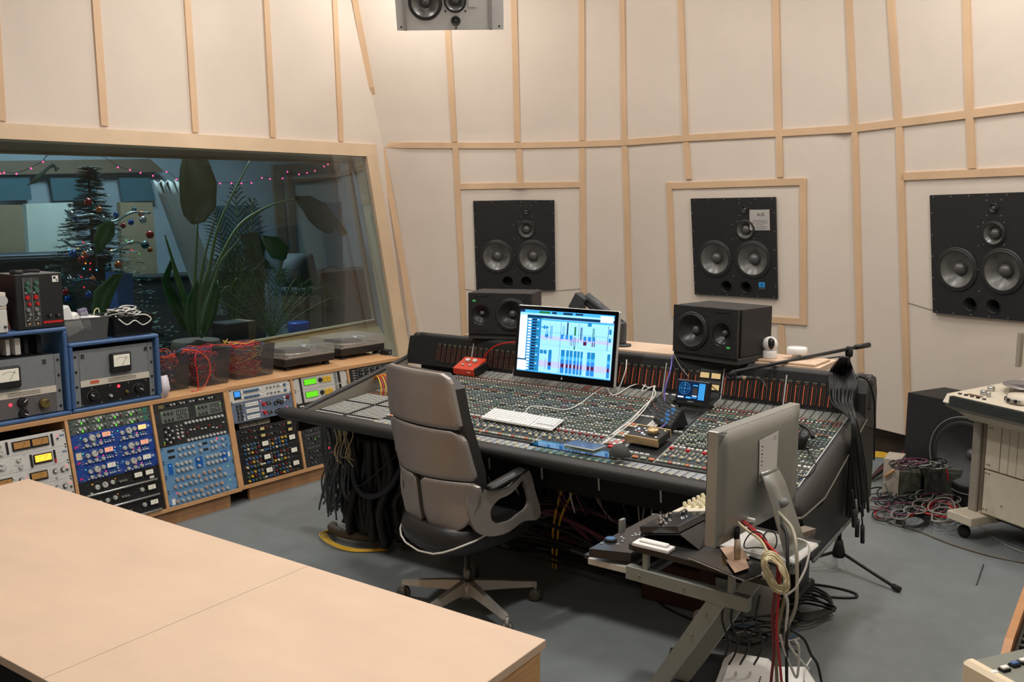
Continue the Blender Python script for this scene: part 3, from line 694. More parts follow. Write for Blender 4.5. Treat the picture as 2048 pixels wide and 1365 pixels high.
# ================================================================= THINGS ON THE COUNTER
ZC=ZT_R+.028
def bframe(p1,p2,z,X,n):
    a=onz(*p1,z); b=onz(*p2,z); return frame(a,X,-n,V((0,0,1))),(b-a).dot(X)
FRB=mat('frame_blue',(64,96,140),.45,var=.06); HAMM=mat('hammer_grey',(120,124,126),.45,var=.06,vscale=60,bump=.1); HAMD=mat('hammer_dark',(96,92,92),.45,var=.12,vscale=40)
CRM=mat('cream_band',(206,198,182),.5)
def amp(mx,W,Hh,label,kind):
    t=thing('rack_case',label,'audio unit',mx,'blue-framed tube amplifiers')
    D=.34; th=.022
    for c,d,nm in (((W/2,D/2,th/2),(W,D,th),'case_bottom'),((W/2,D/2,Hh-th/2),(W,D,th),'case_top'),((th/2,D/2,Hh/2),(th,D,Hh-2*th),'case_side'),((W-th/2,D/2,Hh/2),(th,D,Hh-2*th),'case_side')):
        b=MB(); b.box(c,d,FRB,bev=.006); b.build(nm,t)
    x0=(W-.4826)/2; pz=.026; ph=.318
    e=MB(); e.box((W/2,.03,pz+ph/2),(.4826,.004,ph),HAMM,bev=.001); e.build('faceplate',t)
    b=MB(); b.box((W/2,.2,pz+ph/2),(.44,.3,ph),BLKM); b.build('chassis',t)
    for x in (x0+.034,x0+.449): 
        b=MB(); b.box((x,.0275,pz+ph/2),(.0015,.002,ph),DGREY); b.build('seam_line',t)
    for x in(x0+.014,x0+.468):
        for k in range(4): link('screw',knobmesh(.007,.006,BLK,pointer=False,n=8),t,T(x,.028,pz+.03+k*.085)@FACE)
    b=MB(); b.box((x0+.242,.0265,pz+.128),(.414,.004,.036),CRM)
    for k in range(3): b.box((x0+.28,.024,pz+.120+k*.008),(.17,.001,.002),BLKM)
    b.build('cream_band',t)
    b=MB(); b.box((x0+.242,.0265,pz+.056),(.414,.004,.104),BLK if kind else HAMD); b.build('control_panel',t)
    mx_=.27 if kind else .20
    b=MB(); b.box((x0+mx_,.016,pz+.225),(.125,.03,.115),BLK,bev=.008); b.box((x0+mx_,-.0005,pz+.238),(.098,.004,.066),MFACE,bev=.0015)
    b.tube([(x0+mx_-.036+i*.009,-.003,pz+.245+.012*math.sin(PI*i/8)) for i in range(9)],.0008,DGREY,4)
    m_=b.build('vu_meter',t); b=MB(); b.tube([(x0+mx_,-.004,pz+.21),(x0+mx_+.03,-.004,pz+.262)],.0008,BLKM,4); b.build('needle',m_)
    for x in ((x0+.055,x0+.435) if kind else (x0+.395,)):
        b=MB(); b.box((x,.026,pz+.285),(.024,.004,.028),SIL,bev=.001); b.box((x,.0235,pz+.285),(.018,.002,.022),BLKM); b.lathe([(.005,0),(.004,.004)],CHROME,T(x,.022,pz+.285)@FACE,8); b.build('socket',t)
    z=pz+.052
    if kind:
        b=MB(); b.box((x0+.115,.0235,pz+.132),(.05,.002,.016),mat('orange_tag',(200,90,60),.5)); b.build('orange_badge',t)
        led(t,x0+.255,z+.034,LEDR,r=.009,y=.024)
        for x in(.10,.375):
            knob(t,x0+x,z+(.0 if x<.2 else .006),.024,BLK,h=.018,y=.024)
            b=MB(); b.tube([(x0+x+.034*math.cos(a),.0238,z+.034*math.sin(a)) for a in [PI*(-.2+1.4*i/14) for i in range(15)]],.0008,GREY,4); b.build('dial_marks',t)
        knob(t,x0+.20,z-.012,.008,ALU,h=.02,y=.024,pointer=False); knob(t,x0+.30,z-.004,.009,mat('brass',(150,130,80),.35,.7),h=.016,y=.024)
        for i in range(8): link('screw',knobmesh(.003,.002,ALU,pointer=False,n=8),t,T(x0+.04+i*.055,.0245,pz+.008+.09*(i%2))@FACE)
    else:
        led(t,x0+.205,z+.024,LEDR,r=.009,y=.024)
        knob(t,x0+.265,z+.03,.024,BLK,h=.02,y=.024); knob(t,x0+.265,z-.028,.022,BLK,h=.02,y=.024); knob(t,x0+.375,z+.008,.024,mat('brass',(150,130,80),.35,.7),h=.03,y=.024)
        knob(t,x0+.13,z-.02,.008,ALU,h=.02,y=.024,pointer=False)
    return t,pz+ph
mx2,W2=bframe((147,829),(325,797.5),ZC,XA,NA); H2=.392
amp(mx2,W2,H2,'blue-framed grey tube amplifier with black control panel and orange tag','k')
mx1,W1=bframe((-60,862),(145.5,829.5),ZC,XA,NA); W1=W2+.01; o1=onz(145.5,829.5,ZC)-XA*W1; mx1=frame(o1,XA,-NA,V((0,0,1))); H1=.488
amp(mx1,W1,H1,'taller blue-framed grey amplifier at photo left edge, open gap above its panel','')
# small things in the open gap of the tall frame
b=MB(); 
for i in range(7): b.box((.10+i*.055+R.uniform(-.01,.01),.18,.405),(R.uniform(.012,.03),.20,.10+R.uniform(-.02,0)),R.choice([DARKWOOD,DGREY,LGREY,PAPER,BLKM]))
for v in b.v: pass
o=b.build('boxed_papers',mx=mx1@T(0,0,-.006)); tag(o,'row of dark sleeves standing in the gap of the taller blue frame','papers',kind='stuff')
# on the tall frame: record sleeves, lunchbox rack with red knobs, white box
top1=H1; t=thing('module_rack','black module rack with red and grey knobs on the taller blue frame','audio unit',mx1@T(W1-.244,.02,top1+.002))
b=MB(); b.box((.122,.12,.145),(.244,.24,.29),BLK,bev=.004); b.build('case',t)
b=MB(); b.box((.122,.12,.2915),(.244,.24,.003),mat('lid_grey',(120,120,118),.5)); b.build('lid',t)
for c in range(2):
    x=.058+c*.043
    b=MB(); b.box((x,-.002,.145),(.040,.004,.26),mat('module_grey',(60,62,62),.5)); b.box((x-.0208,-.0045,.145),(.001,.001,.26),LGREY); b.build('module_panel',t)
    for j,(z,m,r) in enumerate(((.245,GRN,.011),(.222,GRN,.009),(.205,GRN,.011),(.17,RED,.0115),(.135,RED,.009),(.105,GREY,.011),(.08,GREY,.009),(.055,DGREY,.011))): knob(t,x+.004*(-1)**j,z,r,m,y=-.004)
    for z in (.05,.195): knob(t,x-.012,z,.004,LGREY,y=-.004,pointer=False)
    led(t,x,.03,LEDO,r=.0022,y=-.004)
b=MB(); b.box((.182,-.003,.032),(.104,.003,.012),RED); b.build('red_stripe',t)
b=MB(); b.box((.208,-.002,.262),(.032,.002,.034),PAPER); b.box((.204,-.0035,.268),(.012,.001,.012),BLKM); b.box((.215,-.0035,.255),(.007,.001,.014),GREY); b.build('label_sticker',t)
for x in(.165,.208): knob(t,x,.065,.010,BLK,y=0)
o=MB(); o.lathe([(.03,0),(.035,.012),(.028,.022),(.0001,.024)],BLK,None,14); o.tube([(.03,0,.012),(.08,.01,.014),(.13,.03,.010)],.009,BLKM,8); wmesh(o,'small_microphone','small black hand mic lying on top of the module rack','microphone').matrix_local=mx1@T(W1-.215,.06,top1+.2955)
SL=[mat('sleeve_%d'%i,c,.7) for i,c in enumerate([(150,90,78),(196,190,180),(70,90,130),(206,200,190),(170,160,150),(120,60,50),(190,186,170),(214,208,200)])]
for i in range(9):
    b=MB(); b.box((0,.15,.152),(.006,.28,.304),SL[i%8],bev=.0005); b.box((0,.15,.304),(.0035,.296,.001),PAPER)
    o=b.build('record_sleeve',mx=mx1@T(W1-.252-.0115*i,.085,top1+.003)@RY(rad(-13)))
    tag(o,['record sleeve leaning nearest the module rack, reddish brown edge','pale record sleeve second in the leaning row','blue edged record sleeve in the leaning row','cream record sleeve in the middle of the leaning row','tan record sleeve in the leaning row','dark red record sleeve in the leaning row','beige record sleeve in the leaning row','off-white record sleeve in the leaning row','reddish record sleeve at the far left of the row'][i],'record sleeve','record sleeves on the taller blue frame')
t=thing('white_unit','white boxed unit with round dial at the photo left edge','audio unit',mx1@T(W1-.445,-.005,top1+.002))
b=MB(); b.box((.07,.045,.06),(.14,.09,.12),SILP,bev=.003); b.build('lower_case',t); b=MB(); b.box((.07,.045,.165),(.14,.09,.085),CRM,bev=.003); b.build('upper_case',t)
b=MB(); b.lathe([(.028,0),(.026,.006)],LGREY,T(.12,0,.165)@FACE,20); b.build('dial',t)
for x in(.09,.125): knob(t,x,.03,.006,BLK,y=0)
# translucent bins
BINM=plastic_tub('bin_smoke',(96,98,96),.55); BING=plastic_tub('bin_dark_smoke',(74,74,76),.34); BINK=plastic_tub('bin_black',(30,30,32),.7)
def bin_(mx,w,d,h,m,label,tp=.9,group='open plastic bins'):
    t=thing('storage_bin',label,'bin',mx,group); rows=[]
    o=[(-.5,-.5),(.5,-.5),(.5,.5),(-.5,.5)]
    b=MB(); q=.003
    vo=[(w*x*tp,d*y*tp,0) for x,y in o]+[(w*x,d*y,h) for x,y in o]; vi=[((w*tp-2*q)*x,(d*tp-2*q)*y,q) for x,y in o]+[((w-2*q)*x,(d-2*q)*y,h) for x,y in o]
    fs=[(3,2,1,0)]+[(i,(i+1)%4,(i+1)%4+4,i+4) for i in range(4)]+[(8,9,10,11)]+[((i+1)%4+8,i+8,i+12,(i+1)%4+12) for i in range(4)]+[(i+4,(i+1)%4+4,(i+1)%4+12,i+12) for i in range(4)]
    b.add(vo+vi,fs,m); b.build('tub',t)
    b=MB(); b.tube([(w*x,d*y,h) for x,y in o],.0045,m,6,closed=True); b.build('rim',t); return t
def curl(cx,cy,z0,rx,ry,h,turns,n=14,jit=.2):
    P=[];a0=R.uniform(0,6.28)
    for i in range(int(n*turns)):
        a=a0+2*PI*i/n; k=R.uniform(1-jit,1); P.append((cx+rx*k*math.cos(a),cy+ry*k*math.sin(a),z0+R.uniform(0,h)))
    return P
RC=mat('cable_red',(200,34,30),.45); RC2=mat('cable_orange_red',(214,70,40),.45); BC=mat('cable_blue',(36,60,110),.45); YC=mat('cable_yellow',(222,176,44),.45); KC_=mat('cable_black',(18,18,19),.5); WC=mat('cable_white',(222,220,212),.45); GC=mat('cable_grey',(138,136,128),.5); MC=mat('cable_mauve',(110,60,80),.5); CC=mat('cable_cream',(206,192,152),.5); SG_=mat('cable_slate',(84,92,98),.5)
def patch_cables(mx,w,d,h,cols,label,n,cat='cables',over=1.05):
    b=MB()
    for i in range(n):
        z=.012+(h*over-.012)*i/n
        b.tube([(max(-w*.5,min(w*.5,x)),max(-d*.5,min(d*.5,y)),max(.008,zz)) for x,y,zz in curl(R.uniform(-.03,.03),R.uniform(-.03,.03),z-.02,w*R.uniform(.2,.5),d*R.uniform(.25,.5),.05,R.uniform(1,1.8),9,.3)],.0026,R.choice(cols),5,sub=4)
    o=b.build('patch_cables',mx=mx); return tag(o,label,cat,kind='stuff')
def single(P,r,m,label,name='cable',cat='cable',group=None,sub=6,ends=None):
    b=MB(); P=[V(p) for p in P]; o=P[0].copy(); b.tube(P,r,m,6,sub=sub)
    return wmesh(b,name,label,cat,origin=o,group=group)
binspec=[((330,787),(389,778),BING,'smoky bin of red patch cables next to the blue amplifier',[RC,RC2,BC,KC_,RC],.21),((396,778),(463,765),BING,'smoky bin of red and blue patch cables, middle of three',[RC,BC,RC2,MC,RC],.215),((472,763),(541,746),BING,'smoky bin of red and yellow cables beside the turntable',[RC,RC2,BC,YC,RC],.215)]
for i,(a,c,m,lab,cols,h) in enumerate(binspec):
    f,w=bframe(a,c,ZC,XA,NA); mxb=f@T(w/2,.155,0.001)
    t=bin_(mxb,w*.95,.29,h,m,lab,group='smoky bins of patch cables on the counter')
    patch_cables(mxb,w*.84,.25,h,cols,['red and blue patch cables heaped in the first smoky bin','red and blue patch cables heaped in the middle smoky bin','red, yellow and blue patch cables heaped in the third smoky bin'][i],34)
f,w=bframe((396,778),(463,765),ZC,XA,NA)
def LF(f,P): return [f@V(p) for p in P]
single(LF(f,[(.02,.10,.22),(.0,-.0,.24),(-.03,-.03,.2),(-.03,-.045,.09),(-.04,-.06,.006),(-.08,-.05,.004)]),.0034,RC,'red patch cable looping down between two smoky bins')
single(LF(f,[(-.05,.10,.22),(-.02,.0,.25),(.05,-.03,.2),(.07,-.04,.12),(.03,-.04,.03),(-.02,-.05,.004)]),.0034,RC2,'orange-red patch cable arching in front of the middle bin')
single(LF(f,[(-.18,.12,.222),(-.12,.02,.25),(-.03,.08,.26),(.06,.02,.24),(.18,.1,.226)]),.0032,BC,'blue patch cable lying across the bin rims')
single(LF(f,[(.0,.14,.23),(.1,.02,.255),(.2,.08,.25),(.29,.03,.245),(.36,.1,.226)]),.0032,RC,'red patch cable running across the middle and third bins')
# bins on the right-hand amplifier
top2=H2+.0015
mxg=mx2@T(.13,.15,top2); bin_(mxg,.25,.24,.125,BINM,'grey translucent tray holding white boxes on the blue amplifier')
mxk=mx2@T(.405,.16,top2); bin_(mxk,.25,.26,.115,BINK,'black tray heaped with white and black cables on the blue amplifier')
b=MB(); b.box((0,0,0),(.08,.09,.17),PAPER,RY(rad(-20)),bev=.008); tag(b.build('paper_packet',mx=mxg@T(-.075,-.01,.11)),'white paper packet leaning out of the grey tray','packet')
b=MB(); b.box((0,0,0),(.05,.05,.12),WHT,RY(rad(-26)),bev=.014); tag(b.build('white_adapter',mx=mxg@T(-.01,-.02,.10)),'white plastic adapter standing in the grey tray','adapter')
b=MB(); b.box((0,0,0),(.045,.03,.13),mat('keypad_lilac',(130,124,150),.5),RY(rad(-12)),bev=.003)
for i in range(6):
    for j in range(3): b.box((-.014+j*.014,-.0165,-.04+i*.016),(.009,.003,.010),LGREY,RY(rad(-12)))
tag(b.build('remote_control',mx=mxg@T(.03,-.03,.11)),'grey remote control with keypad standing in the grey tray','remote')
b=MB(); b.box((.0,0,0),(.12,.15,.012),WHT,RY(rad(4)),bev=.005); tag(b.build('lid_of_white_plastic',mx=mxg@T(.055,.02,.122)),'white plastic lid lying across the grey tray','lid')
b=MB(); b.tube([(0,0,0),(.01,0,.03),(.03,0,.035),(.035,0,.01)],.003,CREAM,6,sub=5); tag(b.build('cable_clip',mx=mxg@T(.10,.0,.128)),'small cream wire loop on the white lid','clip')
for k,(m,n,z,lab) in enumerate(((WC,4,.09,'white cable bundle spilling over the black tray'),(KC_,6,.06,'black cables filling the black tray'))):
    b=MB()
    for i in range(n*2): b.tube(curl(R.uniform(-.03,.03),R.uniform(-.05,.0),z+.006*i,.08,.07,.03,1.6,10,.35),.0034,m,5,sub=3)
    tag(b.build('cable_bundle',mx=mxk),lab,'cables',kind='stuff')
single(LF(mxk,[(.0,-.1,.11),(.06,-.14,.12),(.1,-.145,.09),(.05,-.142,.06),(.0,-.14,.09),(-.05,-.142,.07),(-.09,-.135,.1),(-.09,-.09,.12)]),.0036,WC,'white cable hanging over the front of the black tray')
b=MB(); b.slab([[(0,0,.13),(.035,-.01,.135)],[(-.004,-.01,.07),(.03,-.015,.06)],[(0,-.012,0),(.03,-.006,.0)]],(0,.006,0),mat('tissue',(214,206,212),.9),smooth=True); b.slab([[(.01,.01,.12),(.045,.0,.12)],[(.015,-.005,.06),(.05,-.01,.05)],[(.01,.0,.0),(.04,.01,.0)]],(0,.005,0),MATS['tissue']); tag(b.build('crumpled_bag',mx=bframe((325,798),(340,795),ZC,XA,NA)[0]@T(.008,.015,.003)),'crumpled pale plastic bag beside the right blue frame','bag')
# turntables
TTB=mat('turntable_black',(26,25,25),.45); TTS=mat('turntable_silver',(176,170,162),.3,.7); DUST=plastic_tub('dust_cover',(176,176,170),.24); MATS['dust_cover'].node_tree.nodes['Principled BSDF'].inputs['Roughness'].default_value=.08
def turntable(p1,p2,label):
    f,w=bframe(p1,p2,ZC,XB,NB); t=thing('turntable',label,'turntable',f,'turntables with clear lids'); w=.453; d=.37
    b=MB(); b.box((w/2,d/2,.055),(w,d,.055),TTB,bev=.006); b.build('plinth',t)
    b=MB(); b.box((w/2,d/2,.087),(w,d,.012),TTS,bev=.002); b.build('top_plate',t)
    for x in(.05,w-.05):
        for y in(.05,d-.05): 
            q=MB(); q.lathe([(.03,0),(.032,.008),(.026,.012),(.026,.028)],TTB,T(x,y,.0),14); q.build('foot',t)
    b=MB(); b.lathe([(.163,0),(.166,.004),(.166,.014),(.16,.018)],TTS,T(.185,d/2,.094),36); b.build('platter',t)
    b=MB(); b.lathe([(.15,0),(.15,.004)],BLKM,T(.185,d/2,.1125),32); b.lathe([(.004,0),(.003,.014)],CHROME,T(.185,d/2,.1165),8); b.build('slipmat',t)
    b=MB(); b.tube([(.39,d-.09,.12),(.395,.2,.125),(.38,.13,.122),(.33,.10,.120)],.005,SIL,8,sub=5); b.lathe([(.035,0),(.033,.03),(.02,.035)],SIL,T(.39,d-.09,.092),20); b.build('tonearm',t)
    b=MB(); b.box((.405,.085,.0945),(.012,.12,.003),BLKM); b.box((.405,.1,.098),(.02,.01,.005),SIL); b.build('pitch_slider',t)
    b=MB(); b.lathe([(.017,0),(.016,.012)],BLKM,T(.035,.035,.093),14); b.build('start_button',t)
    b=MB(); q=.0035; hh=.055; z0=.095
    for c,s in (((w/2,q/2,z0+hh/2),(w-.004,q,hh)),((w/2,d-q/2,z0+hh/2),(w-.004,q,hh)),((q/2+.002,d/2,z0+hh/2),(q,d-2*q,hh)),((w-q/2-.002,d/2,z0+hh/2),(q,d-2*q,hh)),((w/2,d/2,z0+hh+q/2),(w-.004,d,q))): b.box(c,s,DUST)
    b.build('dust_cover',t)
turntable((571,744),(671,727),'turntable with clear lid beside the cable bins, nearer of two')
turntable((683,721),(775,705),'turntable with clear lid at far end of counter, behind the chair')
t=thing('small_box','small black box at the far end of the counter past the turntables','box',bframe((777,712),(789,709),ZC,XB,NB)[0]@T(0,.02,0))
b=MB(); b.box((.03,.04,.02),(.06,.08,.04),BLK,bev=.003); b.build('case',t); b=MB(); b.lathe([(.008,0),(.007,.008)],GREY,T(.03,0,.02)@FACE,10); b.build('knob',t)
# ================================================================= MIXING CONSOLE
CT=-.606312; CO=V((-.244052,5.194726,0)); DX=V((math.cos(CT),math.sin(CT),0)); DY=V((-math.sin(CT),math.cos(CT),0))
CF=frame(CO,DX,DY,V((0,0,1))); CFI=CF.inverted()
ZR=.953568; D1=.75168; TL_=.2063; BAY=.306843; MH=.1441; MD=.03775
X0=-.475; X1=7*BAY
def cl(px,py,**k):
    """pixel -> console-local point on a plane: z=, y= or x= """
    if 'z' in k: return CFI@onz(px,py,k['z'])
    if 'y' in k: return CFI@onpl(px,py,CO+DY*k['y'],DY)
    if 'x' in k: return CFI@onpl(px,py,CO+DX*k['x'],DX)
    n=(-DY*math.sin(TL_)+V((0,0,1))*math.cos(TL_)); return CFI@onpl(px,py,CO+V((0,0,ZR)),n)
con=thing('mixing_console','large black studio mixing console with hundreds of knobs and orange meters','mixing console',CF)
PF=frame(V((0,0,ZR)),V((1,0,0)),V((0,math.cos(TL_),math.sin(TL_))),V((0,-math.sin(TL_),math.cos(TL_))))   # panel frame
zf=ZR-D1*math.sin(TL_); yf=-D1*math.cos(TL_)
FSC=mat('fascia_black',(13,13,14),.85)
MBK=mat('meter_black',(22,24,24),.35); ORB=mat('meter_orange',(196,84,46),em=.28); ORD=mat('meter_dim_red',(104,44,34),em=.12); MGR=mat('meter_green',(40,120,60),em=.3)
# frame / trough
b=MB(); b.prism([(X0,zf-.03),(X1,zf-.03),(X1,zf-.05),(X0,zf-.05)],.6,BLKM,T(0,-.8,0)); b.box(((X0+X1)/2,-.19,.722),(X1-X0,.82,.026),BLKM); b.box(((X1)/2,-.25,.66),(X1,.75,.10),FSC)
b.build('under_tray',con)
b=MB(); b.slab([[(-.02,-.655,.742),(X1+.02,-.655,.742)],[(-.02,-.635,.56),(X1+.02,-.635,.56)]],(0,.02,0),FSC,smooth=False); b.build('front_fascia',con)
for t in (0,1,2,3,4,5,6):
    b=MB(); b.slab([[(t*BAY-.004,-.658,.672),(t*BAY+.004,-.658,.672)],[(t*BAY-.004,-.650,.604),(t*BAY+.004,-.650,.604)]],(0,.004,0),LGREY,smooth=False); b.build('fascia_strip',con)
b=MB(); b.box((.72,.17,.55),(X1-X0-.6,.03,.98),BLKM); b.box(((X0+X1)/2,.16,.955),(X1-X0+.02,.06,.27),BLKM); b.build('rear_panel_backdrop',con)  # lower black sheet added to keep the lit wall from showing under the console
for x,y in((1.93,.08),(-.12,.08)):
    b=MB(); b.box((x,y,.32),(.05,.14,.6),BLK); b.box((x,y,.03),(.07,.30,.06),BLK,bev=.01); b.build('leg',con)
# meter bridge
MF=frame(V((0,0,ZR)),V((1,0,0)),V((0,MH,-MD)).normalized(),V((0,MD,MH)).normalized()); ML=math.hypot(MH,MD)
b=MB(); b.box(((X0+X1)/2,.012,ML/2),(X1-X0+.04,.02,ML+.02),BLK,MF); b.build('meter_bridge',con)
b=MB(); rail=[(X0-.02,.05,ZR-.02),(X0-.018,.06,ZR+.09),(X0+.01,.066,ZR+.142),(X0+.05,.068,ZR+.153),(X0+.3,.068,ZR+.154),(X1-.2,.068,ZR+.154),(X1+.03,.068,ZR+.151),(X1+.05,.07,ZR+.12),(X1+.05,.06,ZR+.02)]
b.tube(rail,.023,LEATH,10,sub=5); b.build('padded_rail',con)
# meters
bm={}
def barmesh(kind):
    if kind in bm: return bm[kind]
    b=MB(); b.box((0,-.001,.06),(.030,.002,.118),MBK); m=ORB if kind>1 else ORD if kind>0 else MATS['meter_dim_red']
    b.box((-.0085,-.0025,.052),(.0034,.0012,.088),m)
    if kind: b.box((.0105,-.0025,.052),(.0028,.0012,.086),ORD)
    for j in range(11): b.box((.0015,-.0025,.012+j*.0082),(.003,.0012,.003),MGR if (j*7+kind)%5<2 else ORD)
    b.box((0,-.0025,.112),(.022,.0012,.006),mat('meter_caption',(92,96,80),.5)); b.box((0,-.0025,.103),(.018,.0012,.003),mat('meter_caption2',(120,70,50),.5))
    bm[kind]=b.mesh('level_meter'); return bm[kind]
for t in range(-1,7):
    for c in range(8):
        x=t*BAY+(c+.5)*BAY/8
        if x<X0+.22 or (t==4 and c>4): continue
        k=1 if t<2 else 3 if t>3 else 2
        link('level_meter',barmesh(k),con,MF@T(x,.001,.012))
for t in (0,1,2,3,4,5,6,7):
    b=MB(); b.box((t*BAY,-.001,ML/2),(.006,.004,ML),LGREY,MF); b.build('bay_strip',con)
for x,z,w in((4.69,.106,.046),(4.88,.106,.046),(4.88,.05,.046),(4.69,.05,.046)):
    b=MB(); b.box((x*BAY,-.002,z),(.056,.004,.04),BLKM,MF); b.box((x*BAY,-.0045,z+.002),(w,.001,.026),mat('vu_cream',(226,196,140),.4,em=.35),MF); b.build('vu_meter',con)
b=MB(); b.box((4.79*BAY,-.0005,.07),(.11,.002,.14),DGREY,MF); b.build('vu_panel',con)
# channel panels, one per bay
def pbox(b,x,v,w,l,h,m,z=0): b.box((x,-v,z+h/2),(w,l,h),m,PF)
for t in range(7):
    b=MB(); b.box(((t+.5)*BAY,-D1/2,-.004),(BAY-.004,D1,.008),PANEL if t!=4 else PANELD,PF)
    if t!=4:
        for c in range(1,8): b.box((t*BAY+c*BAY/8,-D1/2,.0004),(.0010,D1,.0008),PANELD,PF)
        for c in range(8): b.box((t*BAY+(c+.5)*BAY/8,-.72,.0004),(BAY/8-.003,.035,.0008),PANELD,PF)
    b.build('channel_panel',con)
    if t: 
        b=MB(); b.box((t*BAY,-D1/2,.001),(.003,D1,.005),LGREY,PF); b.build('bay_divider',con)
b=MB(); b.box((X1,-D1/2,.002),(.005,D1,.008),LGREY,PF); b.build('bay_divider',con)
CHROWS=[]   # (v, kind, [cap colours])
LG2=mat('knob_sage',(128,138,126),.5); GRB=mat('knob_greyblue',(98,116,126),.5); CR2=mat('cap_cream_dim',(196,188,160),.5); OR2=mat('cap_rust',(168,92,64),.5); WH2=mat('cap_white',(214,212,204),.45); GR2=mat('cap_green',(90,130,100),.5); MA2=mat('cap_maroon',(140,52,52),.5)
KB1=mat('knob_body_grey',(138,145,138),.5); KB2=mat('knob_body_dark',(96,103,100),.5)
v=.135; rowspec=[]
seq=[(KB2,OR2),(KB1,WH2),(KB1,OR2),(KB1,GR2),(KB2,CR2),(KB1,GRB),(KB2,OR2),(KB1,CR2),(KB1,GRB),(KB2,GRB),(KB1,LG2),(KB1,GRB),(KB2,CR2),(KB1,LG2),(KB1,LG2),(KB1,LG2),(KB1,CR2),(KB1,LG2),(KB1,LG2)]
for i,(bd,tp) in enumerate(seq): rowspec.append((.135+i*.0232,bd,tp))
def rawknob(b,x,v,r,h,mb,mt,n=7):
    k=b.mi(mb); k2=b.mi(mt); o=len(b.v); P=PF
    for (rr,z) in ((r,0),(r*.8,h)):
        for i in range(n): a=2*PI*i/n; b.v.append(tuple(P@V((x+rr*math.cos(a),-v+rr*math.sin(a),z))))
    for i in range(n): b.f.append((o+i,o+(i+1)%n,o+n+(i+1)%n,o+n+i)); b.m.append(k); b.sm.append(False)
    b.f.append(tuple(o+n+i for i in range(n))); b.m.append(k2); b.sm.append(False)
KM={}
def pknob(x,v,r,h,mb,mt):
    key=(r,h,mb.name,mt.name)
    if key not in KM:
        b=MB(); b.lathe([(r,0),(r*.95,h*.6),(r*.8,h)],mb,None,12); b.lathe([(r*.78,h),(r*.7,h+.001)],mt,None,12); b.box((0,r*.5,h+.0012),(r*.2,r*.7,.0006),BLKM); KM[key]=b.mesh('knob')
    link('knob',KM[key],con,PF@T(x,-v,0)@RZ(R.uniform(-2,2)))
bulk=MB(); dots=MB(); bbulk=MB(); nk=0
chs=[(t,c) for t in (0,1,2,3,5,6) for c in range(8)]
for t,c in chs:
    x=t*BAY+(c+.5)*BAY/8; w=BAY/8
    for j in range(8):
        for i in range(4):
            xx=x-.0122+i*.0081; vv=.016+j*.0118
            dots.box((xx,-vv,.002),(.0036,.0042,.004),WH2 if not (t==2 and c in (5,7)) else PINK,PF)
    for j,(v,bd,tp) in enumerate(rowspec):
        q=R.random(); tpp=tp
        if q<.16: tpp=R.choice([WH2,CR2,GR2,MA2,GRB])
        for i,dx in enumerate((-.0085,.0088)):
            if (i+j+c)%5==4 and j>2: bbulk.box((x+dx,-v,.003),(.0065,.0085,.006),R.choice([WH2,WH2,GR2,CR2]),PF); continue
            r,h=(.0070,.0145) if (j%3) else (.0078,.013)
            if t>4 and j>=13 and nk<100: pknob(x+dx,v,.0070,.0145,bd,tpp); nk+=1
            else: rawknob(bulk,x+dx,v,r,h,bd,tpp)
            if j%4==1 and i==0: bbulk.box((x,-v-.011,.002),(.005,.005,.004),WH2,PF)
    # big white button + red
    bbulk.box((x-.008,-.578,.004),(.012,.012,.008),WH2,PF); bbulk.box((x+.008,-.578,.004),(.011,.012,.008),WH2,PF)
    if c%2==0 or t<4: bbulk.box((x-.006,-.597,.004),(.016,.012,.009),RED if t>4 else MA2,PF)
    for i,dx in enumerate((-.010,.010)):
        for j in range(5): bbulk.box((x+dx,-.615-j*.014,.003),(.006,.006,.006),(WH2,CR2,GRB)[(i+j)%3],PF)
b2=dots.build('routing_buttons',con); stuff(b2)
stuff(bulk.build('knobs',con)); stuff(bbulk.build('small_buttons',con))
# small faders, coloured square buttons and long-throw faders
sf=MB(); sf.box((0,0,.001),(.004,.07,.001),BLKM); sf.box((.009,0,.001),(.0035,.066,.001),BLU); sfm=sf.mesh('small_fader_slot')
cap={}
def capm(m,w,l,h,name):
    k=(m.name,w,name)
    if k not in cap: b=MB(); b.box((0,0,h/2),(w,l,h),m,bev=.0015); b.box((0,0,h+.0004),(w*.9,.0012,.0008),DGREY); cap[k]=b.mesh(name)
    return cap[k]
SQ=[WH2,ORG,mat('cap_palegreen',(170,186,160),.5),PINK]
nb=0
for t,c in chs:
    x=t*BAY+(c+.5)*BAY/8
    link('small_fader_slot',sfm,con,PF@T(x+.001,-.655,0))
    link('small_fader',capm(CREAM,.012,.012,.009,'small_fader'),con,PF@T(x+.001,-R.uniform(.665,.69),.001))
    for i,dx in enumerate((-.0095,.0095)): link('button',capm(SQ[(c+i*(1+t))%4 if i else (c%2)*2],.015,.012,.008,'button'),con,PF@T(x+dx,-.728,.001))
for c in range(8): link('button',capm((WH2,ORG,SQ[2],PINK,ORG,ORG,SQ[2],ORG)[c],.026,.013,.008,'button'),con,PF@T(4*BAY+(c+.5)*BAY/8,-.728,.001))
FZ=zf-.004; FL=.118
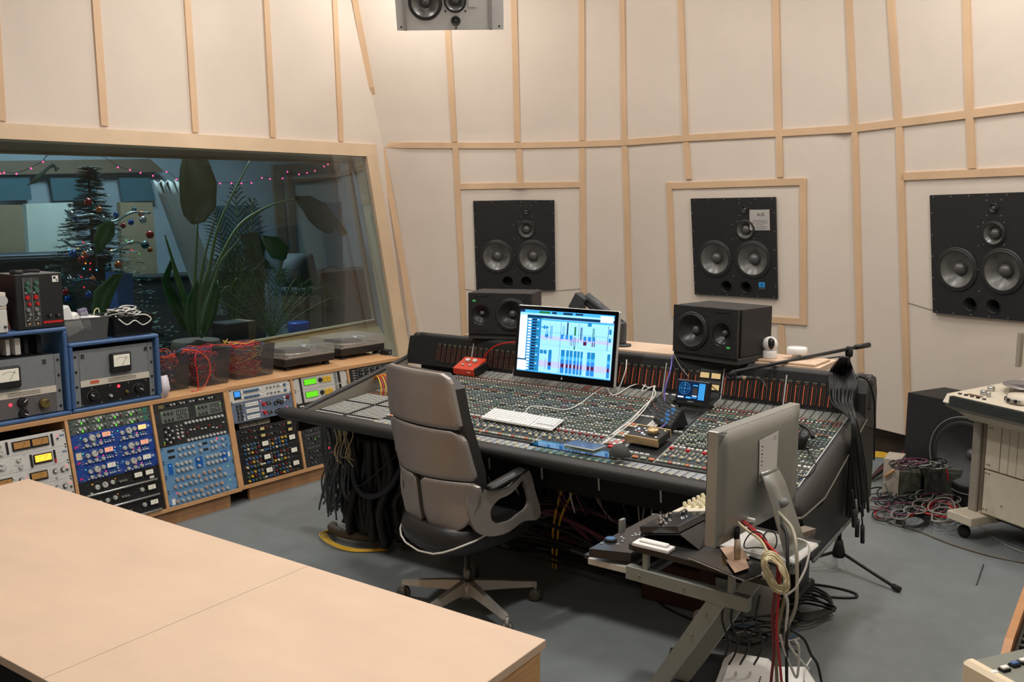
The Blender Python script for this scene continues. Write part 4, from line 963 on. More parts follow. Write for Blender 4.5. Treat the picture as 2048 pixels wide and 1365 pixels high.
for t in range(7):
    b=MB(); b.box(((t+.5)*BAY,yf-.012-FL/2,FZ-.004),(BAY-.003,FL,.008),mat('fader_plate',(176,180,182),.3,.2))
    for c in range(8):
        x=t*BAY+(c+.5)*BAY/8; b.box((x,yf-.016-FL/2,FZ+.0005),(.003,FL*.86,.001),BLKM)
        for k in range(5): b.box((x+.009,yf-.03-k*.02,FZ+.0004),(.008,.0012,.0008),GREY)
    b.build('fader_panel',con)
    for c in range(8):
        x=t*BAY+(c+.5)*BAY/8; y=yf-.012-FL*(R.uniform(.80,.9) if t>4 else R.uniform(.35,.9) if t<4 else .8)
        link('fader',capm(CREAM,.010,.015,.009,'fader'),con,T(x,y,FZ))
b=MB(); b.box(((X1)/2,yf-.006,FZ-.001),(X1,.012,.012),BLKM); b.build('ledge_strip',con)
# centre section
cx=4*BAY; b=MB()
def cb(u,v,w,l,m,h=.007,name='button'):
    k=('c',round(w,3),round(l,3),m.name)
    if k not in cap: q=MB(); q.box((0,0,h/2),(w,l,h),m,bev=.0012); cap[k]=q.mesh(name)
    link(name,cap[k],con,PF@T(cx+u,-v,0))
for i in range(4): cb(.03+i*.045,.03,.026,.012,WH2)
for i in range(6):
    for j in range(9):
        if (i+j)%2==0: rawknob(b,cx+.016+i*.021,.055+j*.026,.0058,.013,KB2,(OR2,WH2,GRB,CR2)[(i*3+j)%4])
for i in range(5): cb(.165+i*.024,.115,.018,.010,WH2); cb(.165+i*.024,.135,.018,.010,CR2)
for i in range(5): cb(.02+i*.024,.315,.02,.010,WH2)
for i in range(3):
    for j in range(2): cb(.02+i*.026,.42+j*.022,.022,.016,(WH2,ORG,CR2)[(i+j)%3])
for j in range(14):
    for i in range(3): cb(.118+i*.017,.27+j*.019,.0145,.015,WH2,h=.006)
for i in range(4):
    for j in range(3): cb(.018+i*.022,.51+j*.02,.018,.015,(WH2,SQ[2],WH2,ORG)[(i+2*j)%4]); cb(.018+i*.022,.60+j*.02,.018,.015,(WH2,WH2,WH2,PINK)[(i+j)%4])
cb(.06,.668,.024,.02,RED); 
for i in range(5): cb(.185+i*.026,.43,.020,.012,LGREY,h=.009); cb(.15+i*.026,.70,.020,.013,LGREY,h=.012)
for i in range(4): cb(.125,.60+i*.022,.014,.02,LGREY)
for i in range(8):
    for j in range(2): rawknob(b,cx+.115+i*.0,.3,.001,.001,KB2,KB2) if False else None
b.box((cx+.10,-.50,.001),(.05,.10,.002),DGREY,PF); b.box((cx+.235,-.33,.001),(.11,.12,.002),DGREY,PF)
stuff(b.build('centre_knobs',con))
# armrest, wraps the front, and the sloped right cheek
prof=[(-.852,.802),(-.875,.804),(-.898,.799),(-.912,.786),(-.914,.768),(-.902,.752),(-.88,.744),(-.84,.742)]
xa=-.60; xb=X1+.01
def arm(x,s=1.,lift=0): return [(x,-.87+(y+.87)*s,.765+(z-.765)*s+lift) for y,z in prof]
b=MB(); rows_=[arm(xa-.045,.25),arm(xa-.035,.7),arm(xa-.01,.95),arm(xa+.03,1.1),arm(-.2,1.1),arm(.2,1.05),arm(.8,1.),arm(xb,1.)]
b.grid(rows_,LEATH); b.add([rows_[0][i] for i in range(8)],[tuple(range(8))],LEATH); b.add([(x,-.852,.803) for x in (xa,xb)]+[(x,-.84,.724) for x in (xb,xa)],[(0,1,2,3)],LEATH); b.build('armrest',con)
ys=[-.90,-.86,-.735,-.6,-.3,-.05,.02]
def pz(y): return ZR+y*math.tan(TL_) if y>yf else zf
rows_=[]
for y in ys:
    zt_=pz(y)+.014 if y>-.86 else .80
    zo=max(.742,.717+(y+.622)*.354) if y>-.88 else .745; zo=min(zo,zt_-.03)
    rows_.append([(X1+.006,y,zt_-.03),(X1+.008,y,zt_),(X1+.028,y,zt_+.004),(X1+.052,y,(zt_*.6+zo*.4)),(X1+.066,y,zo),(X1+.05,y,zo-.02)])
fr=[(p[0]*.35+(X1+.02)*.65,-.916,p[2]*.6+.775*.4) for p in rows_[0]]
b=MB(); b.grid([fr]+rows_,LEATH); b.add(fr,[tuple(range(6))],LEATH); b.build('side_armrest',con)
b=MB(); b.tube([(p[4][0]-.003,p[4][1],p[4][2]-.006) for p in [ [0,0,0,0,(X1+.04,-.925,.742)] ]+[r for r in rows_]],.006,mat('edge_trim_grey',(120,118,108),.5),6); b.build('edge_trim',con)
b=MB(); side=[(-.86,.73),(-.6,.71),(-.3,.80),(0,.92),(.05,1.12),(.12,1.125),(.2,1.08),(.22,.9),(.22,.52),(-.68,.50),(-.78,.60)]
b.add([(X1+.03,y,z) for y,z in side]+[(X1+.056,y,z) for y,z in side],[tuple(range(11)),tuple(range(21,10,-1))]+[(i,(i+1)%11,(i+1)%11+11,i+11) for i in range(11)],BLK); b.build('side_panel',con)
b=MB(); b.tube([(X1+.057,-.69,.503),(X1+.057,.22,.522)],.008,GREY,6); b.build('bottom_rail',con)
b=MB(); cs=[(0,ZR-.04),(.0,ZR+.10),(.03,ZR+.155),(.09,ZR+.175),(.17,ZR+.15),(.2,ZR+.08),(.21,ZR-.1)]
b.add([(X1+.012,y,z) for y,z in cs]+[(X1+.062,y,z) for y,z in cs],[tuple(range(7)),tuple(range(13,6,-1))]+[(i,(i+1)%7,(i+1)%7+7,i+7) for i in range(7)],LEATH); b.build('bridge_cheek',con)
# patch bay at the left
PBF=frame(V((0,0,.84)),V((1,0,0)),V((0,1,.07)).normalized(),V((0,-.07,1)).normalized())
b=MB(); b.box((X0/2,-.42,-.005),(-X0-.004,.84,.01),BLKM,PBF); b.build('patchbay_panel',con)
PW=mat('patch_strip_white',(214,212,204),.5); PBR=mat('patch_strip_brown',(150,112,92),.6)
wb_=boxmesh(.205,.0065,.003,PW,name='patch_strip'); wbb=boxmesh(.205,.0065,.003,PBR,name='patch_strip')
jk=MB(); n=0
for j in range(38):
    y=-.822+j*.0208
    if j in (3,13): continue
    for sx in (-.36,-.125):
        if n<100: link('patch_strip',wbb if j in(22,23,24) else wb_,con,PBF@T(sx,y,.002)); n+=1
        for i in range(24): jk.box((sx-.098+i*.0085,y+.0095,.001),(.0055,.0055,.001),BLK if (i+j)%3 else GREY,PBF)
stuff(jk.build('patch_sockets',con))
b=MB(); ck=[(-.84,.795),(-.7,.82),(-.3,.90),(0,.965),(0,.83),(-.84,.775)]
b.add([(X0-.004,y,z) for y,z in ck]+[(X0-.02,y,z) for y,z in ck],[tuple(range(6))[::-1],tuple(range(6,12))]+[(i,(i+1)%6,(i+1)%6+6,i+6) for i in range(6)],mat('cheek_grey',(128,122,110),.55)); b.build('side_cheek',con)
b=MB(); b.tube([(X0-.022,-.86,.79),(X0-.022,-.7,.826),(X0-.022,-.3,.906),(X0-.022,.02,.975)],.017,LEATH,8,sub=3); b.build('cheek_pad',con)
b=MB(); b.box((X0-.03,-.45,.74),(.02,.85,.11),BLK); b.build('side_panel',con)
for i,(m,dx) in enumerate(((YC,0),(RC,.008),(YC,.016),(RC,.024),(YC,.032),(RC,.04),(YC,.048))):
    y=-.36+dx*1.4; zz=.84+y*.07
    b=MB(); b.tube([(X0+.12+dx,y-.02,zz+.0),(X0+.115+dx,y-.01,zz+.05),(X0+.06+dx*.6,y+.02,zz+.10),(X0+.0,y+.05,zz+.075),(X0-.045,y+.06,zz+.0)],.0036,m,5,sub=5,mx=CF); 
    wmesh(b,'patch_cable',('yellow' if m is YC else 'red')+' cable arching over the left cheek into the patch bay','cable',group='cables arching over the patch bay cheek ('+('yellow' if m is YC else 'red')+')')
b=MB(); b.tube([(X0+.30,-.30,.825),(X0+.33,-.26,.86),(X0+.40,-.22,.86),(X0+.43,-.3,.83),(X0+.36,-.33,.85),(X0+.28,-.29,.84),(X0+.36,-.24,.85),(X0+.44,-.26,.83)],.0036,RC,5,sub=6,mx=CF); wmesh(b,'patch_cable','short red patch cable coiled on the patch bay','cable')
# ================================================================= ON AND BEHIND THE CONSOLE
def L2W(x,y,z): return CF@V((x,y,z))
SHZ=1.134
t=thing('shelf','pale plywood shelf running behind the console meter bridge','shelf',CF)
b=MB(); b.box((.92,.26,SHZ-.015),(2.1,.30,.028),PLY,bev=.001); b.build('board',t)
for x in (.2,1.0,1.8): 
    b=MB(); b.box((x,.30,(SHZ-.03)/2),(.04,.12,SHZ-.03),OAK); b.build('support_post',t)
t=thing('wooden_block','low pale wooden block at the right end of the shelf','block',CF@T(1.77,.24,SHZ+.001)@RZ(rad(-3)))
b=MB(); b.box((0,0,.005),(.36,.22,.009),PLY,bev=.001); b.build('top_board',t)
def nearfield(mx,label,left):
    t=thing('desk_monitor',label,'speaker',mx,'desk monitor speakers'); W,Hh,D=.37,.235,.29
    b=MB(); b.box((W/2,D/2,.016),(W+.006,D+.01,.032),mat('foam_pad',(54,52,50),.9),bev=.003); b.build('isolation_pad',t)
    z0=.033
    b=MB(); b.box((W/2,D/2+.012,z0+Hh/2),(W,D-.02,Hh),BLKC,bev=.004); b.build('cabinet',t)
    xw=.255 if left else .115; xt=.075 if left else .285
    plate(W,Hh,[(xw,.115,.088),(xt,.115,.052)],.02,BLKC,'baffle',t,T(0,.004,z0))
    driver(t,xw,z0+.115,.094,y=-.016,depth=.42,dome=.26,cone=mat('cone_dark',(46,46,45),.35))
    b=MB(); b.lathe([(.062,0),(.052,-.006),(.03,-.028),(.017,-.036)],mat('waveguide',(34,34,34),.3),T(xt,-.017,z0+.115)@FACE,28,caps=False); b.lathe([(.017,-.036),(.015,-.024),(.008,-.018),(.0001,-.016)],DOME,T(xt,-.017,z0+.115)@FACE,18,caps=False); b.build('tweeter',t)
    for z in(.018,Hh-.018):
        b=MB(); b.box((xt,-.0175,z0+z),(.085,.003,.006),BLKM); b.build('slot_port',t)
    b=MB(); b.box(((xw+xt)/2+(.012 if left else -.012),-.018,z0+.10),(.005,.003,.045),mat('gold_strip',(120,100,70),.4,.6)); b.build('badge',t)
    b=MB(); b.box((xt+(-.04 if left else .04),-.018,z0+(.19 if left else .05)),(.018,.003,.008),mat('display_green',(60,160,70),em=.6)); b.build('status_display',t)
    return t
nearfield(CF@T(-.005,.0,SHZ-.004)@RZ(rad(22)),'black desk monitor left of the computer screen, tweeter on its left',True)
nearfield(CF@T(1.265,.045,SHZ-.004)@RZ(rad(-12)),'black desk monitor right of the computer screen, woofer on its left',False)
# monitor on arm
mw,mh_=.622,.392
MX=CF@T(.405,-.15,.972)@RX(rad(-7))
t=thing('computer_monitor','widescreen monitor showing a blue audio editing window above the console','monitor',MX)
b=MB(); b.box((mw/2,.016,mh_/2),(mw,.026,mh_),ALU,bev=.008); b.build('housing',t)
b=MB(); b.box((mw/2,.001,mh_/2),(mw-.006,.003,mh_-.006),mat('bezel_glass',(10,10,12),.12),bev=.0015); b.build('bezel',t)
b=MB(); b.lathe([(.006,0),(.004,.0008)],LGREY,T(mw/2,-.0008,.018)@FACE,10); b.tube([(mw/2,-.001,.024),(mw/2+.003,-.001,.029)],.0012,LGREY,4); b.build('logo',t)
SX0,SX1,SZ0,SZ1=.024,mw-.024,.038,mh_-.024
def em(n,c,s): return mat(n,c,.4,em=s)
S1=em('screen_pale',(140,198,252),1.15); S2=em('screen_teal',(20,120,180),.9); S3=em('screen_blue',(20,60,220),.9); S4=em('screen_maroon',(80,24,70),.6); S5=em('screen_dark',(10,50,90),.5); S6=em('screen_white',(215,238,255),1.15); S7=em('screen_green',(30,120,60),.6); S8=em('screen_azure',(60,160,230),1.); S9=em('screen_lilac',(170,180,240),1.0)
b=MB()
def sr(x0,y0,x1,y1,m,l=1):
    X=SX0+(SX1-SX0)*(x0+x1)/2; Z=SZ1-(SZ1-SZ0)*(y0+y1)/2; b.add([(SX0+(SX1-SX0)*x,-.0008-l*.00015,SZ1-(SZ1-SZ0)*y) for x,y in((x0,y0),(x0,y1),(x1,y1),(x1,y0))],[(0,1,2,3)],m)
sr(0,0,1,1,S1,0); sr(0,0,1,.05,S8); sr(0,.0,.05,.04,S5,2); sr(.21,.01,.33,.045,S7,2); sr(.35,.01,.40,.045,S5,2); sr(.47,.01,.57,.045,S5,2); sr(.6,.01,.68,.04,S5,2); sr(.86,.02,.99,.12,S6,3)
sr(.08,.08,1,.125,S5); sr(.24,.13,1,.155,S8); sr(0,.09,.08,.80,S6,1); sr(0,.80,.1,.82,S5,2); sr(0,.83,.1,.99,S6,2)
sr(.085,.125,.24,1,S2)
for k in range(18): y=.14+k*.047; sr(.095,y,.13,y+.026,S6,2); sr(.14,y,.19,y+.034,S5,2); sr(.195,y+.008,.215,y+.02,S7 if k%3 else S6,2); sr(.10,y+.03,.23,y+.035,S8,2)
sr(.24,.40,.99,.46,S9,1); sr(.24,.80,.99,.9,S9,1); sr(.24,.34,.99,.345,S8,2); sr(.24,.55,.99,.553,S8,2); sr(.455,.16,.458,.99,S5,2)
for k in range(12): sr(.24,.2+k*.03,.95,.2015+k*.03,S8,1)
for (x0,y0,x1,y1,m) in [(.245,.255,.325,.275,S2),(.27,.235,.285,.295,S2),(.295,.24,.31,.29,S2),(.30,.30,.305,.44,S2),(.315,.3,.32,.44,S2),(.29,.37,.325,.42,S2),(.345,.23,.352,.44,S2),(.36,.23,.366,.44,S2),(.245,.63,.28,.69,S2),(.287,.63,.32,.69,S2),(.34,.62,.375,.74,S2),(.34,.74,.375,.82,S3),(.34,.82,.375,.87,S4),(.34,.87,.375,.94,S3),(.31,.76,.313,.94,S4),
 (.52,.16,.535,.36,S5),(.475,.22,.479,.38,S7),(.49,.22,.494,.38,S5),(.46,.36,.49,.43,S3),(.51,.36,.54,.43,S3),(.555,.36,.585,.43,S3),(.565,.43,.57,.52,S4),(.58,.43,.585,.52,S4),(.60,.22,.618,.36,S7),(.60,.38,.605,.52,S4),(.615,.38,.62,.52,S4),(.605,.52,.618,.58,S7),(.645,.16,.648,.5,S4),(.665,.22,.675,.42,S5),(.68,.22,.685,.42,S5),(.70,.36,.73,.43,S3),(.745,.36,.78,.43,S3),(.70,.44,.735,.50,S4),(.735,.14,.775,.20,S2),(.79,.22,.797,.40,S7),(.803,.22,.81,.40,S7),(.79,.36,.82,.43,S3),(.79,.44,.80,.51,S4),(.81,.44,.82,.51,S4)]: sr(x0,y0,x1,y1,m,3)
for (x0,x1) in ((.475,.515),(.53,.56),(.568,.598),(.61,.64),(.648,.672),(.682,.705),(.75,.785),(.79,.83),(.955,.985)): sr(x0,.60,x1,.70,S2,3); sr(x0,.70,x1,.755,S8,3); sr(x0,.755,x1,.82,S3,3); sr(x0+.003,.82,x1-.003,.88,S4,3); sr(x0,.88,x1,.97,S3,3)
sr(.945,.17,.95,.55,S5,3); sr(.955,.22,.98,.30,S2,3); sr(.955,.36,.98,.42,S2,3); sr(0,.985,1,1,S8,4)
b.build('screen',t)
ARM=mat('arm_charcoal',(58,62,64),.45)
t=thing('screen_mount','folded charcoal monitor arm standing on the shelf behind the screen','mount',CF)
b=MB(); b.lathe([(.055,0),(.055,.008),(.03,.012)],ARM,T(.87,.22,SHZ+.001),20); b.box((.87,.22,SHZ+.07),(.045,.055,.13),ARM,bev=.012); b.build('base',t)
b=MB(); b.tube([(.87,.22,SHZ+.115),(.66,.20,SHZ+.262)],.026,ARM,8); b.tube([(.86,.20,SHZ+.09),(.66,.18,SHZ+.23)],.012,BLKM,8); b.build('upper_arm',t)
b=MB(); b.box((0,0,0),(.075,.06,.10),ARM,T(.625,.18,SHZ+.225)@RY(rad(30)),bev=.006); b.build('elbow_cover',t)
b=MB(); b.tube([(.625,.17,SHZ+.2),(.66,.05,SHZ+.09),(.70,-.06,SHZ+.03),(.715,-.098,SHZ+.01)],.018,ARM,8,sub=4); b.build('fore_arm',t)
# camera and small white puck, on the block
WG=mat('white_gloss',(236,234,230),.25,coat=.3)
t=thing('security_camera','small white ball-headed camera on the wooden block','camera',CF@T(1.70,.20,SHZ+.0115)@RZ(rad(30)))
b=MB(); b.lathe([(.034,0),(.036,.004),(.034,.03),(.030,.038)],WG,None,24); b.build('base',t)
b=MB(); b.sphere(.038,WG,T(0,0,.068),24); b.build('head',t); b=MB(); b.sphere(.020,BLK,T(0,-.022,.072)@M4.Diagonal((1,1,1.5,1)),18); b.build('lens',t)
t=thing('small_sensor','round white puck-shaped device beside the ball-headed camera','device',CF@T(1.815,.26,SHZ+.0115))
b=MB(); b.lathe([(.022,0),(.022,.014),(.030,.020)],WG,None,24); b.build('stem',t); b=MB(); b.lathe([(.046,.0205),(.050,.025),(.050,.05),(.044,.056),(.0001,.057)],WG,None,28); b.build('cap',t)
# things lying on the sloped panel
def onp(x,v,rz=0,h=.0155): return CF@PF@T(x,v,h)@RZ(rad(rz))
K=mat('key_white',(232,231,228),.45)
t=thing('keyboard','flat white and silver computer keyboard lying across the console knobs','keyboard',onp(.745,-.572,-1.5,.0165)@RX(rad(3)))
b=MB(); b.box((0,0,.003),(.425,.118,.006),ALU,bev=.002); b.build('base_plate',t)
nk_=0
for j in range(6):
    y=.045-j*.0182
    for i in range(21):
        if j==5 and 3<i<9: continue
        x=-.198+i*.0193+(.004 if i>14 else 0)
        if nk_<100: link('key',boxmesh(.0165,.0155,.003,K,name='key'),t,T(x,y,.0078)); nk_+=1
b=MB()
for i in range(21):
    if not 3<i<9: b.box((-.198+i*.0193+(.004 if i>14 else 0),.045-5*.0182,.0078),(.0165,.0155,.003),K)
b.box((-.082,.045-5*.0182,.0078),(.09,.0155,.003),K); stuff(b.build('lower_keys',t))
t=thing('preamp_box','small orange-red box with two silver knobs at far left of the console','audio unit',CF@PF@T(-.015,-.135,.0165))
OB=mat('orange_red',(206,62,34),.4); b=MB(); b.add([(0,0,0),(.15,0,0),(.15,.125,0),(0,.125,0),(0,0,.035),(.15,0,.035),(.15,.125,.06),(0,.125,.06)],[(3,2,1,0),(4,5,6,7),(0,1,5,4),(1,2,6,5),(2,3,7,6),(3,0,4,7)],OB); b.build('case',t)
b=MB(); b.box((.154,.062,.022),(.012,.125,.044),BLK,bev=.002); b.build('side_cap',t)
for x in(.05,.10): link('knob',knobmesh(.016,.013,ALU,WHT),t,T(x,.085,.0515)@RX(rad(11)))
for x in(.045,.095): link('knob',knobmesh(.008,.008,ALU),t,T(x,.04,.0435)@RX(rad(11)))
b=MB(); b.box((.11,-.0006,.018),(.022,.001,.004),WHT); b.build('white_mark',t)
single([cl(955,722)*0+CF.inverted()@V((0,0,0)) if False else L2W(.10,-.01,1.0),L2W(.13,-.02,1.05),L2W(.20,-.03,1.105),L2W(.30,-.045,1.135),L2W(.42,-.07,1.15)],.0042,RC,'red cable arching from the orange-red box to behind the screen')
GOLD=mat('gold',(206,178,132),.35,.6)
t=thing('monitor_controller','black and gold monitor controller box with one large gold knob','controller',onp(1.425,-.572,-3,.013))
b=MB(); b.box((0,0,.020),(.16,.115,.034),BLK,bev=.002); b.build('case',t)
for y in(-.059,.059):
    b=MB(); b.box((0,y,.022),(.166,.006,.036),GOLD,bev=.001); b.build('gold_edge',t)
b=MB(); b.lathe([(.026,0),(.025,.017),(.023,.02),(.0001,.02)],GOLD,T(.025,.006,.0375),28); b.build('knob',t)
for x,y,m in((-.055,.02,LEDB),(-.03,.03,WHT),(-.01,.035,LEDB),(-.058,-.002,WHT),(-.036,-.01,PINK),(-.018,-.016,LEDB),(-.012,.012,WHT),(.0,-.03,WHT),(.066,.04,CREAM),(.06,-.035,WHT)): 
    q=MB(); q.lathe([(.0055,0),(.005,.003)],mat('white_glow',(200,225,255),em=1.6) if m is LEDB else m,T(x,y,.0375),12); q.build('round_button',t)
text('trinnov',.012,WHT,t,T(-.05,.047,.0495)) if False else None
t=thing('key_pad_controller','black angled key pad with glowing blue keys in the console centre','controller',onp(1.44,-.375,-30,.014))
b=MB(); b.add([(-.07,-.045,0),(.07,-.045,0),(.07,.05,0),(-.07,.05,0),(-.07,-.045,.012),(.07,-.045,.012),(.07,.028,.085),(-.07,.028,.085)],[(3,2,1,0),(4,5,6,7),(0,1,5,4),(1,2,6,5),(2,3,7,6),(3,0,4,7)],BLK); b.build('case',t)
kx=V((1,0,0)); ky=V((0,.073,.073)).normalized(); kf=frame(V((-.07,-.045,.012)),kx,ky,kx.cross(ky))
KB_=mat('key_glow_blue',(50,100,150),.4,em=.35)
for i in range(8):
    for j in range(5): link('key',boxmesh(.0135,.0135,.003,KB_ if (i in(3,4,5) and (i+j)%3!=1) else DGREY,name='key'),t,kf@T(.015+i*.0158,.014+j*.0172,.0012))
b=MB(); b.box((.07,.097,.0008),(.03,.006,.001),LGREY,kf); b.build('label',t)
RT_=onp(1.44,-.145,-2,.016)
t=thing('meter_display','black tilted meter display with a round blue goniometer on the console centre','display',CF@T(1.375,-.19,.942)@RZ(rad(-2))@RX(rad(-14)))
b=MB(); b.box((.085,.015,.062),(.170,.028,.124),BLK,bev=.005); b.build('case',t)
b=MB(); b.box((.083,-.0005,.073),(.138,.002,.086),mat('display_navy',(14,40,80),.3,em=.25)); 
b.tube([(.046+.028*math.cos(2*PI*i/24),-.002,.082+.028*math.sin(2*PI*i/24)) for i in range(24)],.0012,S2,4,closed=True); b.tube([(.046+.018*math.cos(2*PI*i/20),-.002,.082+.018*math.sin(2*PI*i/20)) for i in range(20)],.001,S2,4,closed=True); b.tube([(.046,-.002,.055),(.046,-.002,.109)],.0008,S8,4); b.tube([(.02,-.002,.082),(.072,-.002,.082)],.0008,S8,4)
b.box((.134,-.002,.073),(.030,.001,.078),S8); b.box((.1,-.002,.072),(.022,.001,.03),DGREY); b.box((.1,-.002,.05),(.024,.001,.004),S6); b.box((.1,-.002,.1),(.024,.001,.005),S8); b.box((.1,-.002,.042),(.024,.001,.004),S8); b.box((.03,-.002,.040),(.03,.001,.006),S6); b.box((.07,-.002,.04),(.025,.001,.008),S8)
for i in range(9): b.box((.122+.003*i,-.0028,.073),(.0008,.0006,.078),S5)
b.build('screen',t)
for i in range(7): link('button',boxmesh(.010,.006,.003,DGREY),t,T(.03+i*.018,-.0008,.014))
b=MB(); b.box((.083,-.0005,.022),(.03,.001,.003),LGREY); b.build('label',t)
for x in(.0,.17):
    b=MB(); b.box((x,.03,.01),(.008,.08,.02),BLK); b.build('stand_foot',t)
GLP=glassmat('glass_plate',(205,228,222),.9)
b=MB(); b.box((1.20,-.795,.8225),(.44,.105,.006),GLP); tag(b.build('glass_plate',mx=CF),'thin glass plate resting over the faders under the trackpad','glass')
t=thing('trackpad','flat silver trackpad reflecting blue light at the console front edge','trackpad',CF@T(1.205,-.745,.8275)@RZ(rad(-4)))
b=MB(); b.box((0,0,.004),(.16,.10,.007),ALU,bev=.002); b.build('body',t); b=MB(); b.box((0,0,.0082),(.156,.096,.001),mat('pad_glass',(110,120,130),.15,.5)); b.build('touch_surface',t)
b=MB(); b.lathe([(.047,0),(.05,.008),(.040,.03),(.022,.047),(.0001,.053)],mat('soft_grey',(58,60,58),.7),None,20); tag(b.build('pointing_puck',mx=CF@T(1.405,-.792,.8265)@M4.Diagonal((1,.8,1,1))),'dark grey rounded pyramid mouse on the glass plate','mouse')
HP=mat('headphone_black',(20,20,21),.4)
t=thing('headphones','black headphones lying on the right end of the console','headphones',onp(2.02,-.43,20,.016))
for s in (-1,1):
    b=MB(); b.lathe([(.040,0),(.042,.012),(.034,.030),(.0001,.034)],HP,T(.055*s,.0,.026)@RY(rad(-62*s)),18); b.build('ear_cup',t)
b=MB(); b.tube([(-.085,0,.04),(-.075,.06,.045),(-.03,.115,.05),(.03,.115,.05),(.075,.06,.045),(.085,0,.04)],.009,HP,8,sub=5); b.build('headband',t)
single([CF@cl(*p) + V((0,0,.022)) for p in ((1603,905),(1620,918),(1630,945),(1612,965),(1590,962))],.003,KC_,'thin black headphone lead on the right end of the console')
# cables across the desk
def deskline(pts,lift=.02): return [CF@cl(*p)+V((0,0,lift)) for p in pts]
single(deskline([(1230,914),(1195,905),(1222,880),(1262,850),(1290,820),(1310,800),(1308,783),(1312,762)],.022)[2:],.0036,WC,'white cable running diagonally up the console beside the centre section')
single(deskline([(1196,905),(1226,884),(1266,853),(1294,822),(1306,795),(1309,755),(1300,768),(1283,792),(1310,781),(1306,790)],.024),.003,WC,'thin white cable with a peaked loop near the meter bridge')
single(deskline([(1212,778),(1222,797),(1236,796),(1258,782),(1278,776),(1296,783),(1310,780)]),.003,WC,'white cable trailing from the screen toward the centre section')
single(deskline([(1050,835),(1060,822),(1090,822),(1130,828),(1160,816),(1185,797),(1212,780)]),.0028,WC,'keyboard lead curving over the knobs to the screen')
single([L2W(1.05,-.06,1.11),L2W(1.06,-.09,1.06),L2W(1.045,-.11,.99),L2W(1.03,-.12,.95)],.003,WC,'white cable dropping behind the right edge of the screen')
VC=mat('cable_violet',(104,92,170),.45)
single([CF@cl(1345,712,y=.05),CF@cl(1341,740,y=-.06),CF@cl(1331,775,y=-.12),CF@cl(1329,812)+V((0,0,.03)),CF@cl(1338,850)+V((0,0,.03)),CF@cl(1318,872)+V((0,0,.03))],.0042,VC,'violet cable dropping from the shelf into the centre section')
single([L2W(1.28,.03,1.145),L2W(1.36,-.03,1.10),L2W(1.5,-.06,1.03),L2W(1.58,-.08,.98),L2W(1.60,-.12,.955)],.0022,KC_,'thin black lead crossing the small yellow meters')
single([L2W(1.27,.03,1.145),L2W(1.33,-.03,1.10),L2W(1.40,-.08,1.06)],.0018,GC,'thin grey lead going to the tilted meter display')
single([CF@cl(1426,812)+V((0,0,.03)),CF@cl(1408,822)+V((0,0,.03)),CF@cl(1395,840)+V((0,0,.03)),CF@cl(1382,850)+V((0,0,.03))],.003,KC_,'black lead between the meter display and the key pad')
# boom stand behind the console's right end
t=thing('microphone_stand','black boom microphone stand behind the right end of the console','microphone stand',CF@T(1.985,.565,0))
b=MB(); b.tube([(0,0,.08),(0,0,.62)],.011,BLK,10); b.build('lower_tube',t)
b=MB(); b.tube([(0,0,.62),(0,0,1.15)],.008,BLK,10); b.build('upper_tube',t)
b=MB(); b.lathe([(.03,.07),(.034,.09),(.024,.13),(.018,.16)],BLKM,None,14); b.build('hub',t)
ft=[onz(1800,1182,.012),onz(1708,1078,.012)]; hub=L2W(1.985,.565,.1)
a1=(ft[0]-hub); a2=(ft[1]-hub); a3=-(a1.normalized()+a2.normalized()*.6).normalized()*.38; a3=V((-.36,-.02,-.09))
tinv=(CF@T(1.985,.565,0)).inverted()
for f in (ft[0],V((hub.x+.12,hub.y+.34,.012)),V((hub.x-.36,hub.y-.03,.012))):
    q=tinv@f; b=MB(); b.tube([(0,0,.10),q],.0085,BLK,8); lg=b.build('leg',t); d=(q-V((0,0,.1))).normalized()
    b=MB(); b.tube([q-d*.04,q+V((0,0,.004))],.015,BLKM,10); b.build('rubber_foot',lg)
cl0=V((0,0,1.155)); far=tinv@(CF@cl(1741,702,y=.62)); tip=V((1.675-1.985,-.20-.565,1.13))
bd=(tip-cl0).normalized()
b=MB(); b.lathe([(.018,-.02),(.02,0),(.016,.03)],BLKM,T(0,0,1.15),12); b.build('clamp',t)
bt=V((0,0,1.172)); b=MB(); b.tube([bt-bd*.12,tip+V((0,0,.0))],.009,BLK,8); b.tube([bt-bd*.16,bt-bd*.05],.013,BLK,10); b.build('boom_arm',t)
b=MB(); b.tube([tip,tip+bd*.03+V((0,0,-.012))],.012,BLKM,8); b.build('microphone_clip',t)
mp=CF@T(1.985,.565,0)@(tip+V((0.0,-.0,-.03)))
t=thing('microphone','slim black microphone clipped to the boom above the meter bridge','microphone',T(*mp)@CF.to_quaternion().to_matrix().to_4x4()@RZ(rad(-8)))
b=MB(); b.tube([(-.035,0,-.006),(.045,0,.006)],.011,BLK,10); b.build('body',t); b=MB(); b.tube([(.045,0,.006),(.062,0,.008)],.0095,mat('tape_beige',(150,128,98),.7),10); b.build('tape_band',t); b=MB(); b.tube([(.062,0,.008),(.09,0,.010)],.008,BLKM,10); b.build('plug',t)
single([mp+DX*.09+V((0,0,.012)),mp+DX*.13+V((0,0,.005)),mp+DX*.15+V((0,0,-.03))]+[L2W(1.985,.565,1.15)+(L2W(1.62,-.05,1.10)-L2W(1.985,.565,1.15))*k+V((0,0,-.02+.012*math.sin(k*9))) for k in (.75,.5,.25,.05)],.0032,KC_,'microphone lead wound along the boom')
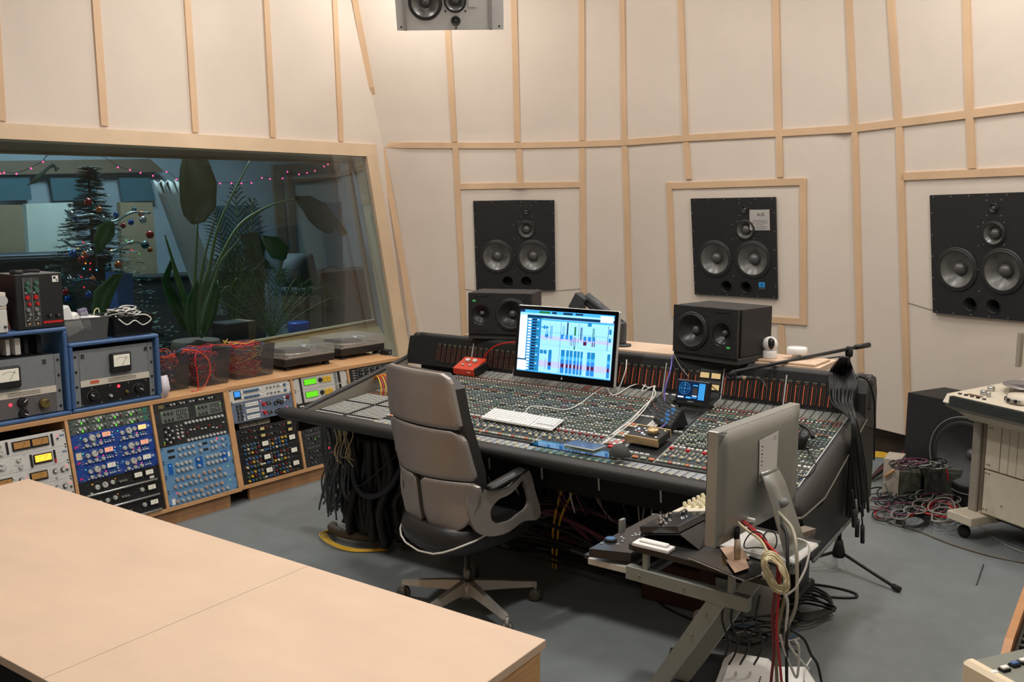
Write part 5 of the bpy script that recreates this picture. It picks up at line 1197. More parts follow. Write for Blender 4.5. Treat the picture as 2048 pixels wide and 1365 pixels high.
# hank of cables over the right end
for i in range(22):
    u=i/21; px0=1652+u*42; py0=750-abs(u-.5)*-6; j=R.uniform(-1,1)
    def hk(px,py,o=0.):
        p=cl(px,py,x=2.245+o)
        if p.y<-.26: p=cl(px,py,y=-.26); p.x=max(p.x,2.216+abs(o))
        return CF@p
    P=[CF@cl(1688+u*14-6,716,x=2.12+.02*j),CF@cl(px0+10,742-3*u,y=.07),CF@cl(px0+8+10*u,770,y=-.045),CF@cl(1664+u*40,806,y=-.10+.015*j),hk(1672+u*40,840,.012*j),hk(1682+u*46,920,.014*j),hk(1685+u*47+3*j,980,.014*j),hk(1687+u*47+4*j,1005+R.uniform(-15,34),.014*j)]
    single(P,.0062,KC_,'one of the black cables hanging in a thick hank over the console right end',name='microphone_cable',group='hank of black cables over the console end',sub=5)
for k,(x,y,l) in enumerate(((1712,1040,'black cable plug dangling lowest from the hank, pointing down'),(1722,1052,'black cable plug dangling right in the hank'),(1704,1020,'black cable plug dangling left in the hank'))):
    a=CF@cl(x,y-40,x=2.275); c=CF@cl(x+3,y,x=2.275); e=CF@cl(x+2+k,y+34,x=2.275)
    t=thing('cable_plug',l,'plug',T(*c)); q=V(c)
    b=MB(); b.tube([a-q,V((0,0,0))],.0035,GC if k==0 else KC_,6); b.build('cable_end',t); b=MB(); b.tube([V((0,0,0)),e-q],.0095,BLK,8); b.build('plug_body',t)
single([CF@cl(1718,752,x=2.2),CF@cl(1738,765,x=2.235),CF@cl(1748,800,x=2.25),CF@cl(1750,850,x=2.25),CF@cl(1748,920,x=2.25)],.0045,KC_,'black cable arching over the back corner of the console')
# cable trunk under the left end
def hang(n,xr,yr,z0,z1,r,m,sag=.06):
    b=MB()
    for i in range(n):
        x=R.uniform(*xr); y=R.uniform(*yr); a=R.uniform(-1,1)
        c1=R.uniform(-1,1); b.tube([(x,y,z0),(x+.03*a,y+.02,z0-(z0-z1)*R.uniform(.2,.4)),(x+.05*c1,y-.03*a,z0-(z0-z1)*R.uniform(.55,.75)),(x+.04*c1+R.uniform(-sag,sag),y+R.uniform(-.05,.05),z1+R.uniform(0,.08))],r if isinstance(r,float) else R.uniform(*r),m,5,sub=4)
    return b
tag(hang(38,(-.52,-.36),(-.70,-.60),.70,.16,.0055,SG_).build('grey_cable_bundle',mx=CF),'fan of slate grey cables hanging under the left end of the console','cables',kind='stuff')
tag(hang(9,(-.40,-.30),(-.72,-.66),.70,.46,.003,CC,.05).build('cream_cable_bundle',mx=CF),'thin cream cables fanning out under the left armrest','cables',kind='stuff')
tag(hang(90,(-.46,.06),(-.66,-.18),.64,.04,(.012,.028),mat('loom_black',(12,12,13),.55),.07).build('black_cable_trunk',mx=CF),'thick black cable looms hanging under the left end of the console','cables',kind='stuff')
for k,(lab,P,r,m) in enumerate((('heavy dark loom swinging in a deep U under the left end of the console',[(-.33,-.6,.6),(-.31,-.66,.42),(-.2,-.68,.33),(-.06,-.66,.38),(0,-.6,.52),(.02,-.55,.66)],.018,mat('loom_navy',(34,36,48),.5)),
  ('dark loom crossing behind the chair under the console',[(-.26,-.6,.62),(-.24,-.62,.4),(-.2,-.6,.2),(-.1,-.55,.1),(.1,-.5,.06)],.02,KC_),
  ('thick beige-brown loom coiled on the floor under the left end',[(-.62,-.52,.03),(-.55,-.60,.05),(-.4,-.62,.045),(-.2,-.52,.035),(-.08,-.38,.03)],.026,mat('loom_beige',(96,86,72),.6)),
  ('thin dark cable drooping from the looms toward the chair',[(-.35,-.66,.32),(-.2,-.7,.4),(-.06,-.72,.5),(.05,-.7,.6)],.004,KC_))):
    single([L2W(*p) for p in P],r,m,lab,name='cable_loom',sub=6)
for k in range(5):
    b=MB(); a0=k*.4
    b.tube([(-.66+.02*k,-.50,.006),(-.60,-.60-.012*k,.008+.004*k),(-.45,-.68-.014*k,.006+.005*k),(-.28,-.68-.01*k,.008),(-.16+.01*k,-.60,.01)],.0032,YC,5,sub=6,mx=CF); wmesh(b,'yellow_cable','yellow cable curled on the floor under the left end of the console','cable',group='yellow cables on the floor by the loom')
CB_=MB()
for i in range(9): 
    q=(R.uniform(-.45,0),R.uniform(-.66,-.6),R.uniform(.2,.62)); CB_=MB(); CB_.box((0,0,0),(.012,.022,.034),(PAPER,CREAM,OAKD)[i%3],T(*q)@RY(R.uniform(-.6,.6)),bev=.003); tag(CB_.build('cable_tag',mx=CF),'pale tie or tag on the dark looms under the console','cable tag','pale tags on the looms')
# looms and clutter in the dark under the console
b=MB()
for i in range(64):
    z=R.uniform(.03,.34); y=R.uniform(-.32,.0); x0=R.uniform(.05,.6); x1=R.uniform(1.0,1.7)
    b.tube([(x0,y,z*.4+.02),(x0*.6+x1*.4,y+R.uniform(-.1,.05),z),(x1,y+R.uniform(-.08,.04),z*.5+.02)],R.uniform(.006,.016),R.choice([KC_,KC_,SG_,BLKM,MC]),5,sub=6)
tag(b.build('floor_looms',mx=CF),'tangle of dark looms on the floor beneath the middle of the console','cables',kind='stuff')
b=MB()
for i in range(40):
    x=.1+i*.035+R.uniform(-.01,.01); b.tube([(x,-.42,.60),(x+R.uniform(-.03,.03),-.44,.5),(x+R.uniform(-.05,.05),-.36,.36)],.004,R.choice([KC_,MC,GC,WC,KC_]),4,sub=4)
tag(b.build('hanging_leads',mx=CF),'thin leads hanging from the connector row under the console','cables',kind='stuff')
for P,lab in (([(.86,-.30,.62),(.82,-.31,.45),(.78,-.32,.25),(.765,-.30,.015)],'left of two yellow cables dropping to the floor under the console'),([(.95,-.30,.64),(.90,-.31,.48),(.82,-.325,.28),(.79,-.31,.015)],'right of two yellow cables dropping to the floor under the console')): single([L2W(*p) for p in P],.006,YC,lab,sub=6)
b=MB(); b.box((0,0,.10),(.30,.20,.2),mat('dark_red_case',(50,16,15),.7),bev=.005); tag(b.build('red_case',mx=CF@T(1.45,-.25,.0)),'dark red case in the shadow under the console','case')
b=MB(); b.box((0,0,0),(.12,.02,.08),mat('cardboard',(132,92,66),.8)); tag(b.build('cardboard_piece',mx=CF@T(.92,-.46,.545)),'piece of brown card tucked under the console among the leads','card')
# ================================================================= OFFICE CHAIR
ca=rad(46); CX=V((math.cos(ca),-math.sin(ca),0)); CYv=V((math.sin(ca),math.cos(ca),0)); CHF=frame(V((-.21,4.05,0)),CX,CYv,V((0,0,1)))
SHELL=mat('chair_shell',(160,153,147),.42,.6,var=.05,vscale=12); CL=mat('chair_leather',(34,33,33),.42,bump=.15,bscale=60,spec=.5)
ch=thing('office_chair','high-backed office chair with silver shell back facing the console','chair',CHF)
def hwf(z,tab):
    for (a,x),(b_,y) in zip(tab,tab[1:]):
        if a<=z<=b_: t=(z-a)/(b_-a); return x+(y-x)*t
    return tab[0][1] if z<tab[0][0] else tab[-1][1]
YC_=[(.44,-.235),(.55,-.265),(.7,-.285),(.95,-.30),(1.2,-.315)]; WR=[(.44,.05),(.6,.10),(.8,.07),(.95,.05),(1.2,.035)]
def bp(x,z,off=0.): 
    y=hwf(z,YC_)+hwf(z,WR)*(x/.25)**2; return (x,y+off,z)
def backpanel(z0,z1,xl,xr,name,rc=.03,off=0.,m=None,th=.018,rb=None):
    rows=[];N=12; rb=rb or rc
    for j in range(N+1):
        z=z0+(z1-z0)*j/N; l=xl(z) if callable(xl) else xl; r=xr(z) if callable(xr) else xr
        dz1=max(0,rc-(z1-z)); dz0=max(0,rb-(z-z0)); c=0
        if dz1>0: c=rc-math.sqrt(max(0,rc*rc-dz1*dz1))
        if dz0>0: c=max(c,rb-math.sqrt(max(0,rb*rb-dz0*dz0)))
        l2,r2=l+c*(1 if True else 0),r-c
        rows.append([bp(l2+(r2-l2)*i/14,z,off) for i in range(15)])
    b=MB(); b.slab(rows,(0,th,0),m or SHELL); return b.build(name,ch)
HW=[(.44,.14),(.48,.185),(.55,.232),(.65,.262),(.75,.272),(.93,.256),(.95,.250),(1.1,.232),(1.19,.222)]
hw=lambda z:hwf(z,HW)
backpanel(.945,1.185,lambda z:-hw(z),lambda z:hw(z),'head_panel',.045,rb=.02)
backpanel(.715,.937,lambda z:-hw(z),lambda z:hw(z),'back_panel',.05,rb=.012)
backpanel(.465,.708,lambda z:-hw(z)-.012,-.014,'lower_back_panel',.03,rb=.05)
backpanel(.465,.708,.014,lambda z:hw(z)+.012,'lower_back_panel',.03,rb=.05)
backpanel(.45,1.18,lambda z:-hw(z)+.0,lambda z:hw(z)-.0,'back_cushion',.06,off=.020,m=CL,th=.05)
for s in(-1,1):
    # arm bracket: silver loop from the lower back to the arm rest
    x=.285*s
    outer=[(p.y,p.z) for p in catmull([(0,y,z) for y,z in [(-.185,.690),(-.135,.672),(-.07,.652),(0,.656),(.06,.684),(.105,.715),(.135,.69),(.165,.60),(.20,.50),(.175,.465),(.09,.478),(0,.452),(-.1,.452),(-.165,.485),(-.195,.56),(-.20,.64)]],3,True)]
    inner=[(p.y,p.z) for p in catmull([(0,y,z) for y,z in [(-.075,.60),(-.05,.615),(0,.622),(.045,.642),(.08,.668),(.10,.655),(.112,.61),(.125,.56),(.105,.53),(.06,.515),(.02,.50),(-.02,.498),(-.06,.50),(-.09,.52),(-.10,.55),(-.095,.58)]],3,True)]
    b=MB(); n=len(outer); vs=[]
    def xx(y): return x-(s*.045*max(0,(-y-.02)/.18)**1.5)
    for dx in(0,-.018*s):
        for P in(outer,inner): vs+=[(xx(y)+dx,y,z) for y,z in P]
    fs=[]
    for i in range(n):
        j=(i+1)%n; fs+=[(i,j,n+j,n+i),(2*n+i,3*n+i,3*n+j,2*n+j),(i,2*n+i,2*n+j,j),(n+i,n+j,3*n+j,3*n+i)]
    b.add(vs,fs,SHELL,None,False); b.build('arm_bracket',ch)
    b=MB(); pr=[(-.12,.25),(-.117,.6),(-.108,.88),(-.09,1),(.08,1),(.105,.9),(.115,.65),(.118,.3)]; b.lathe([(.030*k,y) for y,k in pr],CL,T(x-.008*s,-.005,.696)@RX(rad(12))@M4.Diagonal((1,1,.5,1))@RX(-PI/2),20); b.build('arm_pad',ch)
# seat body
def ring(z,hx,y0,y1,n=28,e=3.2):
    P=[];cy=(y0+y1)/2;hy=(y1-y0)/2
    for i in range(n):
        a=2*PI*i/n; c,s_=math.cos(a),math.sin(a); P.append((hx*math.copysign(abs(c)**(2/e),c),cy+hy*math.copysign(abs(s_)**(2/e),s_),z))
    return P
levels=[(.335,.12,-.17,.14),(.350,.18,-.24,.22),(.385,.232,-.275,.28),(.435,.252,-.285,.33),(.475,.248,-.27,.335),(.492,.225,-.24,.31),(.494,.10,-.1,.15)]
b=MB(); rr=[ring(*l) for l in levels]; rr=[r+[r[0]] for r in rr]; b.grid(rr,CL); b.add(ring(*levels[0]),[tuple(range(28))[::-1]],CL); b.add(ring(*levels[-1]),[tuple(range(28))],CL); b.build('seat',ch)
def rimz(p): 
    t=(p[1]+.27)/.55; return .362+.09*abs(p[0]/.25)**2.2+.10*max(0,t-.2)
R0=ring(.38,.246,-.288,.33); b=MB(); b.tube([(x*(1.03),y*1.0,rimz((x,y))) for x,y,z in R0],.0045,mat('piping_white',(206,202,192),.5),6,closed=True); b.build('piping',ch)
b=MB(); b.lathe([(.018,.12),(.018,.20),(.0125,.202),(.0125,.345)],mat('gas_column',(120,118,112),.3,.8),None,16); b.box((0,-.005,.33),(.10,.14,.02),DGREY,bev=.004); b.box((0,-.10,.335),(.03,.05,.022),SIL,bev=.003); b.build('gas_column',ch)
BA=mat('base_alloy',(186,183,175),.36,.5)
b=MB(); b.lathe([(.035,.06),(.05,.08),(.048,.125),(.03,.14)],BA,None,18); b.build('hub',ch)
for k in range(5):
    a=rad(16+72*k)+ca   # world 16 deg + steps, in chair space
    d=V((math.cos(a),math.sin(a),0)); n_=V((-d.y,d.x,0))
    rows=[]
    for r_,z,w,h in((.03,.118,.028,.05),(.12,.110,.022,.042),(.22,.098,.018,.032),(.315,.088,.016,.026),(.34,.086,.010,.018)):
        c=d*r_+V((0,0,z)); rows.append([c-n_*w-V((0,0,h/2)),c+n_*w-V((0,0,h/2)),c+n_*w*.6+V((0,0,h/2)),c-n_*w*.6+V((0,0,h/2)),c-n_*w-V((0,0,h/2))])
    b=MB(); b.grid(rows,BA,smooth=False); b.add(rows[-1][:4],[(0,1,2,3)],BA); lg=b.build('leg',ch)
    c=d*.335; b=MB(); 
    for s in(-1,1): b.lathe([(.012,0),(.029,.003),(.031,.012),(.026,.020),(.01,.021)],BRONZE,T(c.x,c.y,.0315)@RZ(a+1.1)@RY(PI/2)@T(0,0,-.024 if s<0 else .004),18)
    b.tube([c+V((0,0,.03)),c+V((0,0,.085))],.009,BA,8); b.build('caster',ch)
# ================================================================= PLYWOOD WORKTOP, near left
TZ=.74; P1=onz(57,958,TZ); P2=onz(1092,1280,TZ); ex=(P2-P1).normalized(); ey=V((-ex.y,ex.x,0)); Lt=(P2-P1).length; Wt=.853
TF=frame(V((P2.x,P2.y,0)),-ex,-ey,V((0,0,1)))   # X runs to far left, Y toward the camera side
t=thing('work_table','large plywood worktop on a box body in the foreground','table',TF)
b=MB(); b.box((Lt/2,Wt/2,TZ-.012),(Lt,Wt,.024),PLY,bev=.0012); b.build('table_top',t)
b=MB(); b.box((Lt*.345,Wt/2,TZ+.0002),(.0015,Wt-.002,.0004),SEAM); b.build('board_joint',t)
b=MB(); b.box((.014,Wt/2-.03,(TZ-.026)/2),(.018,Wt-.1,TZ-.026),PLYE); b.build('end_panel',t)
b=MB(); b.box((Lt/2,.03,(TZ-.026)/2),(Lt-.06,.018,TZ-.026),PLYE); b.build('side_panel',t)
b=MB(); b.box((Lt-.02,Wt/2-.03,(TZ-.026)/2),(.018,Wt-.1,TZ-.026),PLYE); b.build('end_panel',t)
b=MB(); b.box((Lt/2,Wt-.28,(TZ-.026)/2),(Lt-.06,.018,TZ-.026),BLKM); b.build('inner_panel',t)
# ================================================================= SMALL EQUIPMENT DESK
DZ=.78; N1=onz(1249,1088,DZ); N2=onz(1543,1164,DZ); dx=(N2-N1).normalized(); dy=V((-dx.y,dx.x,0)); Ld=(N2-N1).length
DF=frame(V((N1.x,N1.y,0)),dx,dy,V((0,0,1))); DFI=DF.inverted()
MG=mat('stand_grey',(138,142,134),.45,.2)
def dz(px,py,z): return DFI@onz(px,py,z)
def dyp(px,py,y): return DFI@onpl(px,py,N1+dy*y,dy)
t=thing('equipment_desk','small black-topped desk on a grey metal Z-frame right of the chair','desk',DF); dk=t
DT=mat('desk_black',(38,37,36),.4,var=.08,vscale=5); DD=.42
b=MB(); o_=[(.03,0),(Ld,0),(Ld,DD),(0,DD),(0,.03),(.01,.01)]; b.add([(x,y,DZ) for x,y in o_]+[(x,y,DZ-.018) for x,y in o_],[tuple(range(6)),tuple(range(11,5,-1))]+[(i,i+6,(i+1)%6+6,(i+1)%6) for i in range(6)],DT); b.build('table_top',t)
b=MB(); b.box((-.06,DD/2+.04,DZ-.105),(.26,DD-.02,.014),DT); b.build('tray',t)
for x in (-.16,.04):
    b=MB(); b.box((x,DD/2+.04,DZ-.062),(.012,.03,.085),MG); b.build('tray_bracket',t)
for yy in (.012,DD-.04):
    a=dyp(1256,1133,yy); c=dyp(1500,1192,yy); z1=(a.z+c.z)/2 if yy<.1 else zb_; zb_=z1; x0,x1=(a.x,c.x) if yy<.1 else (bx0,bx1); bx0,bx1=x0,x1
    b=MB(); b.box(((x0+x1)/2,yy,z1-.022),(x1-x0,.03,.044),MG,bev=.001); b.build('top_rail',t)
    for f in(.22 if yy>.1 else .16,.86):
        q=MB(); q.box((x0+(x1-x0)*f,yy,(z1+DZ-.018)/2),(.018,.018,DZ-.018-z1),MG); q.build('riser',t)
    for xx in (x0+.05,(x0+x1)/2):
        if yy<.1: link('screw',SCM,t,T(xx,yy-.0155,z1-.022)@FACE)
    u=dyp(1445,1185,.012); v_=dyp(1318,1365,.012); dd=(v_-u); dd=dd*( (u.z-.03)/(u.z-v_.z)); e=u+dd
    b=MB(); w=.026; b.add([(u.x-w,yy-.014,u.z),(u.x+w*1.2,yy-.014,u.z),(e.x+w*1.2,yy-.014,e.z),(e.x-w,yy-.014,e.z),(u.x-w,yy+.014,u.z),(u.x+w*1.2,yy+.014,u.z),(e.x+w*1.2,yy+.014,e.z),(e.x-w,yy+.014,e.z)],[(0,3,2,1),(4,5,6,7),(0,1,5,4),(1,2,6,5),(2,3,7,6),(3,0,4,7)],MG); lg=b.build('leg',t)
    if yy<.1:
        for k in (.12,.24): link('screw',SCM,t,T(u.x+dd.x*k,yy-.015,u.z+dd.z*k)@FACE)
        q=MB(); q.lathe([(.011,0),(.011,.0015)],WHT,T(u.x+dd.x*.55,yy-.0145,u.z+dd.z*.55)@FACE,18); em_=q.build('round_badge',lg); text('m',.014,REDK,em_,T(u.x+dd.x*.55,yy-.0162,u.z+dd.z*.55)@RX(PI/2),'emblem')
    q=MB(); q.box((e.x+.22,yy,.018),(.60,.035,.034),MG,bev=.002); q.build('foot_rail',t)
# computer seen from behind
IA=onz(1412,1093,DZ+.085); IB=aty(1581,1000,IA.y*1.164); ix=V((IB.x-IA.x,IB.y-IA.y,0)); IW=.545; ix.normalize(); iy=V((ix.y,-ix.x,0))   # iy: toward viewer side (back of the screen)
pass
# local: X along, Y toward viewer (back side), Z up (left-handed avoided by mirroring)
IF=frame(IA,ix,-iy,V((0,0,1))); IH=.352
IM=mat('computer_aluminium',(160,162,156),.42,.7,var=.02,vscale=20)
t=thing('desktop_computer','all-in-one aluminium computer seen from behind with a paper note on its back','computer',IF@RX(rad(0)))
rows=[]
for j in range(9):
    z=.003+(IH-.006)*j/8
    rows.append([(.003+(IW-.006)*i/10,-.030-.008*(1-(2*i/10-1)**6)*(1-(2*j/8-1)**6),z) for i in range(11)])
b=MB(); b.slab(rows,lambda p:V((0,-p.y,0)),IM); b.build('housing',t)
b=MB(); b.box((IW/2,-.012,IH/2),(IW,.036,IH),IM,bev=.002); b.box((IW/2,.0068,IH/2+.03),(IW-.004,.0015,IH-.07),BLK); b.build('front_frame',t)
b=MB(); ns=[(.245,.150),(.365,.158),(.368,.292),(.238,.285)]
b.slab([[(ns[3][0],-.0405,ns[3][1]),(ns[2][0],-.0400,ns[2][1])],[(ns[0][0],-.0405,ns[0][1]),(ns[1][0],-.0400,ns[1][1])]],(0,-.0006,0),PAPER,smooth=False); nt_=b.build('paper_note',t); nt_['label']='white paper note with black handwriting down its left edge'
for k,(w_,) in enumerate(((.9,),(.6,),(.8,),(.5,),(.7,),(.9,))):
    b=MB(); b.box((.258,-.0415,.262-k*.012),(.012*w_,.0004,.0022 if k%2 else .0035),BLKM); b.build('writing_mark',nt_)
for k in range(3):
    b=MB(); b.box((.345,-.0412,.281-k*.006),(.016,.0004,.0012),GREY); b.build('writing_mark',nt_)
ins=[(.30,-.035,.175),(.30,-.055,.168),(.30,-.075,.13),(.30,-.125,.0),(.30,-.155,-.078)]
b=MB(); b.slab([[(x-.05-k*.006,y,z),(x+.05+k*.006,y,z)] for k,(x,y,z) in enumerate(ins)],(0,.006,.004),IM); b.tube([(.30-.05,-.045,.172),(.30+.05,-.045,.172)],.009,IM,8); b.build('stand',t)
b=MB(); b.box((.30,-.065,-.080),(.20,.20,.008),IM,bev=.003); b.build('stand_foot',t)
b=MB(); b.tube([(.285,-.098,.082),(.315,-.098,.082)],.014,GREY,10); b.build('cable_hole',t)
for k,(x,z,m) in enumerate(((.14,.03,WHT),(.155,.035,BLK),(.17,.04,GREY),(.185,.045,WHT))):
    b=MB(); b.box((x,-.045,z),(.010,.035,.012),m,bev=.002); b.build('plug',t)
def IWp(x,y,z): return IF@V((x,y,z))
# things on the desk
def dd_(x,y,z=0): return DF@V((x,y,DZ+z))
t=thing('plastic_box','small white plastic box with raised lid on the desk corner','box',DF@T(*(dz(1307,1097,DZ)*1.0))@RZ(rad(2)))
b=MB(); b.box((0,0,.007),(.13,.05,.012),WHT,bev=.002); b.build('base',t); b=MB(); b.box((.0,0.004,.017),(.10,.024,.009),WHT,bev=.003); b.build('raised_lid',t)
CBK=mat('controller_black',(40,42,46),.16,spec=.7)
q=[dz(1178,1098,DZ-.045),dz(1262,1107,DZ-.045),dz(1400,1040,DZ-.045),dz(1310,1027,DZ-.045)]
t=thing('control_surface','flat black control surface with a round jog wheel at the left of the desk','controller',DF)
o=q[0]; xx=(q[1]-q[0]); 
b=MB(); z=DZ-.045; pts=[V((p.x,p.y,z)) for p in q]; b.add([p for p in pts]+[p-V((0,0,.03)) for p in pts],[(0,1,2,3),(7,6,5,4)]+[(i,i+4,(i+1)%4+4,(i+1)%4) for i in range(4)],CBK); b.build('body',t)
def onq(px,py): 
    p=dz(px,py,z); return p
j=onq(1221,1082); b=MB(); b.lathe([(.022,0),(.022,.006),(.019,.009)],BLKM,T(*j),24); b.lathe([(.0165,.0092),(.0165,.0098)],mat('jog_blue',(60,100,140),.3),T(*j),24); b.build('jog_wheel',t)
WB=boxmesh(.008,.006,.003,LGREY)
for px,py in((1203,1088),(1236,1090),(1245,1084),(1247,1079),(1243,1076),(1229,1077),(1222,1076),(1265,1073),(1272,1072),(1278,1071),(1271,1069),(1281,1067),(1306,1030),(1320,1034)): link('button',WB,t,T(*(onq(px,py)+V((0,0,.0015)))))
t=thing('laptop_slab','thin silver box under the control surface, its edge lit blue','device',DF)
q=[dz(1176,1122,DZ-.098),dz(1258,1142,DZ-.098),dz(1300,1110,DZ-.098),dz(1215,1095,DZ-.098)]; z=DZ-.098+.008
q=[V((p.x,p.y+.0,z)) for p in q]; b=MB(); b.add(q+[p-V((0,0,.02)) for p in q],[(0,1,2,3),(7,6,5,4)]+[(i,i+4,(i+1)%4+4,(i+1)%4) for i in range(4)],ALU); b.build('body',t)
f0=dz(1281,1068,DZ+.012); f3=dz(1345,1037,DZ+.012); fX=(f0-f3); FWd=fX.length; fX.normalize(); zz=.012
for _k in range(400):
    f1=dz(1357,1068,DZ+zz)
    if (f1-f0).dot(fX)>0: break
    zz+=.0005
f1=dz(1357,1068,DZ+zz); fY=(f1-f0); FLn=fY.length; fY=(fY-fX*fY.dot(fX)).normalized(); fZ=fX.cross(fY); MF2=frame(f3,fX,fY,fZ); FDF=DF@MF2
t=thing('bent_stand','bent black sheet stand carrying the fader unit','stand',DF)
s0=dz(1330,1062,DZ+.04); d1=dz(1398,1100,DZ+.003); d2=dz(1455,1056,DZ+.003); lo=fZ*.002
b=MB(); b.slab([[f3-lo,f0-lo],[f3+fY*(FLn+.004)-lo,f0+fY*(FLn+.004)-lo],[d2,d1]],(0,0,-.003),DT,smooth=False); b.slab([[f3-lo*2,f0-lo*2],[V((f3.x,f3.y,DZ+.003)),V((f0.x,f0.y,DZ+.003))]],(.003,0,0),DT,smooth=False); b.build('sheet',t)
t=thing('fader_controller','black fader controller with eight silver faders tilted above the desk','controller',FDF)
b=MB(); b.box((FWd/2,FLn/2,.012),(FWd,FLn,.024),CBK,bev=.002); b.build('body',t)
for i in range(8):
    b=MB(); b.box((FWd*(.10+i*.114),FLn*.58,.0243),(.0025,FLn*.6,.0008),BLKM); b.build('slot',t)
    b=MB(); b.box((0,0,.007),(.012,.020,.011),CHROME,bev=.004); b.box((0,0,.0128),(.010,.002,.001),BLKM); b.build('fader',t,T(FWd*(.10+i*.114),FLn*R.uniform(.22,.5),.024))
for x in(.012,FWd-.012): link('screw',SCM,t,T(x,-.0005,.012)@FACE)
CRF=DF@MF2@T(-.20,0.01,.004)
t=thing('cream_controller','cream control panel with small cream knobs behind the fader unit','controller',CRF)
CRP=mat('cream_panel',(214,204,182),.5); b=MB(); b.box((.105,.09,.012),(.21,.18,.022),CRP,bev=.002); b.build('panel',t)
for i in range(5):
    for j in range(3): link('knob',knobmesh(.0075,.018,CREAM,LGREY,pointer=False),t,T(.025+i*.032+j*.008,.02+j*.036,.023))
for i in range(4):
    b=MB(); b.box((.04+i*.04,.155,.0235),(.026,.010,.002),PAPER); b.build('label_strip',t)
b=MB(); b.box((.105,.09,-.02),(.18,.12,.036),BLK); b.build('base',t)
t=thing('tablet','black tablet with a silver edge lying diagonal on the desk','tablet',DF)
q=[dz(1378,1115,DZ+.012),dz(1490,1160,DZ+.012),dz(1545,1140,DZ+.012),dz(1440,1098,DZ+.012)]
b=MB(); b.add([V((p.x,p.y,DZ+.012)) for p in q]+[V((p.x,p.y,DZ+.004)) for p in q],[(0,1,2,3),(7,6,5,4)]+[(i,i+4,(i+1)%4+4,(i+1)%4) for i in range(4)],mat('tablet_glass',(16,16,18),.1)); b.build('body',t)
b=MB(); b.tube([V((p.x,p.y,DZ+.008)) for p in q],.0024,CHROME,6,closed=True,smooth=False); b.build('silver_edge',t)
KR=mat('kraft',(176,146,122),.8)
for k,(pts,lab) in enumerate((([(1440,1096),(1478,1092),(1500,1118),(1458,1122)],'kraft card scrap beside the tablet under the computer'),([(1452,1120),(1490,1112),(1498,1136),(1470,1146)],'torn kraft card scrap at the desk edge, below the first'))):
    q=[DF.inverted()@onz(*p,DZ+.016+.004*k) for p in pts]; b=MB(); b.add([V((p.x,p.y,DZ+.0165+.003*k)) for p in q]+[V((p.x,p.y,DZ+.015+.003*k)) for p in q],[(0,1,2,3),(7,6,5,4)]+[(i,i+4,(i+1)%4+4,(i+1)%4) for i in range(4)],KR); tag(b.build('card_scrap',mx=DF),lab,'card')
a=onz(1474,1068,DZ+.10); b=MB(); b.tube([V((0,0,.02)),V((.0,0,-.02))],.009,BLKM,8); b.slab([[(-.009,-.01,-.015),(.009,-.01,-.015)],[(-.011,-.012,-.045),(.010,-.012,-.045)],[(-.008,-.010,-.085),(.011,-.010,-.08)]],(0,.002,0),mat('tape_tan',(186,168,146),.8)); tag(b.build('taped_plug',mx=T(*a)),'black plug wrapped in tan tape hanging below the computer','plug')
a=onz(1452,1040,DZ+.09); b=MB(); b.tube([(0,0,0),(-.004,0,-.02),(-.006,.0,-.045)],.005,YC,8); b.tube([(.008,0,0),(.008,0,-.03)],.004,YC,8); tag(b.build('yellow_plug',mx=T(*a)),'yellow plug dangling below the computer','plug')
b=MB(); b.box((0,0,.009),(.28,.20,.016),mat('white_case',(206,204,198),.4),bev=.006); q=onz(1530,1095,DZ+.001); tag(b.build('white_slab',mx=T(q.x,q.y,DZ+.001) @RZ(math.atan2(dx.y,dx.x))),'flat white box on the desk under the computer stand','box')
# right side: grey slotted trays beside the desk
def quadbox(pts,z0,z1,m,name,lab,cat,part=None):
    q=[onz(*p,z1) for p in pts]; c=sum(q,V((0,0,0)))/len(q); n=len(q); b=MB()
    b.add([V((p.x,p.y,z1))-V((c.x,c.y,z0)) for p in q]+[V((p.x,p.y,z0))-V((c.x,c.y,z0)) for p in q],[tuple(range(n)),tuple(range(2*n-1,n-1,-1))]+[(i,i+n,(i+1)%n+n,(i+1)%n) for i in range(n)],m)
    return tag(b.build(name,mx=T(c.x,c.y,z0)),lab,cat)
quadbox([(1584,1072),(1600,1055),(1630,1060),(1614,1078)],.60,.68,DGREY,'grey_box','small grey box under the right front corner of the console','box')
quadbox([(1575,1060),(1610,1052),(1632,1058),(1588,1072)],.702,.72,mat('pad_tan',(120,106,92),.7),'tan_pad','tan pad on top of the small grey box','pad')
# ---- cables at the desk
def pxline(pts,r,m,lab,grp=None,sub=6,name='cable'): return single([aty(x,y,d) for x,y,d in pts],r,m,lab,name=name,group=grp,sub=sub)
pxline([(1478,1040,2.68),(1500,1058,2.64),(1535,1095,2.55),(1552,1115,2.52),(1555,1150,2.5),(1545,1230,2.55),(1548,1300,2.6),(1542,1365,2.65),(1538,1420,2.7)],.0046,REDK,'dark red cable dropping from the computer to the floor, left of the pair')
pxline([(1482,1038,2.69),(1510,1062,2.63),(1540,1095,2.54),(1559,1120,2.5),(1558,1180,2.52),(1553,1260,2.56),(1560,1330,2.62),(1566,1400,2.7)],.0042,RED,'brighter red cable dropping from the computer to the floor')
pxline([(1470,1040,2.66),(1495,1062,2.62),(1520,1080,2.56),(1535,1105,2.5)],.0042,CC,'cream cable leading from the computer to the coil')
pxline([(1548,1017,2.72),(1568,1038,2.7),(1585,1060,2.66),(1593,1100,2.6),(1594,1180,2.58),(1590,1220,2.6),(1575,1255,2.64),(1570,1290,2.68)],.0058,mat('cable_putty',(176,170,150),.5),'thick putty-coloured cable hanging from the computer stand')
pxline([(1549,1018,2.72),(1560,1045,2.7),(1573,1070,2.66),(1575,1130,2.6),(1575,1200,2.58),(1573,1300,2.62),(1574,1400,2.68)],.0052,KC_,'black mains cable hanging from the computer stand')
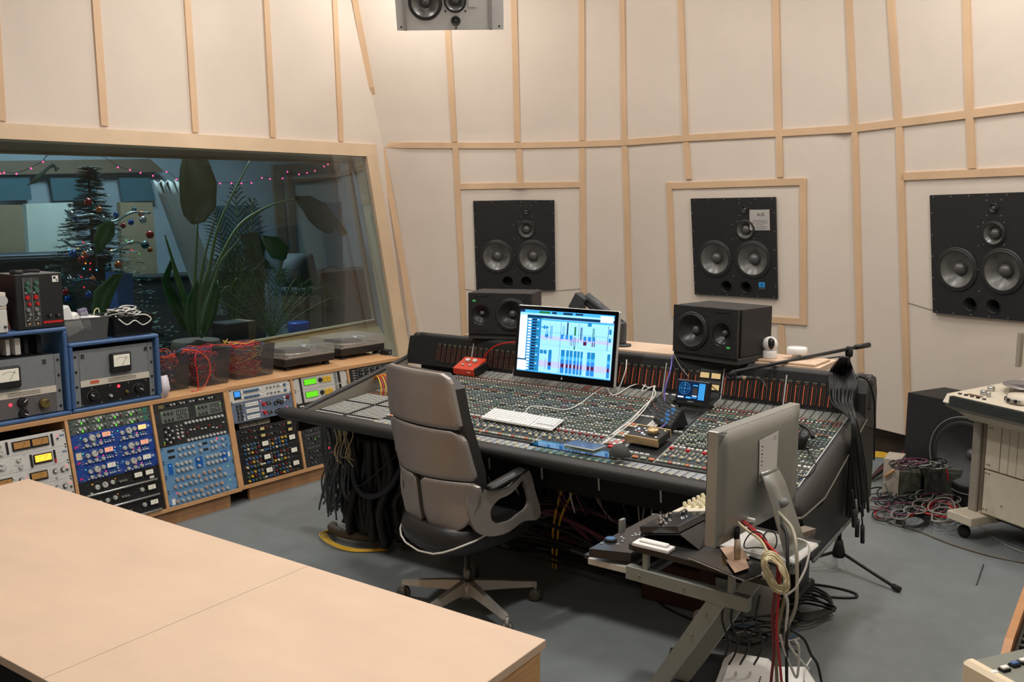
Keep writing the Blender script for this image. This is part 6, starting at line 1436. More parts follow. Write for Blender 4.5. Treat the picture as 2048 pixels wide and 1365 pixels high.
pxline([(1594,1078,2.62),(1612,1084,2.6),(1619,1098,2.58),(1612,1135,2.56),(1598,1165,2.55),(1590,1178,2.56),(1572,1192,2.58)],.0034,WC,'thin white cable looping out beside the putty-coloured one')
pxline([(1524,1146,2.5),(1540,1158,2.5),(1560,1178,2.52),(1575,1205,2.55),(1572,1260,2.6),(1578,1290,2.62),(1598,1318,2.64),(1618,1340,2.66)],.0044,WC,'white cable running from the tablet down toward the floor')
pxline([(1622,1318,3.1),(1610,1340,3.0),(1608,1365,2.95)],.003,WC,'short white cable end by the floor at the right of the desk')
pxline([(1571,1195,2.58),(1565,1215,2.6),(1556,1260,2.62),(1552,1310,2.65),(1556,1400,2.7)],.0055,mat('cable_olive',(150,140,104),.5),'olive cable hanging below the coil')
pxline([(1560,1270,2.62),(1568,1300,2.62),(1582,1335,2.64),(1594,1355,2.66),(1598,1300,2.62),(1590,1282,2.62)],.004,WC,'white looped cable low at the right of the desk')
pxline([(1583,1262,2.64),(1608,1280,2.66),(1622,1310,2.68),(1635,1330,2.7),(1644,1370,2.72)],.0044,KC_,'black cable slanting down at the far right of the desk cables')
b=MB()
for i in range(8):
    a0=R.uniform(0,6); P=[]
    for k in range(13):
        a=a0+2*PI*k/12; q=16+i*1.6; px=1551+q*math.cos(a)+7*math.sin(a)+R.uniform(-2,2); py=1146+(q*1.5+R.uniform(-2,3))*math.sin(a)+9*math.cos(a); P.append(aty(px,py,2.44+i*.010+R.uniform(-.01,.01)))
    b.tube(P,.0034,CC,5,sub=3)
tag(b.build('coiled_cable'),'coil of cream cable hanging off the back of the small desk','cable')
b=MB(); P=[aty(1512+24*math.cos(a),1086+16*math.sin(a*1.0)+6*math.cos(2*a),2.6) for a in [2*PI*k/12 for k in range(13)]]; b.tube(P,.0022,KC_,5,sub=4); tag(b.build('thin_cable'),'thin black cable looped in the air behind the computer','cable')
b=MB(); P=[aty(1540+14*math.cos(a),1082+20*math.sin(a),2.57) for a in [2*PI*k/12 for k in range(13)]]; b.tube(P,.002,KC_,5,sub=4); tag(b.build('thin_cable'),'second small loop of black cable above the cream coil','cable')
def fl(pts,r,m,lab,grp=None,z=.006,name='cable'): return single([onz(x,y,z) for x,y in pts],r,m,lab,name=name,group=grp,sub=7)
fl([(1580,1165),(1650,1172),(1705,1185),(1712,1195),(1680,1196),(1620,1192),(1570,1200)],.006,KC_,'black cable loop on the floor right of the desk, reaching furthest right')
for k in range(6): fl([(1560+R.uniform(-8,8),1190+k*5),(1610,1172+k*7),(1655+R.uniform(-8,14),1190+k*6),(1660,1215+k*2),(1610,1228+k*3),(1565,1222)],.0058,KC_,'one of the black cable coils on the floor behind the small desk','black coils behind the small desk',z=.008+.008*k)
fl([(1150,1108),(1250,1145),(1300,1190),(1340,1220),(1400,1245),(1470,1262)],.0055,KC_,'black cable trailing on the floor beneath the chair side of the desk')
fl([(1400,1240),(1440,1252),(1500,1262),(1560,1285),(1600,1310)],.0045,KC_,'black cable under the small desk')
for k,(m,lab) in enumerate(((BLU,'thin blue cable on the floor under the small desk'),(WC,'thin white cable on the floor under the small desk'),(GC,'thin grey cable on the floor under the small desk'))): fl([(1440+k*20,1262+k*10),(1490,1250+k*14),(1530,1268+k*8),(1560,1290-k*6),(1600,1262+k*16)],.003,m,lab,z=.02+.006*k)
for k in range(9):
    y0=1225+k*7; P=[onz(1430+R.uniform(-30,40),y0,R.uniform(.01,.2)),onz(1480+R.uniform(-20,20),y0+R.uniform(-10,30),R.uniform(.02,.12)),onz(1520+R.uniform(-20,20),y0+R.uniform(-20,30),R.uniform(.01,.1)),onz(1570+R.uniform(-20,40),y0+R.uniform(-30,20),R.uniform(.01,.05))]
    single(P,.0045,KC_,'one of the loose black cables tangled under the small desk',group='loose black cables under the small desk')
for x in (1452,1470,1492,1520): single([aty(x,1190,2.95),aty(x-8,1240,2.98),aty(x+6,1290,3.0),aty(x-12,1330,3.05)],.004,KC_,'one of the black leads hanging down under the small desk',group='hanging black leads under the small desk')
t=thing('white_computer','rounded white box with a slotted vent on the floor under the small desk','computer',frame(onz(1488,1352,.22)-V((0,0,.22)),dx,dy,V((0,0,1)))@RZ(rad(16)))
b=MB(); b.box((0,.02,.11),(.19,.36,.21),WHT,bev=.03); b.build('case',t)
for i in range(9):
    b=MB(); b.box((.055,-.11+i*.016,.2155),(.005,.010,.001),BLKM); b.build('vent_slot',t)
t=thing('black_case','black box lying on the floor behind the desk leg','box',frame(onz(1395,1335,.16)-V((0,0,.16)),dx,dy,V((0,0,1)))@RZ(rad(20)))
b=MB(); b.box((0,0,.08),(.24,.27,.155),BLKM,bev=.004); b.build('case',t); b=MB(); b.box((0,-.1365,.11),(.2,.003,.01),DGREY); b.build('lid_seam',t)
b=MB(); b.box((0,0,.05),(.14,.16,.1),WHT,bev=.012); q=onz(1590,1352,.1); tag(b.build('white_adapter',mx=T(q.x,q.y,0)),'white power adapter block on the floor at the right of the cables','adapter')
b=MB(); b.lathe([(.05,0),(.055,.1),(.05,.13)],mat('pale_pink',(196,176,170),.6),None,18); q=onz(1410,1285,.0); tag(b.build('paper_cup',mx=T(q.x,q.y,0)),'pale pink tub on the floor behind the grey desk leg','tub')
# ================================================================= RIGHT-HAND SIDE
TMX=V((.36,-.93,0)).normalized(); TMY=V((.93,.36,0)).normalized(); TMF=frame(V((2.665,5.0,0)),TMX,TMY,V((0,0,1))); TMI=TMF.inverted()
def tmy(px,py,y): return TMI@onpl(px,py,TMF.translation+TMY*y,TMY)
def tmz(px,py,z): return TMI@onz(px,py,z)
TC=mat('tape_cream',(206,196,176),.5,var=.04,vscale=30); TG=mat('tape_grey',(146,138,126),.5); TD=mat('tape_ribbed',(54,58,56),.5)
t=thing('tape_machine','cream multitrack tape machine on castors at the right, reel on its deck','tape machine',TMF)
TW=.86; zt=.70
b=MB(); b.box((TW/2,.28,(.15+zt)/2),(TW,.54,zt-.15),TC,bev=.004); b.build('cabinet',t)
b=MB(); b.box((-.035,.25,(.15+zt+.02)/2),(.06,.50,zt-.13),TG,bev=.006); b.build('side_post',t)
b=MB(); b.box((.03,-.004,(.17+zt)/2),(.022,.012,zt-.17),mat('trim_bronze',(120,108,92),.4,.4)); b.build('door_trim',t)
b=MB(); b.box((.09,-.006,.56),(.09,.014,.27),TC,bev=.001); b.build('end_module',t)
for i in range(10):
    b=MB(); x=.165+i*.052; b.box((x,-.006,.56),(.049,.014,.27),TC,bev=.001)
    if i>2:
        for k in range(8): b.box((x,-.0135,.62-k*.012),(.006,.001,.004),BLKM); b.box((x-.008,-.0135,.52-k*.011),(.005,.001,.004),BLKM)
        b.box((x-.006,-.0135,.43),(.014,.001,.02),DGREY)
    b.build('channel_card',t)
b=MB(); b.box((.45,-.005,.29),(.81,.012,.25),TC,bev=.001); b.build('lower_door',t)
for x,z in((.055,.40),(.075,.40),(.055,.19),(.075,.19),(.17,.24),(.06,.66),(.075,.66),(.06,.45),(.075,.45)): link('screw',SCM,t,T(x,-.0135,z)@FACE)
b=MB(); b.box((.40,-.0125,.36),(.09,.003,.055),mat('badge_blue',(60,130,170),.4)); b.box((.40,-.0145,.372),(.08,.001,.006),LGREY); b.build('blue_badge',t)
dk_=[(-.10,-.23,.80),(-.10,-.20,.845),(-.10,.52,.90),(-.10,.52,.72),(-.10,-.02,.68)]
def exx(P,x0,x1,m,name,par):
    n=len(P); b=MB(); b.add([(x0,y,z) for _,y,z in P]+[(x1,y,z) for _,y,z in P],[tuple(range(n))[::-1],tuple(range(n,2*n))]+[(i,(i+1)%n,(i+1)%n+n,i+n) for i in range(n)],m); return b.build(name,par)
exx(dk_,-.075,TW+.05,TC,'deck',t)
exx([(0,-.20,.77),(0,-.232,.80),(0,-.02,.684),(0,-.0,.69)],-.07,TW+.05,TG,'deck_underside',t)
b=MB(); 
for k in range(6): b.box(((TW+.05-.03)/2,-.238+.004*k*.3,.792+.0095*k),(TW+.05+.01,.022,.0075),TD)
b.box(((TW+.02)/2,-.228,.815),(TW+.05,.018,.06),BLKM); b.build('ribbed_armrest',t)
def deckz(y): return .845+(y+.20)*(.055/.72)
b=MB(); b.lathe([(.18,0),(.18,.004),(.04,.005)],mat('reel_alloy',(176,176,180),.25,.8),T(.20,.17,deckz(.17)+.035),40); 
b.lathe([(.045,-.03),(.045,0)],DGREY,T(.20,.17,deckz(.17)+.035),16); b.build('reel',t)
for a in (.4,2.5,4.6):
    b=MB(); b.lathe([(.028,0),(.028,.0006)],DGREY,T(.20+.105*math.cos(a),.17+.105*math.sin(a),deckz(.17)+.0405)@M4.Diagonal((1.4,1,1,1)),16); b.build('reel_opening',t)
b=MB(); b.lathe([(.042,.0),(.044,.02),(.040,.045),(.03,.05)],BLK,T(.20,.17,deckz(.17)+.039),22); b.build('reel_hub',t)
b=MB(); b.lathe([(.085,0),(.085,.012),(.08,.04),(.0001,.041)],TC,T(.30,-.06,deckz(-.06)),28); b.build('head_cover',t)
for i in range(9):
    b=MB(); a=PI+.25*i; b.box((.30+.087*math.cos(a),-.06+.087*math.sin(a),deckz(-.06)+.014),(.014,.012,.018),BLKM if i%2 else SIL); b.build('roller',t)
for x,y,r in((.06,-.08,.018),(.11,-.10,.012),(.02,.02,.02)): 
    b=MB(); b.lathe([(r,0),(r,.022),(r*.8,.026)],SIL,T(x,y,deckz(y)),16); b.build('guide_roller',t)
b=MB(); b.box((.05,-.13,deckz(-.13)+.002),(.09,.022,.003),mat('label_brown',(110,80,60),.5)); b.build('brown_label',t)
for i in range(5): link('button',boxmesh(.018,.012,.008,BLKM if i%2 else DGREY),t,T(-.02+i*.04,-.165,deckz(-.165)+.004))
mp_=tmy(2040,735,.30); 
b=MB(); b.box((mp_.x-.012,.30,mp_.z+.10),(.022,.03,.20),TG,bev=.002); b.build('bracket',t)
b=MB(); b.box((mp_.x+.25,.33,mp_.z+.10),(.5,.04,.16),TC,bev=.002); b.build('meter_panel',t)
b=MB(); b.box((.45,.50,(.88+mp_.z+.2)/2),(.05,.03,mp_.z+.2-.86),TG); b.box((.45,.42,mp_.z+.1),(.05,.16,.03),TG); b.build('meter_post',t)
for x,y in((-.02,-.06),(.80,-.06),(-.02,.5),(.80,.5)):
    b=MB(); b.lathe([(.010,-.018),(.034,-.014),(.038,0),(.034,.014),(.010,.018)],BLKM,T(x,y,.0385)@RX(PI/2)@RZ(0),16); b.tube([(x,y,.04),(x+.01,y+.02,.12)],.014,DGREY,8); b.build('castor',t)
b=MB(); b.box((-.01,.04,.125),(.17,.32,.05),TC,bev=.004); b.build('foot_block',t)
b=MB(); b.box((TW/2,.28,.135),(TW-.1,.42,.03),BLKM); b.build('chassis_base',t)
# subwoofer
SF0=onz(1820,785,.665); sx=V((.49,-.87,0)).normalized(); sy=V((.87,.49,0)).normalized(); SBF=frame(V((SF0.x,SF0.y,0)),sx,sy,V((0,0,1)))
t=thing('bass_cabinet','large black bass speaker standing against the wall behind the tape machine','speaker',SBF)
plate(.80,.665,[(.44,.335,.235)],.02,BLKC,'baffle',t)
b=MB()
for c_,s_ in(((.40,.18,.006),(.80,.36,.012)),((.40,.18,.659),(.80,.36,.012)),((.006,.18,.3325),(.012,.36,.64)),((.794,.18,.3325),(.012,.36,.64)),((.40,.354,.3325),(.776,.012,.64))): b.box(c_,s_,BLKC)
b.build('cabinet',t)
driver(t,.44,.335,.245,y=-.02,cone=mat('cone_grey',(66,68,70),.6,var=.12,vscale=20),dome=.16,depth=.3,rimm=BLK)
b=MB(); b.tube([(.44+.246*math.cos(2*PI*i/40),-.028,.335+.246*math.sin(2*PI*i/40)) for i in range(40)],.004,GREY,6,closed=True); b.build('rim_ring',t)
# low box with cable heap
mbp=onz(1850,1003,0); t=thing('floor_box','low grey-green box buried in cables on the floor before the bass speaker','box',frame(mbp,V((.82,-.2,0)).normalized(),V((.2,.82,0)).normalized(),V((0,0,1)))@RZ(rad(-4)))
GGB=mat('box_greygreen',(74,78,66),.7,var=.1)
b=MB(); b.box((.10,.17,.115),(.22,.34,.23),GGB,bev=.006); b.build('case',t); b=MB(); b.box((.10,-.006,.11),(.19,.012,.19),mat('box_front',(62,64,60),.8),bev=.003); b.build('front_panel',t)
b=MB(); b.box((-.13,.17,.095),(.20,.34,.19),GGB,bev=.006); b.build('side_case',t)
quadbox([(1768,918),(1800,922),(1812,908),(1778,904)],.001,.26,mat('crate_white',(170,160,146),.6),'white_crate','pale plastic crate behind the low box, cables spilling over it','crate')
# cables on the floor at the right
fl([(1765,965),(1772,1000),(1768,1035),(1790,1050),(1835,1062),(1900,1088),(1980,1112),(2060,1128)],.0058,mat('cable_taupe',(110,104,92),.5),'long taupe cable sweeping across the floor toward the right photo edge')
fl([(1900,1030),(1950,1045),(1985,1075),(2020,1095),(2060,1110)],.0052,GC,'grey cable running past the tape machine castor to the right photo edge')
single([onz(1768,965,.17),onz(1778,985,.10),onz(1800,1005,.01),onz(1840,1008,.01),onz(1872,1000,.02),onz(1890,1015,.01),onz(1850,1022,.01),onz(1810,1012,.012)],.0062,mat('cable_sage',(146,152,138),.5),'pale sage cable with a loose loop in front of the low box',sub=7)
single([onz(1812,925,.24),onz(1800,950,.16),onz(1790,985,.03),onz(1772,1012,.008),onz(1752,1022,.008),onz(1758,1036,.008),onz(1800,1036,.008),onz(1840,1028,.008)],.0056,RC,'red cable falling off the low box and looping on the floor',sub=7)
for k in range(4): fl([(1792+k*6,1048),(1800,1032-k*3),(1830+k*8,1030),(1850+k*2,1042),(1835,1052+k),(1805,1052)],.0055,KC_,'one of the black cable loops nearest the camera in the right floor heap','black loops in the right floor heap',z=.006+.009*k)
for k in range(9):
    cx_,cy_=1885+R.uniform(-14,14),1020+R.uniform(-16,14); P=[]
    for i in range(10): a=i*.75+k; P.append((cx_+(26+R.uniform(-4,8))*math.cos(a),cy_+(15+R.uniform(-3,4))*math.sin(a)))
    m,lab,g_=((GC,'one of the grey cable loops heaped beside the tape machine','grey loops beside the tape machine') if k%3 else (RC,'one of the red cable loops heaped beside the tape machine','red loops beside the tape machine'))
    fl(P,.0052,m,lab,g_,z=.008+.010*k)
b=MB()
for i in range(40):
    cx_,cy_=R.uniform(1745,1915),R.uniform(985,1030); P=[]; z=R.uniform(.004,.07); a0=R.uniform(0,6); rx=R.uniform(14,34); ry=R.uniform(6,13)
    for k in range(9): a=a0+k*.8; P.append(onz(cx_+rx*math.cos(a),cy_+ry*math.sin(a),z+.01*math.sin(a*2)))
    b.tube(P,.0048,R.choice([KC_,KC_,SG_,GC,MC,GC]),5,sub=4)
tag(b.build('cable_heap'),'dark tangled heap of cables on the floor between console and tape machine','cables',kind='stuff')
b=MB()
for i in range(26):
    cx_,cy_=R.uniform(1800,1875),R.uniform(922,935); P=[]; z=R.uniform(.24,.31); a0=R.uniform(0,6); rx=R.uniform(16,34); ry=R.uniform(4,8)
    for k in range(8): a=a0+k*.85; P.append(onz(cx_+rx*math.cos(a),cy_+ry*math.sin(a),z+.01*math.sin(a*2)))
    b.tube(P,.0045,R.choice([KC_,SG_,GC,MC,KC_,RC2 if i%5==0 else GC]),5,sub=4)
tag(b.build('cable_heap'),'cables piled on top of the low grey-green box','cables',kind='stuff')
for k in range(4): single([onz(1735,905+k*3,.12),onz(1765,906+k*3,.14),onz(1790,914+k*3,.16),onz(1800,922+k*2,.2)],.006,YC,'one of the yellow cables crossing behind the heap on the right',group='yellow cables behind the right heap')
for k in range(4): single([onz(1740,960,.02),onz(1780,930-k*4,.08),onz(1815,905-k*3,.12),onz(1840,890,.10)],.012,(KC_,REDK,MATS['loom_navy'],KC_)[k],('black','dark red','dark navy','second black')[k]+' loom running along the wall base to the bass speaker',name='cable_loom')
single([onz(1905,1118,.006) if False else onz(1967,1130,.004),onz(1953,1170,.004)],.0035,DGREY,'short dark stick lying alone on the floor at the right',name='stick',cat='stick')
single([onz(1893,935,.24),onz(1896,960,.16),onz(1897,985,.05)],.004,RC,'thin red cable dropping behind the low box',sub=5)
b=MB(); b.lathe([(.004,-.04),(.012,-.03),(.012,.03),(.006,.05)],mat('plug_wood',(176,140,96),.5),T(*onz(1778,948,.17))@RX(rad(35))@RY(rad(30)),10); tag(b.build('tan_plug'),'tan connector stuck out of the cables beside the crate','plug')
# wooden-sided mixer and the remote, lower right corner
m0=onz(2010,1276,.62); m1=onz(2056,1150,.62); mxd=V(((m1-m0).x,(m1-m0).y,0)).normalized(); mn=V((mxd.y,-mxd.x,0))
MFx=frame(V((m0.x,m0.y,0)),mn,mxd,V((0,0,1)))
t=thing('mixer','wooden-sided mixer with rows of pale knobs at the lower right photo edge','mixer',MFx)
WS=mat('mixer_wood',(178,126,80),.45,var=.12,vscale=4,stretch=(1,4,1))
b=MB(); b.add([(0,-.11,.56),(0,-.11,.60),(0,0,.62),(0,.75,.62),(0,.75,.5),(0,0,.5)]+[(.022,-.11,.56),(.022,-.11,.60),(.022,0,.62),(.022,.75,.62),(.022,.75,.5),(.022,0,.5)],[(0,5,4,3,2,1),(6,7,8,9,10,11)]+[(i,(i+1)%6,(i+1)%6+6,i+6) for i in range(6)],WS); b.build('side_panel',t)
b=MB(); b.box((.27,.32,.55),(.49,.84,.06),PANELD); b.build('panel',t)
for j in range(17):
    for i in range(5): link('knob',knobmesh(.010,.022,(LG2,WHT,mat('cap_lilac',(150,130,150),.5))[(j//3)%3] if j>4 else BLK,pointer=False,n=10),t,T(.045+i*.03,-.07+j*.045,.58))
for x,y in((.05,0),(.45,0),(.05,.68),(.45,.68)):
    b=MB(); b.box((x,y,.26),(.035,.035,.52),BLK); b.build('leg',t)
rz_=.80; q0=onz(1946,1322,rz_); q1=onz(2060,1296,rz_); rx_=V(((q1-q0).x,(q1-q0).y,0)).normalized(); ry_=V((-rx_.y,rx_.x,0)); RF=frame(V((q0.x,q0.y,0)),rx_,ry_,V((0,0,1)))
t=thing('remote_control_desk','grey-green remote panel with cream cheek and square white and blue buttons, bottom right corner','controller',RF)
b=MB(); b.box((.20,-.11,.775),(.40,.22,.05),mat('remote_green',(118,120,108),.55,var=.04)); b.build('panel',t)
b=MB(); b.box((-.016,-.12,.772),(.036,.25,.075),mat('remote_cream',(226,206,172),.4),bev=.010); b.build('side_cheek',t)
def rq(px,py): return RF.inverted()@onz(px,py,rz_)
for px,py,m in((1988,1352,WHT),(2009,1342,WHT),(2029,1333,mat('button_blue',(60,90,150),.4)),(2046,1327,WHT)):
    p=rq(px,py); b=MB(); b.box((p.x,p.y,.8035),(.024,.017,.006),BLKM,bev=.001); o=b.build('button_frame',t); b=MB(); b.box((p.x,p.y,.808),(.019,.012,.006),m,bev=.0015); b.build('button_cap',o)
b=MB(); b.box((.2,-.22,.782),(.4,.02,.05),MATS['remote_cream'],bev=.004); b.build('front_edge',t)
b=MB(); b.box((.2,-.11,.40),(.08,.08,.72),DGREY); b.box((.2,-.11,.02),(.34,.24,.04),DGREY); b.build('pedestal',t)
# ================================================================= LIVE ROOM BEHIND THE WINDOW
NH=V((.79,-.61,0)).normalized()
def lr(px,py,d): return onpl(px,py,PL-NH*d,NH)
LO=PL-NH*1.0; LF0=frame(V((LO.x,LO.y,0)),LD,-NH,V((0,0,1)))
LW=mat('live_wall',(140,150,158),.9,var=.08,vscale=2); LWD=mat('live_wall_dark',(92,88,84),.85,var=.15,vscale=3)
b=MB(); b.box((-2,5.4,2.0),(16,.1,4.2),LW,frame(V((PL.x,PL.y,0)),LD,-NH,V((0,0,1)))); struct(b,'wall_live_far')
b=MB(); b.box((4.2,3.2,2.0),(.1,5.2,4.2),LW,frame(V((PL.x,PL.y,0)),LD,-NH,V((0,0,1)))); struct(b,'wall_live_right')
b=MB(); b.box((-8.5,3.2,2.0),(.1,5.2,4.2),LW,frame(V((PL.x,PL.y,0)),LD,-NH,V((0,0,1)))); struct(b,'wall_live_left')
b=MB(); b.box((-2,3.1,4.15),(13,5.8,.1),LW,frame(V((PL.x,PL.y,0)),LD,-NH,V((0,0,1)))); struct(b,'ceiling_live')
PX=frame(V((0,0,0)),V((1,0,0)),V((0,1,0)),V((0,0,1)))
def poly(pts,d,m,name,lab=None,cat=None,th=.03,parent=None,n=None):
    P=[lr(x,y,d) for x,y in pts]; c=sum(P,V((0,0,0)))/len(P) if parent is None else V((0,0,0)); k=len(P); b=MB()
    off=-NH*th
    b.add([p-c for p in P]+[p+off-c for p in P],[tuple(range(k)),tuple(range(2*k-1,k-1,-1))]+[(i,i+k,(i+1)%k+k,(i+1)%k) for i in range(k)],m)
    o=b.build(name,parent,T(*c) if parent is None else None)
    if lab: tag(o,lab,cat)
    return o
TEAL=mat('teal_pane',(66,98,108),.25); PALE=mat('pale_board',(176,180,172),.8,var=.05); BRN=mat('brown_frame',(104,88,72),.6); DK=mat('live_dark',(34,34,36),.7); NAVY=mat('live_navy',(22,34,48),.6)
def group(name,lab,cat): return thing(name,lab,cat)
dr=thing('door_2','x','x'); bpy.data.objects.remove(dr)
d2=MB(); P=[lr(x,y,5.30) for x,y in ((552,338),(700,330),(735,640),(575,640))]; c=P[0]
d2.add(P+[p-NH*.04 for p in P],[(0,1,2,3),(7,6,5,4)]+[(i,i+4,(i+1)%4+4,(i+1)%4) for i in range(4)],mat('door_pale',(150,154,150),.7)); d2=struct(d2,'door_1')
for pts,m,nm in (([(546,336),(562,336),(588,640),(570,640)],BRN,'door_frame'),([(546,330),(705,322),(705,340),(546,347)],BRN,'door_frame'),([(576,352),(584,352),(604,640),(596,640)],BRN,'door_frame'),([(642,405),(699,405),(716,560),(658,560)],TEAL,'door_pane'),([(580,358),(700,354),(700,359),(580,363)],BRN,'door_moulding')): poly(pts,5.22,m,nm,parent=d2,th=.05)
for i,(pts,lab) in enumerate((([(0,350),(58,350),(64,400),(0,402)],'teal window pane at far left of the live room'),([(100,356),(186,356),(196,400),(108,402)],'teal window pane above the pale board in the live room'),([(238,356),(300,356),(312,402),(246,404)],'teal window pane left of the hanging cloth in the live room'),([(430,412),(512,410),(528,520),(446,522)],'teal pane behind the palm fronds in the live room'))): 
    tag(poly(pts,5.25,TEAL,'window_pane'),lab,'window pane')
t=poly([(0,322),(300,318),(330,344),(0,350)],5.2,BRN,'wooden_beam','brown beam across the live room above the teal panes','beam')
t=poly([(52,408),(146,405),(158,560),(158,620),(66,620)],3.9,PALE,'acoustic_screen','pale upright screen standing in the live room behind the tree','screen',th=.08)
t=poly([(240,405),(305,405),(320,600),(250,600)],4.2,mat('brown_panel',(120,104,82),.8,var=.1),'brown_screen','brown upright screen in the live room left of the hanging cloth','screen',th=.08)
t=poly([(-10,410),(44,410),(62,560),(-10,560)],4.4,MATS['brown_panel'],'brown_screen','brown upright screen at the far left of the live room','screen',th=.08)
rows=[]
for j in range(10):
    y=360+j*30; rows.append([lr(306+j*11+i*7+(3 if i%2 else 0)+ (0 if j else 4*i%3),y+ (6*(i%2) if j==0 else 0),2.9-.05*(i%2)) for i in range(8)])
b=MB(); b.slab(rows,(0,.01,0),mat('cloth_pale',(150,150,146),.9)); tag(b.build('hanging_cloth'),'pale cloth hanging in diagonal folds in the live room','cloth')
def lbox(px,py,d,w,dep,h,m,name,lab,cat,rot=0):
    p=lr(px,py,d); t=thing(name,lab,cat,frame(V((p.x,p.y,p.z)),LD,-NH,V((0,0,1)))@RZ(rot)); b=MB(); b.box((w/2,dep/2,h/2),(w,dep,h),m,bev=.01); b.build('body',t); return t
def grounded(px,py,d,w,dep,m,name,lab,cat,top=None):
    """box standing on the floor whose front top-left corner is seen at px,py"""
    p=lr(px,py,d); t=thing(name,lab,cat,frame(V((p.x,p.y,0)),LD,-NH,V((0,0,1)))); b=MB(); b.box((w/2,dep/2,p.z/2),(w,dep,p.z),m,bev=.01); b.build('body',t); return t,p.z
t,h=grounded(640,545,2.6,1.6,.6,mat('piano_brown',(58,48,40),.4),'low_cabinet','dark brown cabinet at the right of the live room with a lamp arm on it','cabinet')
b=MB(); b.box((.8,-.01,h*.5),(1.5,.02,h*.8),mat('cabinet_panel',(72,60,50),.5)); b.build('front_panel',t)
b=MB(); b.tube([(.1,.1,h),(.25,.12,h+.06),(.42,.1,h+.02),(.5,.1,h+.08)],.008,BLKM,6); tag(b.build('lamp_arm',mx=frame(V((lr(640,545,2.6).x,lr(640,545,2.6).y,0)),LD,-NH,V((0,0,1)))),'thin black folded arm on the dark brown cabinet','lamp arm')
t,h=grounded(-20,512,3.15,1.2,.6,NAVY,'dark_piano','dark upright instrument shape at the far left behind the glass','piano'); b=MB(); b.box((.6,-.02,h-.05),(1.2,.04,.05),BLKM,bev=.01); b.build('lid',t)
t,h=grounded(280,560,3.5,1.7,.5,DK,'dark_bench','dark bench running behind the plants in the live room','bench'); b=MB(); b.box((.85,.25,h+.012),(1.74,.54,.024),BLKM); b.build('bench_top',t)
# crate / box among the plants
t,h=grounded(455,648,.9,.22,.25,BLKM,'plant_box','small black box with a tan side among the plants','box'); b=MB(); b.box((.262,.125,h/2),(.08,.25,h),mat('box_tan',(126,92,66),.7)); b.build('tan_side',t)
# round-backed chair
p=lr(612,560,2.0); t=thing('round_chair','dark chair with a rounded back in the live room','chair',frame(V((p.x,p.y,0)),LD,-NH,V((0,0,1)))@RZ(rad(20)))
zc=p.z; b=MB(); rows=[]
for j in range(8):
    a=PI*(.02+.96*j/7); rows.append([(.30*math.cos(u)*(.75+.25*math.sin(a*.5)), .10-.22*math.sin(u)*1, zc-.05+.42*j/7) if False else (.30*math.sin(u)*math.sqrt(max(.05,1-(j/7.6)**2)), -.20*math.cos(u)+.12, zc-.06+.36*j/7) for u in [-1.5+3.0*i/12 for i in range(13)]])
b.slab(rows,(0,.04,0),mat('chair_charcoal',(58,58,62),.7)); b.build('backrest',t)
b=MB(); b.lathe([(.26,zc-.16),(.28,zc-.12),(.27,zc-.07),(.0001,zc-.06)],MATS['chair_charcoal'],None,20); b.build('seat',t)
b=MB(); b.tube([(0,0,.02),(0,0,zc-.15)],.03,BLKM,8); b.lathe([(.22,0),(.2,.02),(.03,.04)],BLKM,None,16); b.build('pedestal',t)
# blue bag and blue bin
BB=mat('bag_blue',(40,84,150),.5,var=.25,vscale=12)
b=MB(); P=[lr(x,y,1.3) for x,y in ((232,545),(265,548),(268,625),(238,622))]; c=sum(P,V((0,0,0)))/4; b.add([p-c for p in P]+[p-c-NH*.18 for p in P],[(0,1,2,3),(7,6,5,4)]+[(i,i+4,(i+1)%4+4,(i+1)%4) for i in range(4)],BB); tag(b.build('blue_bag',mx=T(*c)),'tall blue shiny bag under the decorated tree','bag')
p=lr(598,668,1.1); b=MB(); b.lathe([(.09,-.12),(.11,.10),(.10,.12)],mat('bin_blue',(30,90,190),.4),None,14); tag(b.build('blue_tub',mx=T(*p)),'bright blue tub low among the plants at the right of the window','tub')
# ---- plants
LGm=mat('leaf_green',(70,112,56),.45,var=.2,vscale=10); LDk=mat('leaf_dark',(48,84,58),.45,var=.2,vscale=10); LOl=mat('leaf_olive',(112,108,74),.5,var=.12,vscale=8); STM=mat('stem_green',(104,120,66),.5); FIR=mat('fir_green',(44,66,50),.7,var=.25,vscale=20); POT=mat('pot_brown',(96,70,50),.7)
def leaf(pts,d,m,name,parent,bow=.06):
    # pts: [(centre px,py,half-width px)] along the midrib
    rows=[]
    for i,(x,y,w) in enumerate(pts):
        a=pts[max(i-1,0)];c=pts[min(i+1,len(pts)-1)]; dx_,dy_=c[0]-a[0],c[1]-a[1]; L=math.hypot(dx_,dy_) or 1; nx,ny=-dy_/L,dx_/L
        rows.append([lr(x+nx*w*u,y+ny*w*u,d-bow*(u*u)) for u in(-1,-.6,-.2,0,.2,.6,1)])
    b=MB(); b.slab(rows,NH*.003,m); o=b.build(name,parent); return o
t=thing('banana_plant','tall large-leaved plant with arching stems in the middle of the window','plant')
D_=1.0
p=lr(392,676,D_); b=MB(); b.lathe([(.16,0),(.19,.05),(.22,p.z-.1),(.20,p.z-.02)],POT,T(p.x,p.y,0),18); b.build('pot',t)
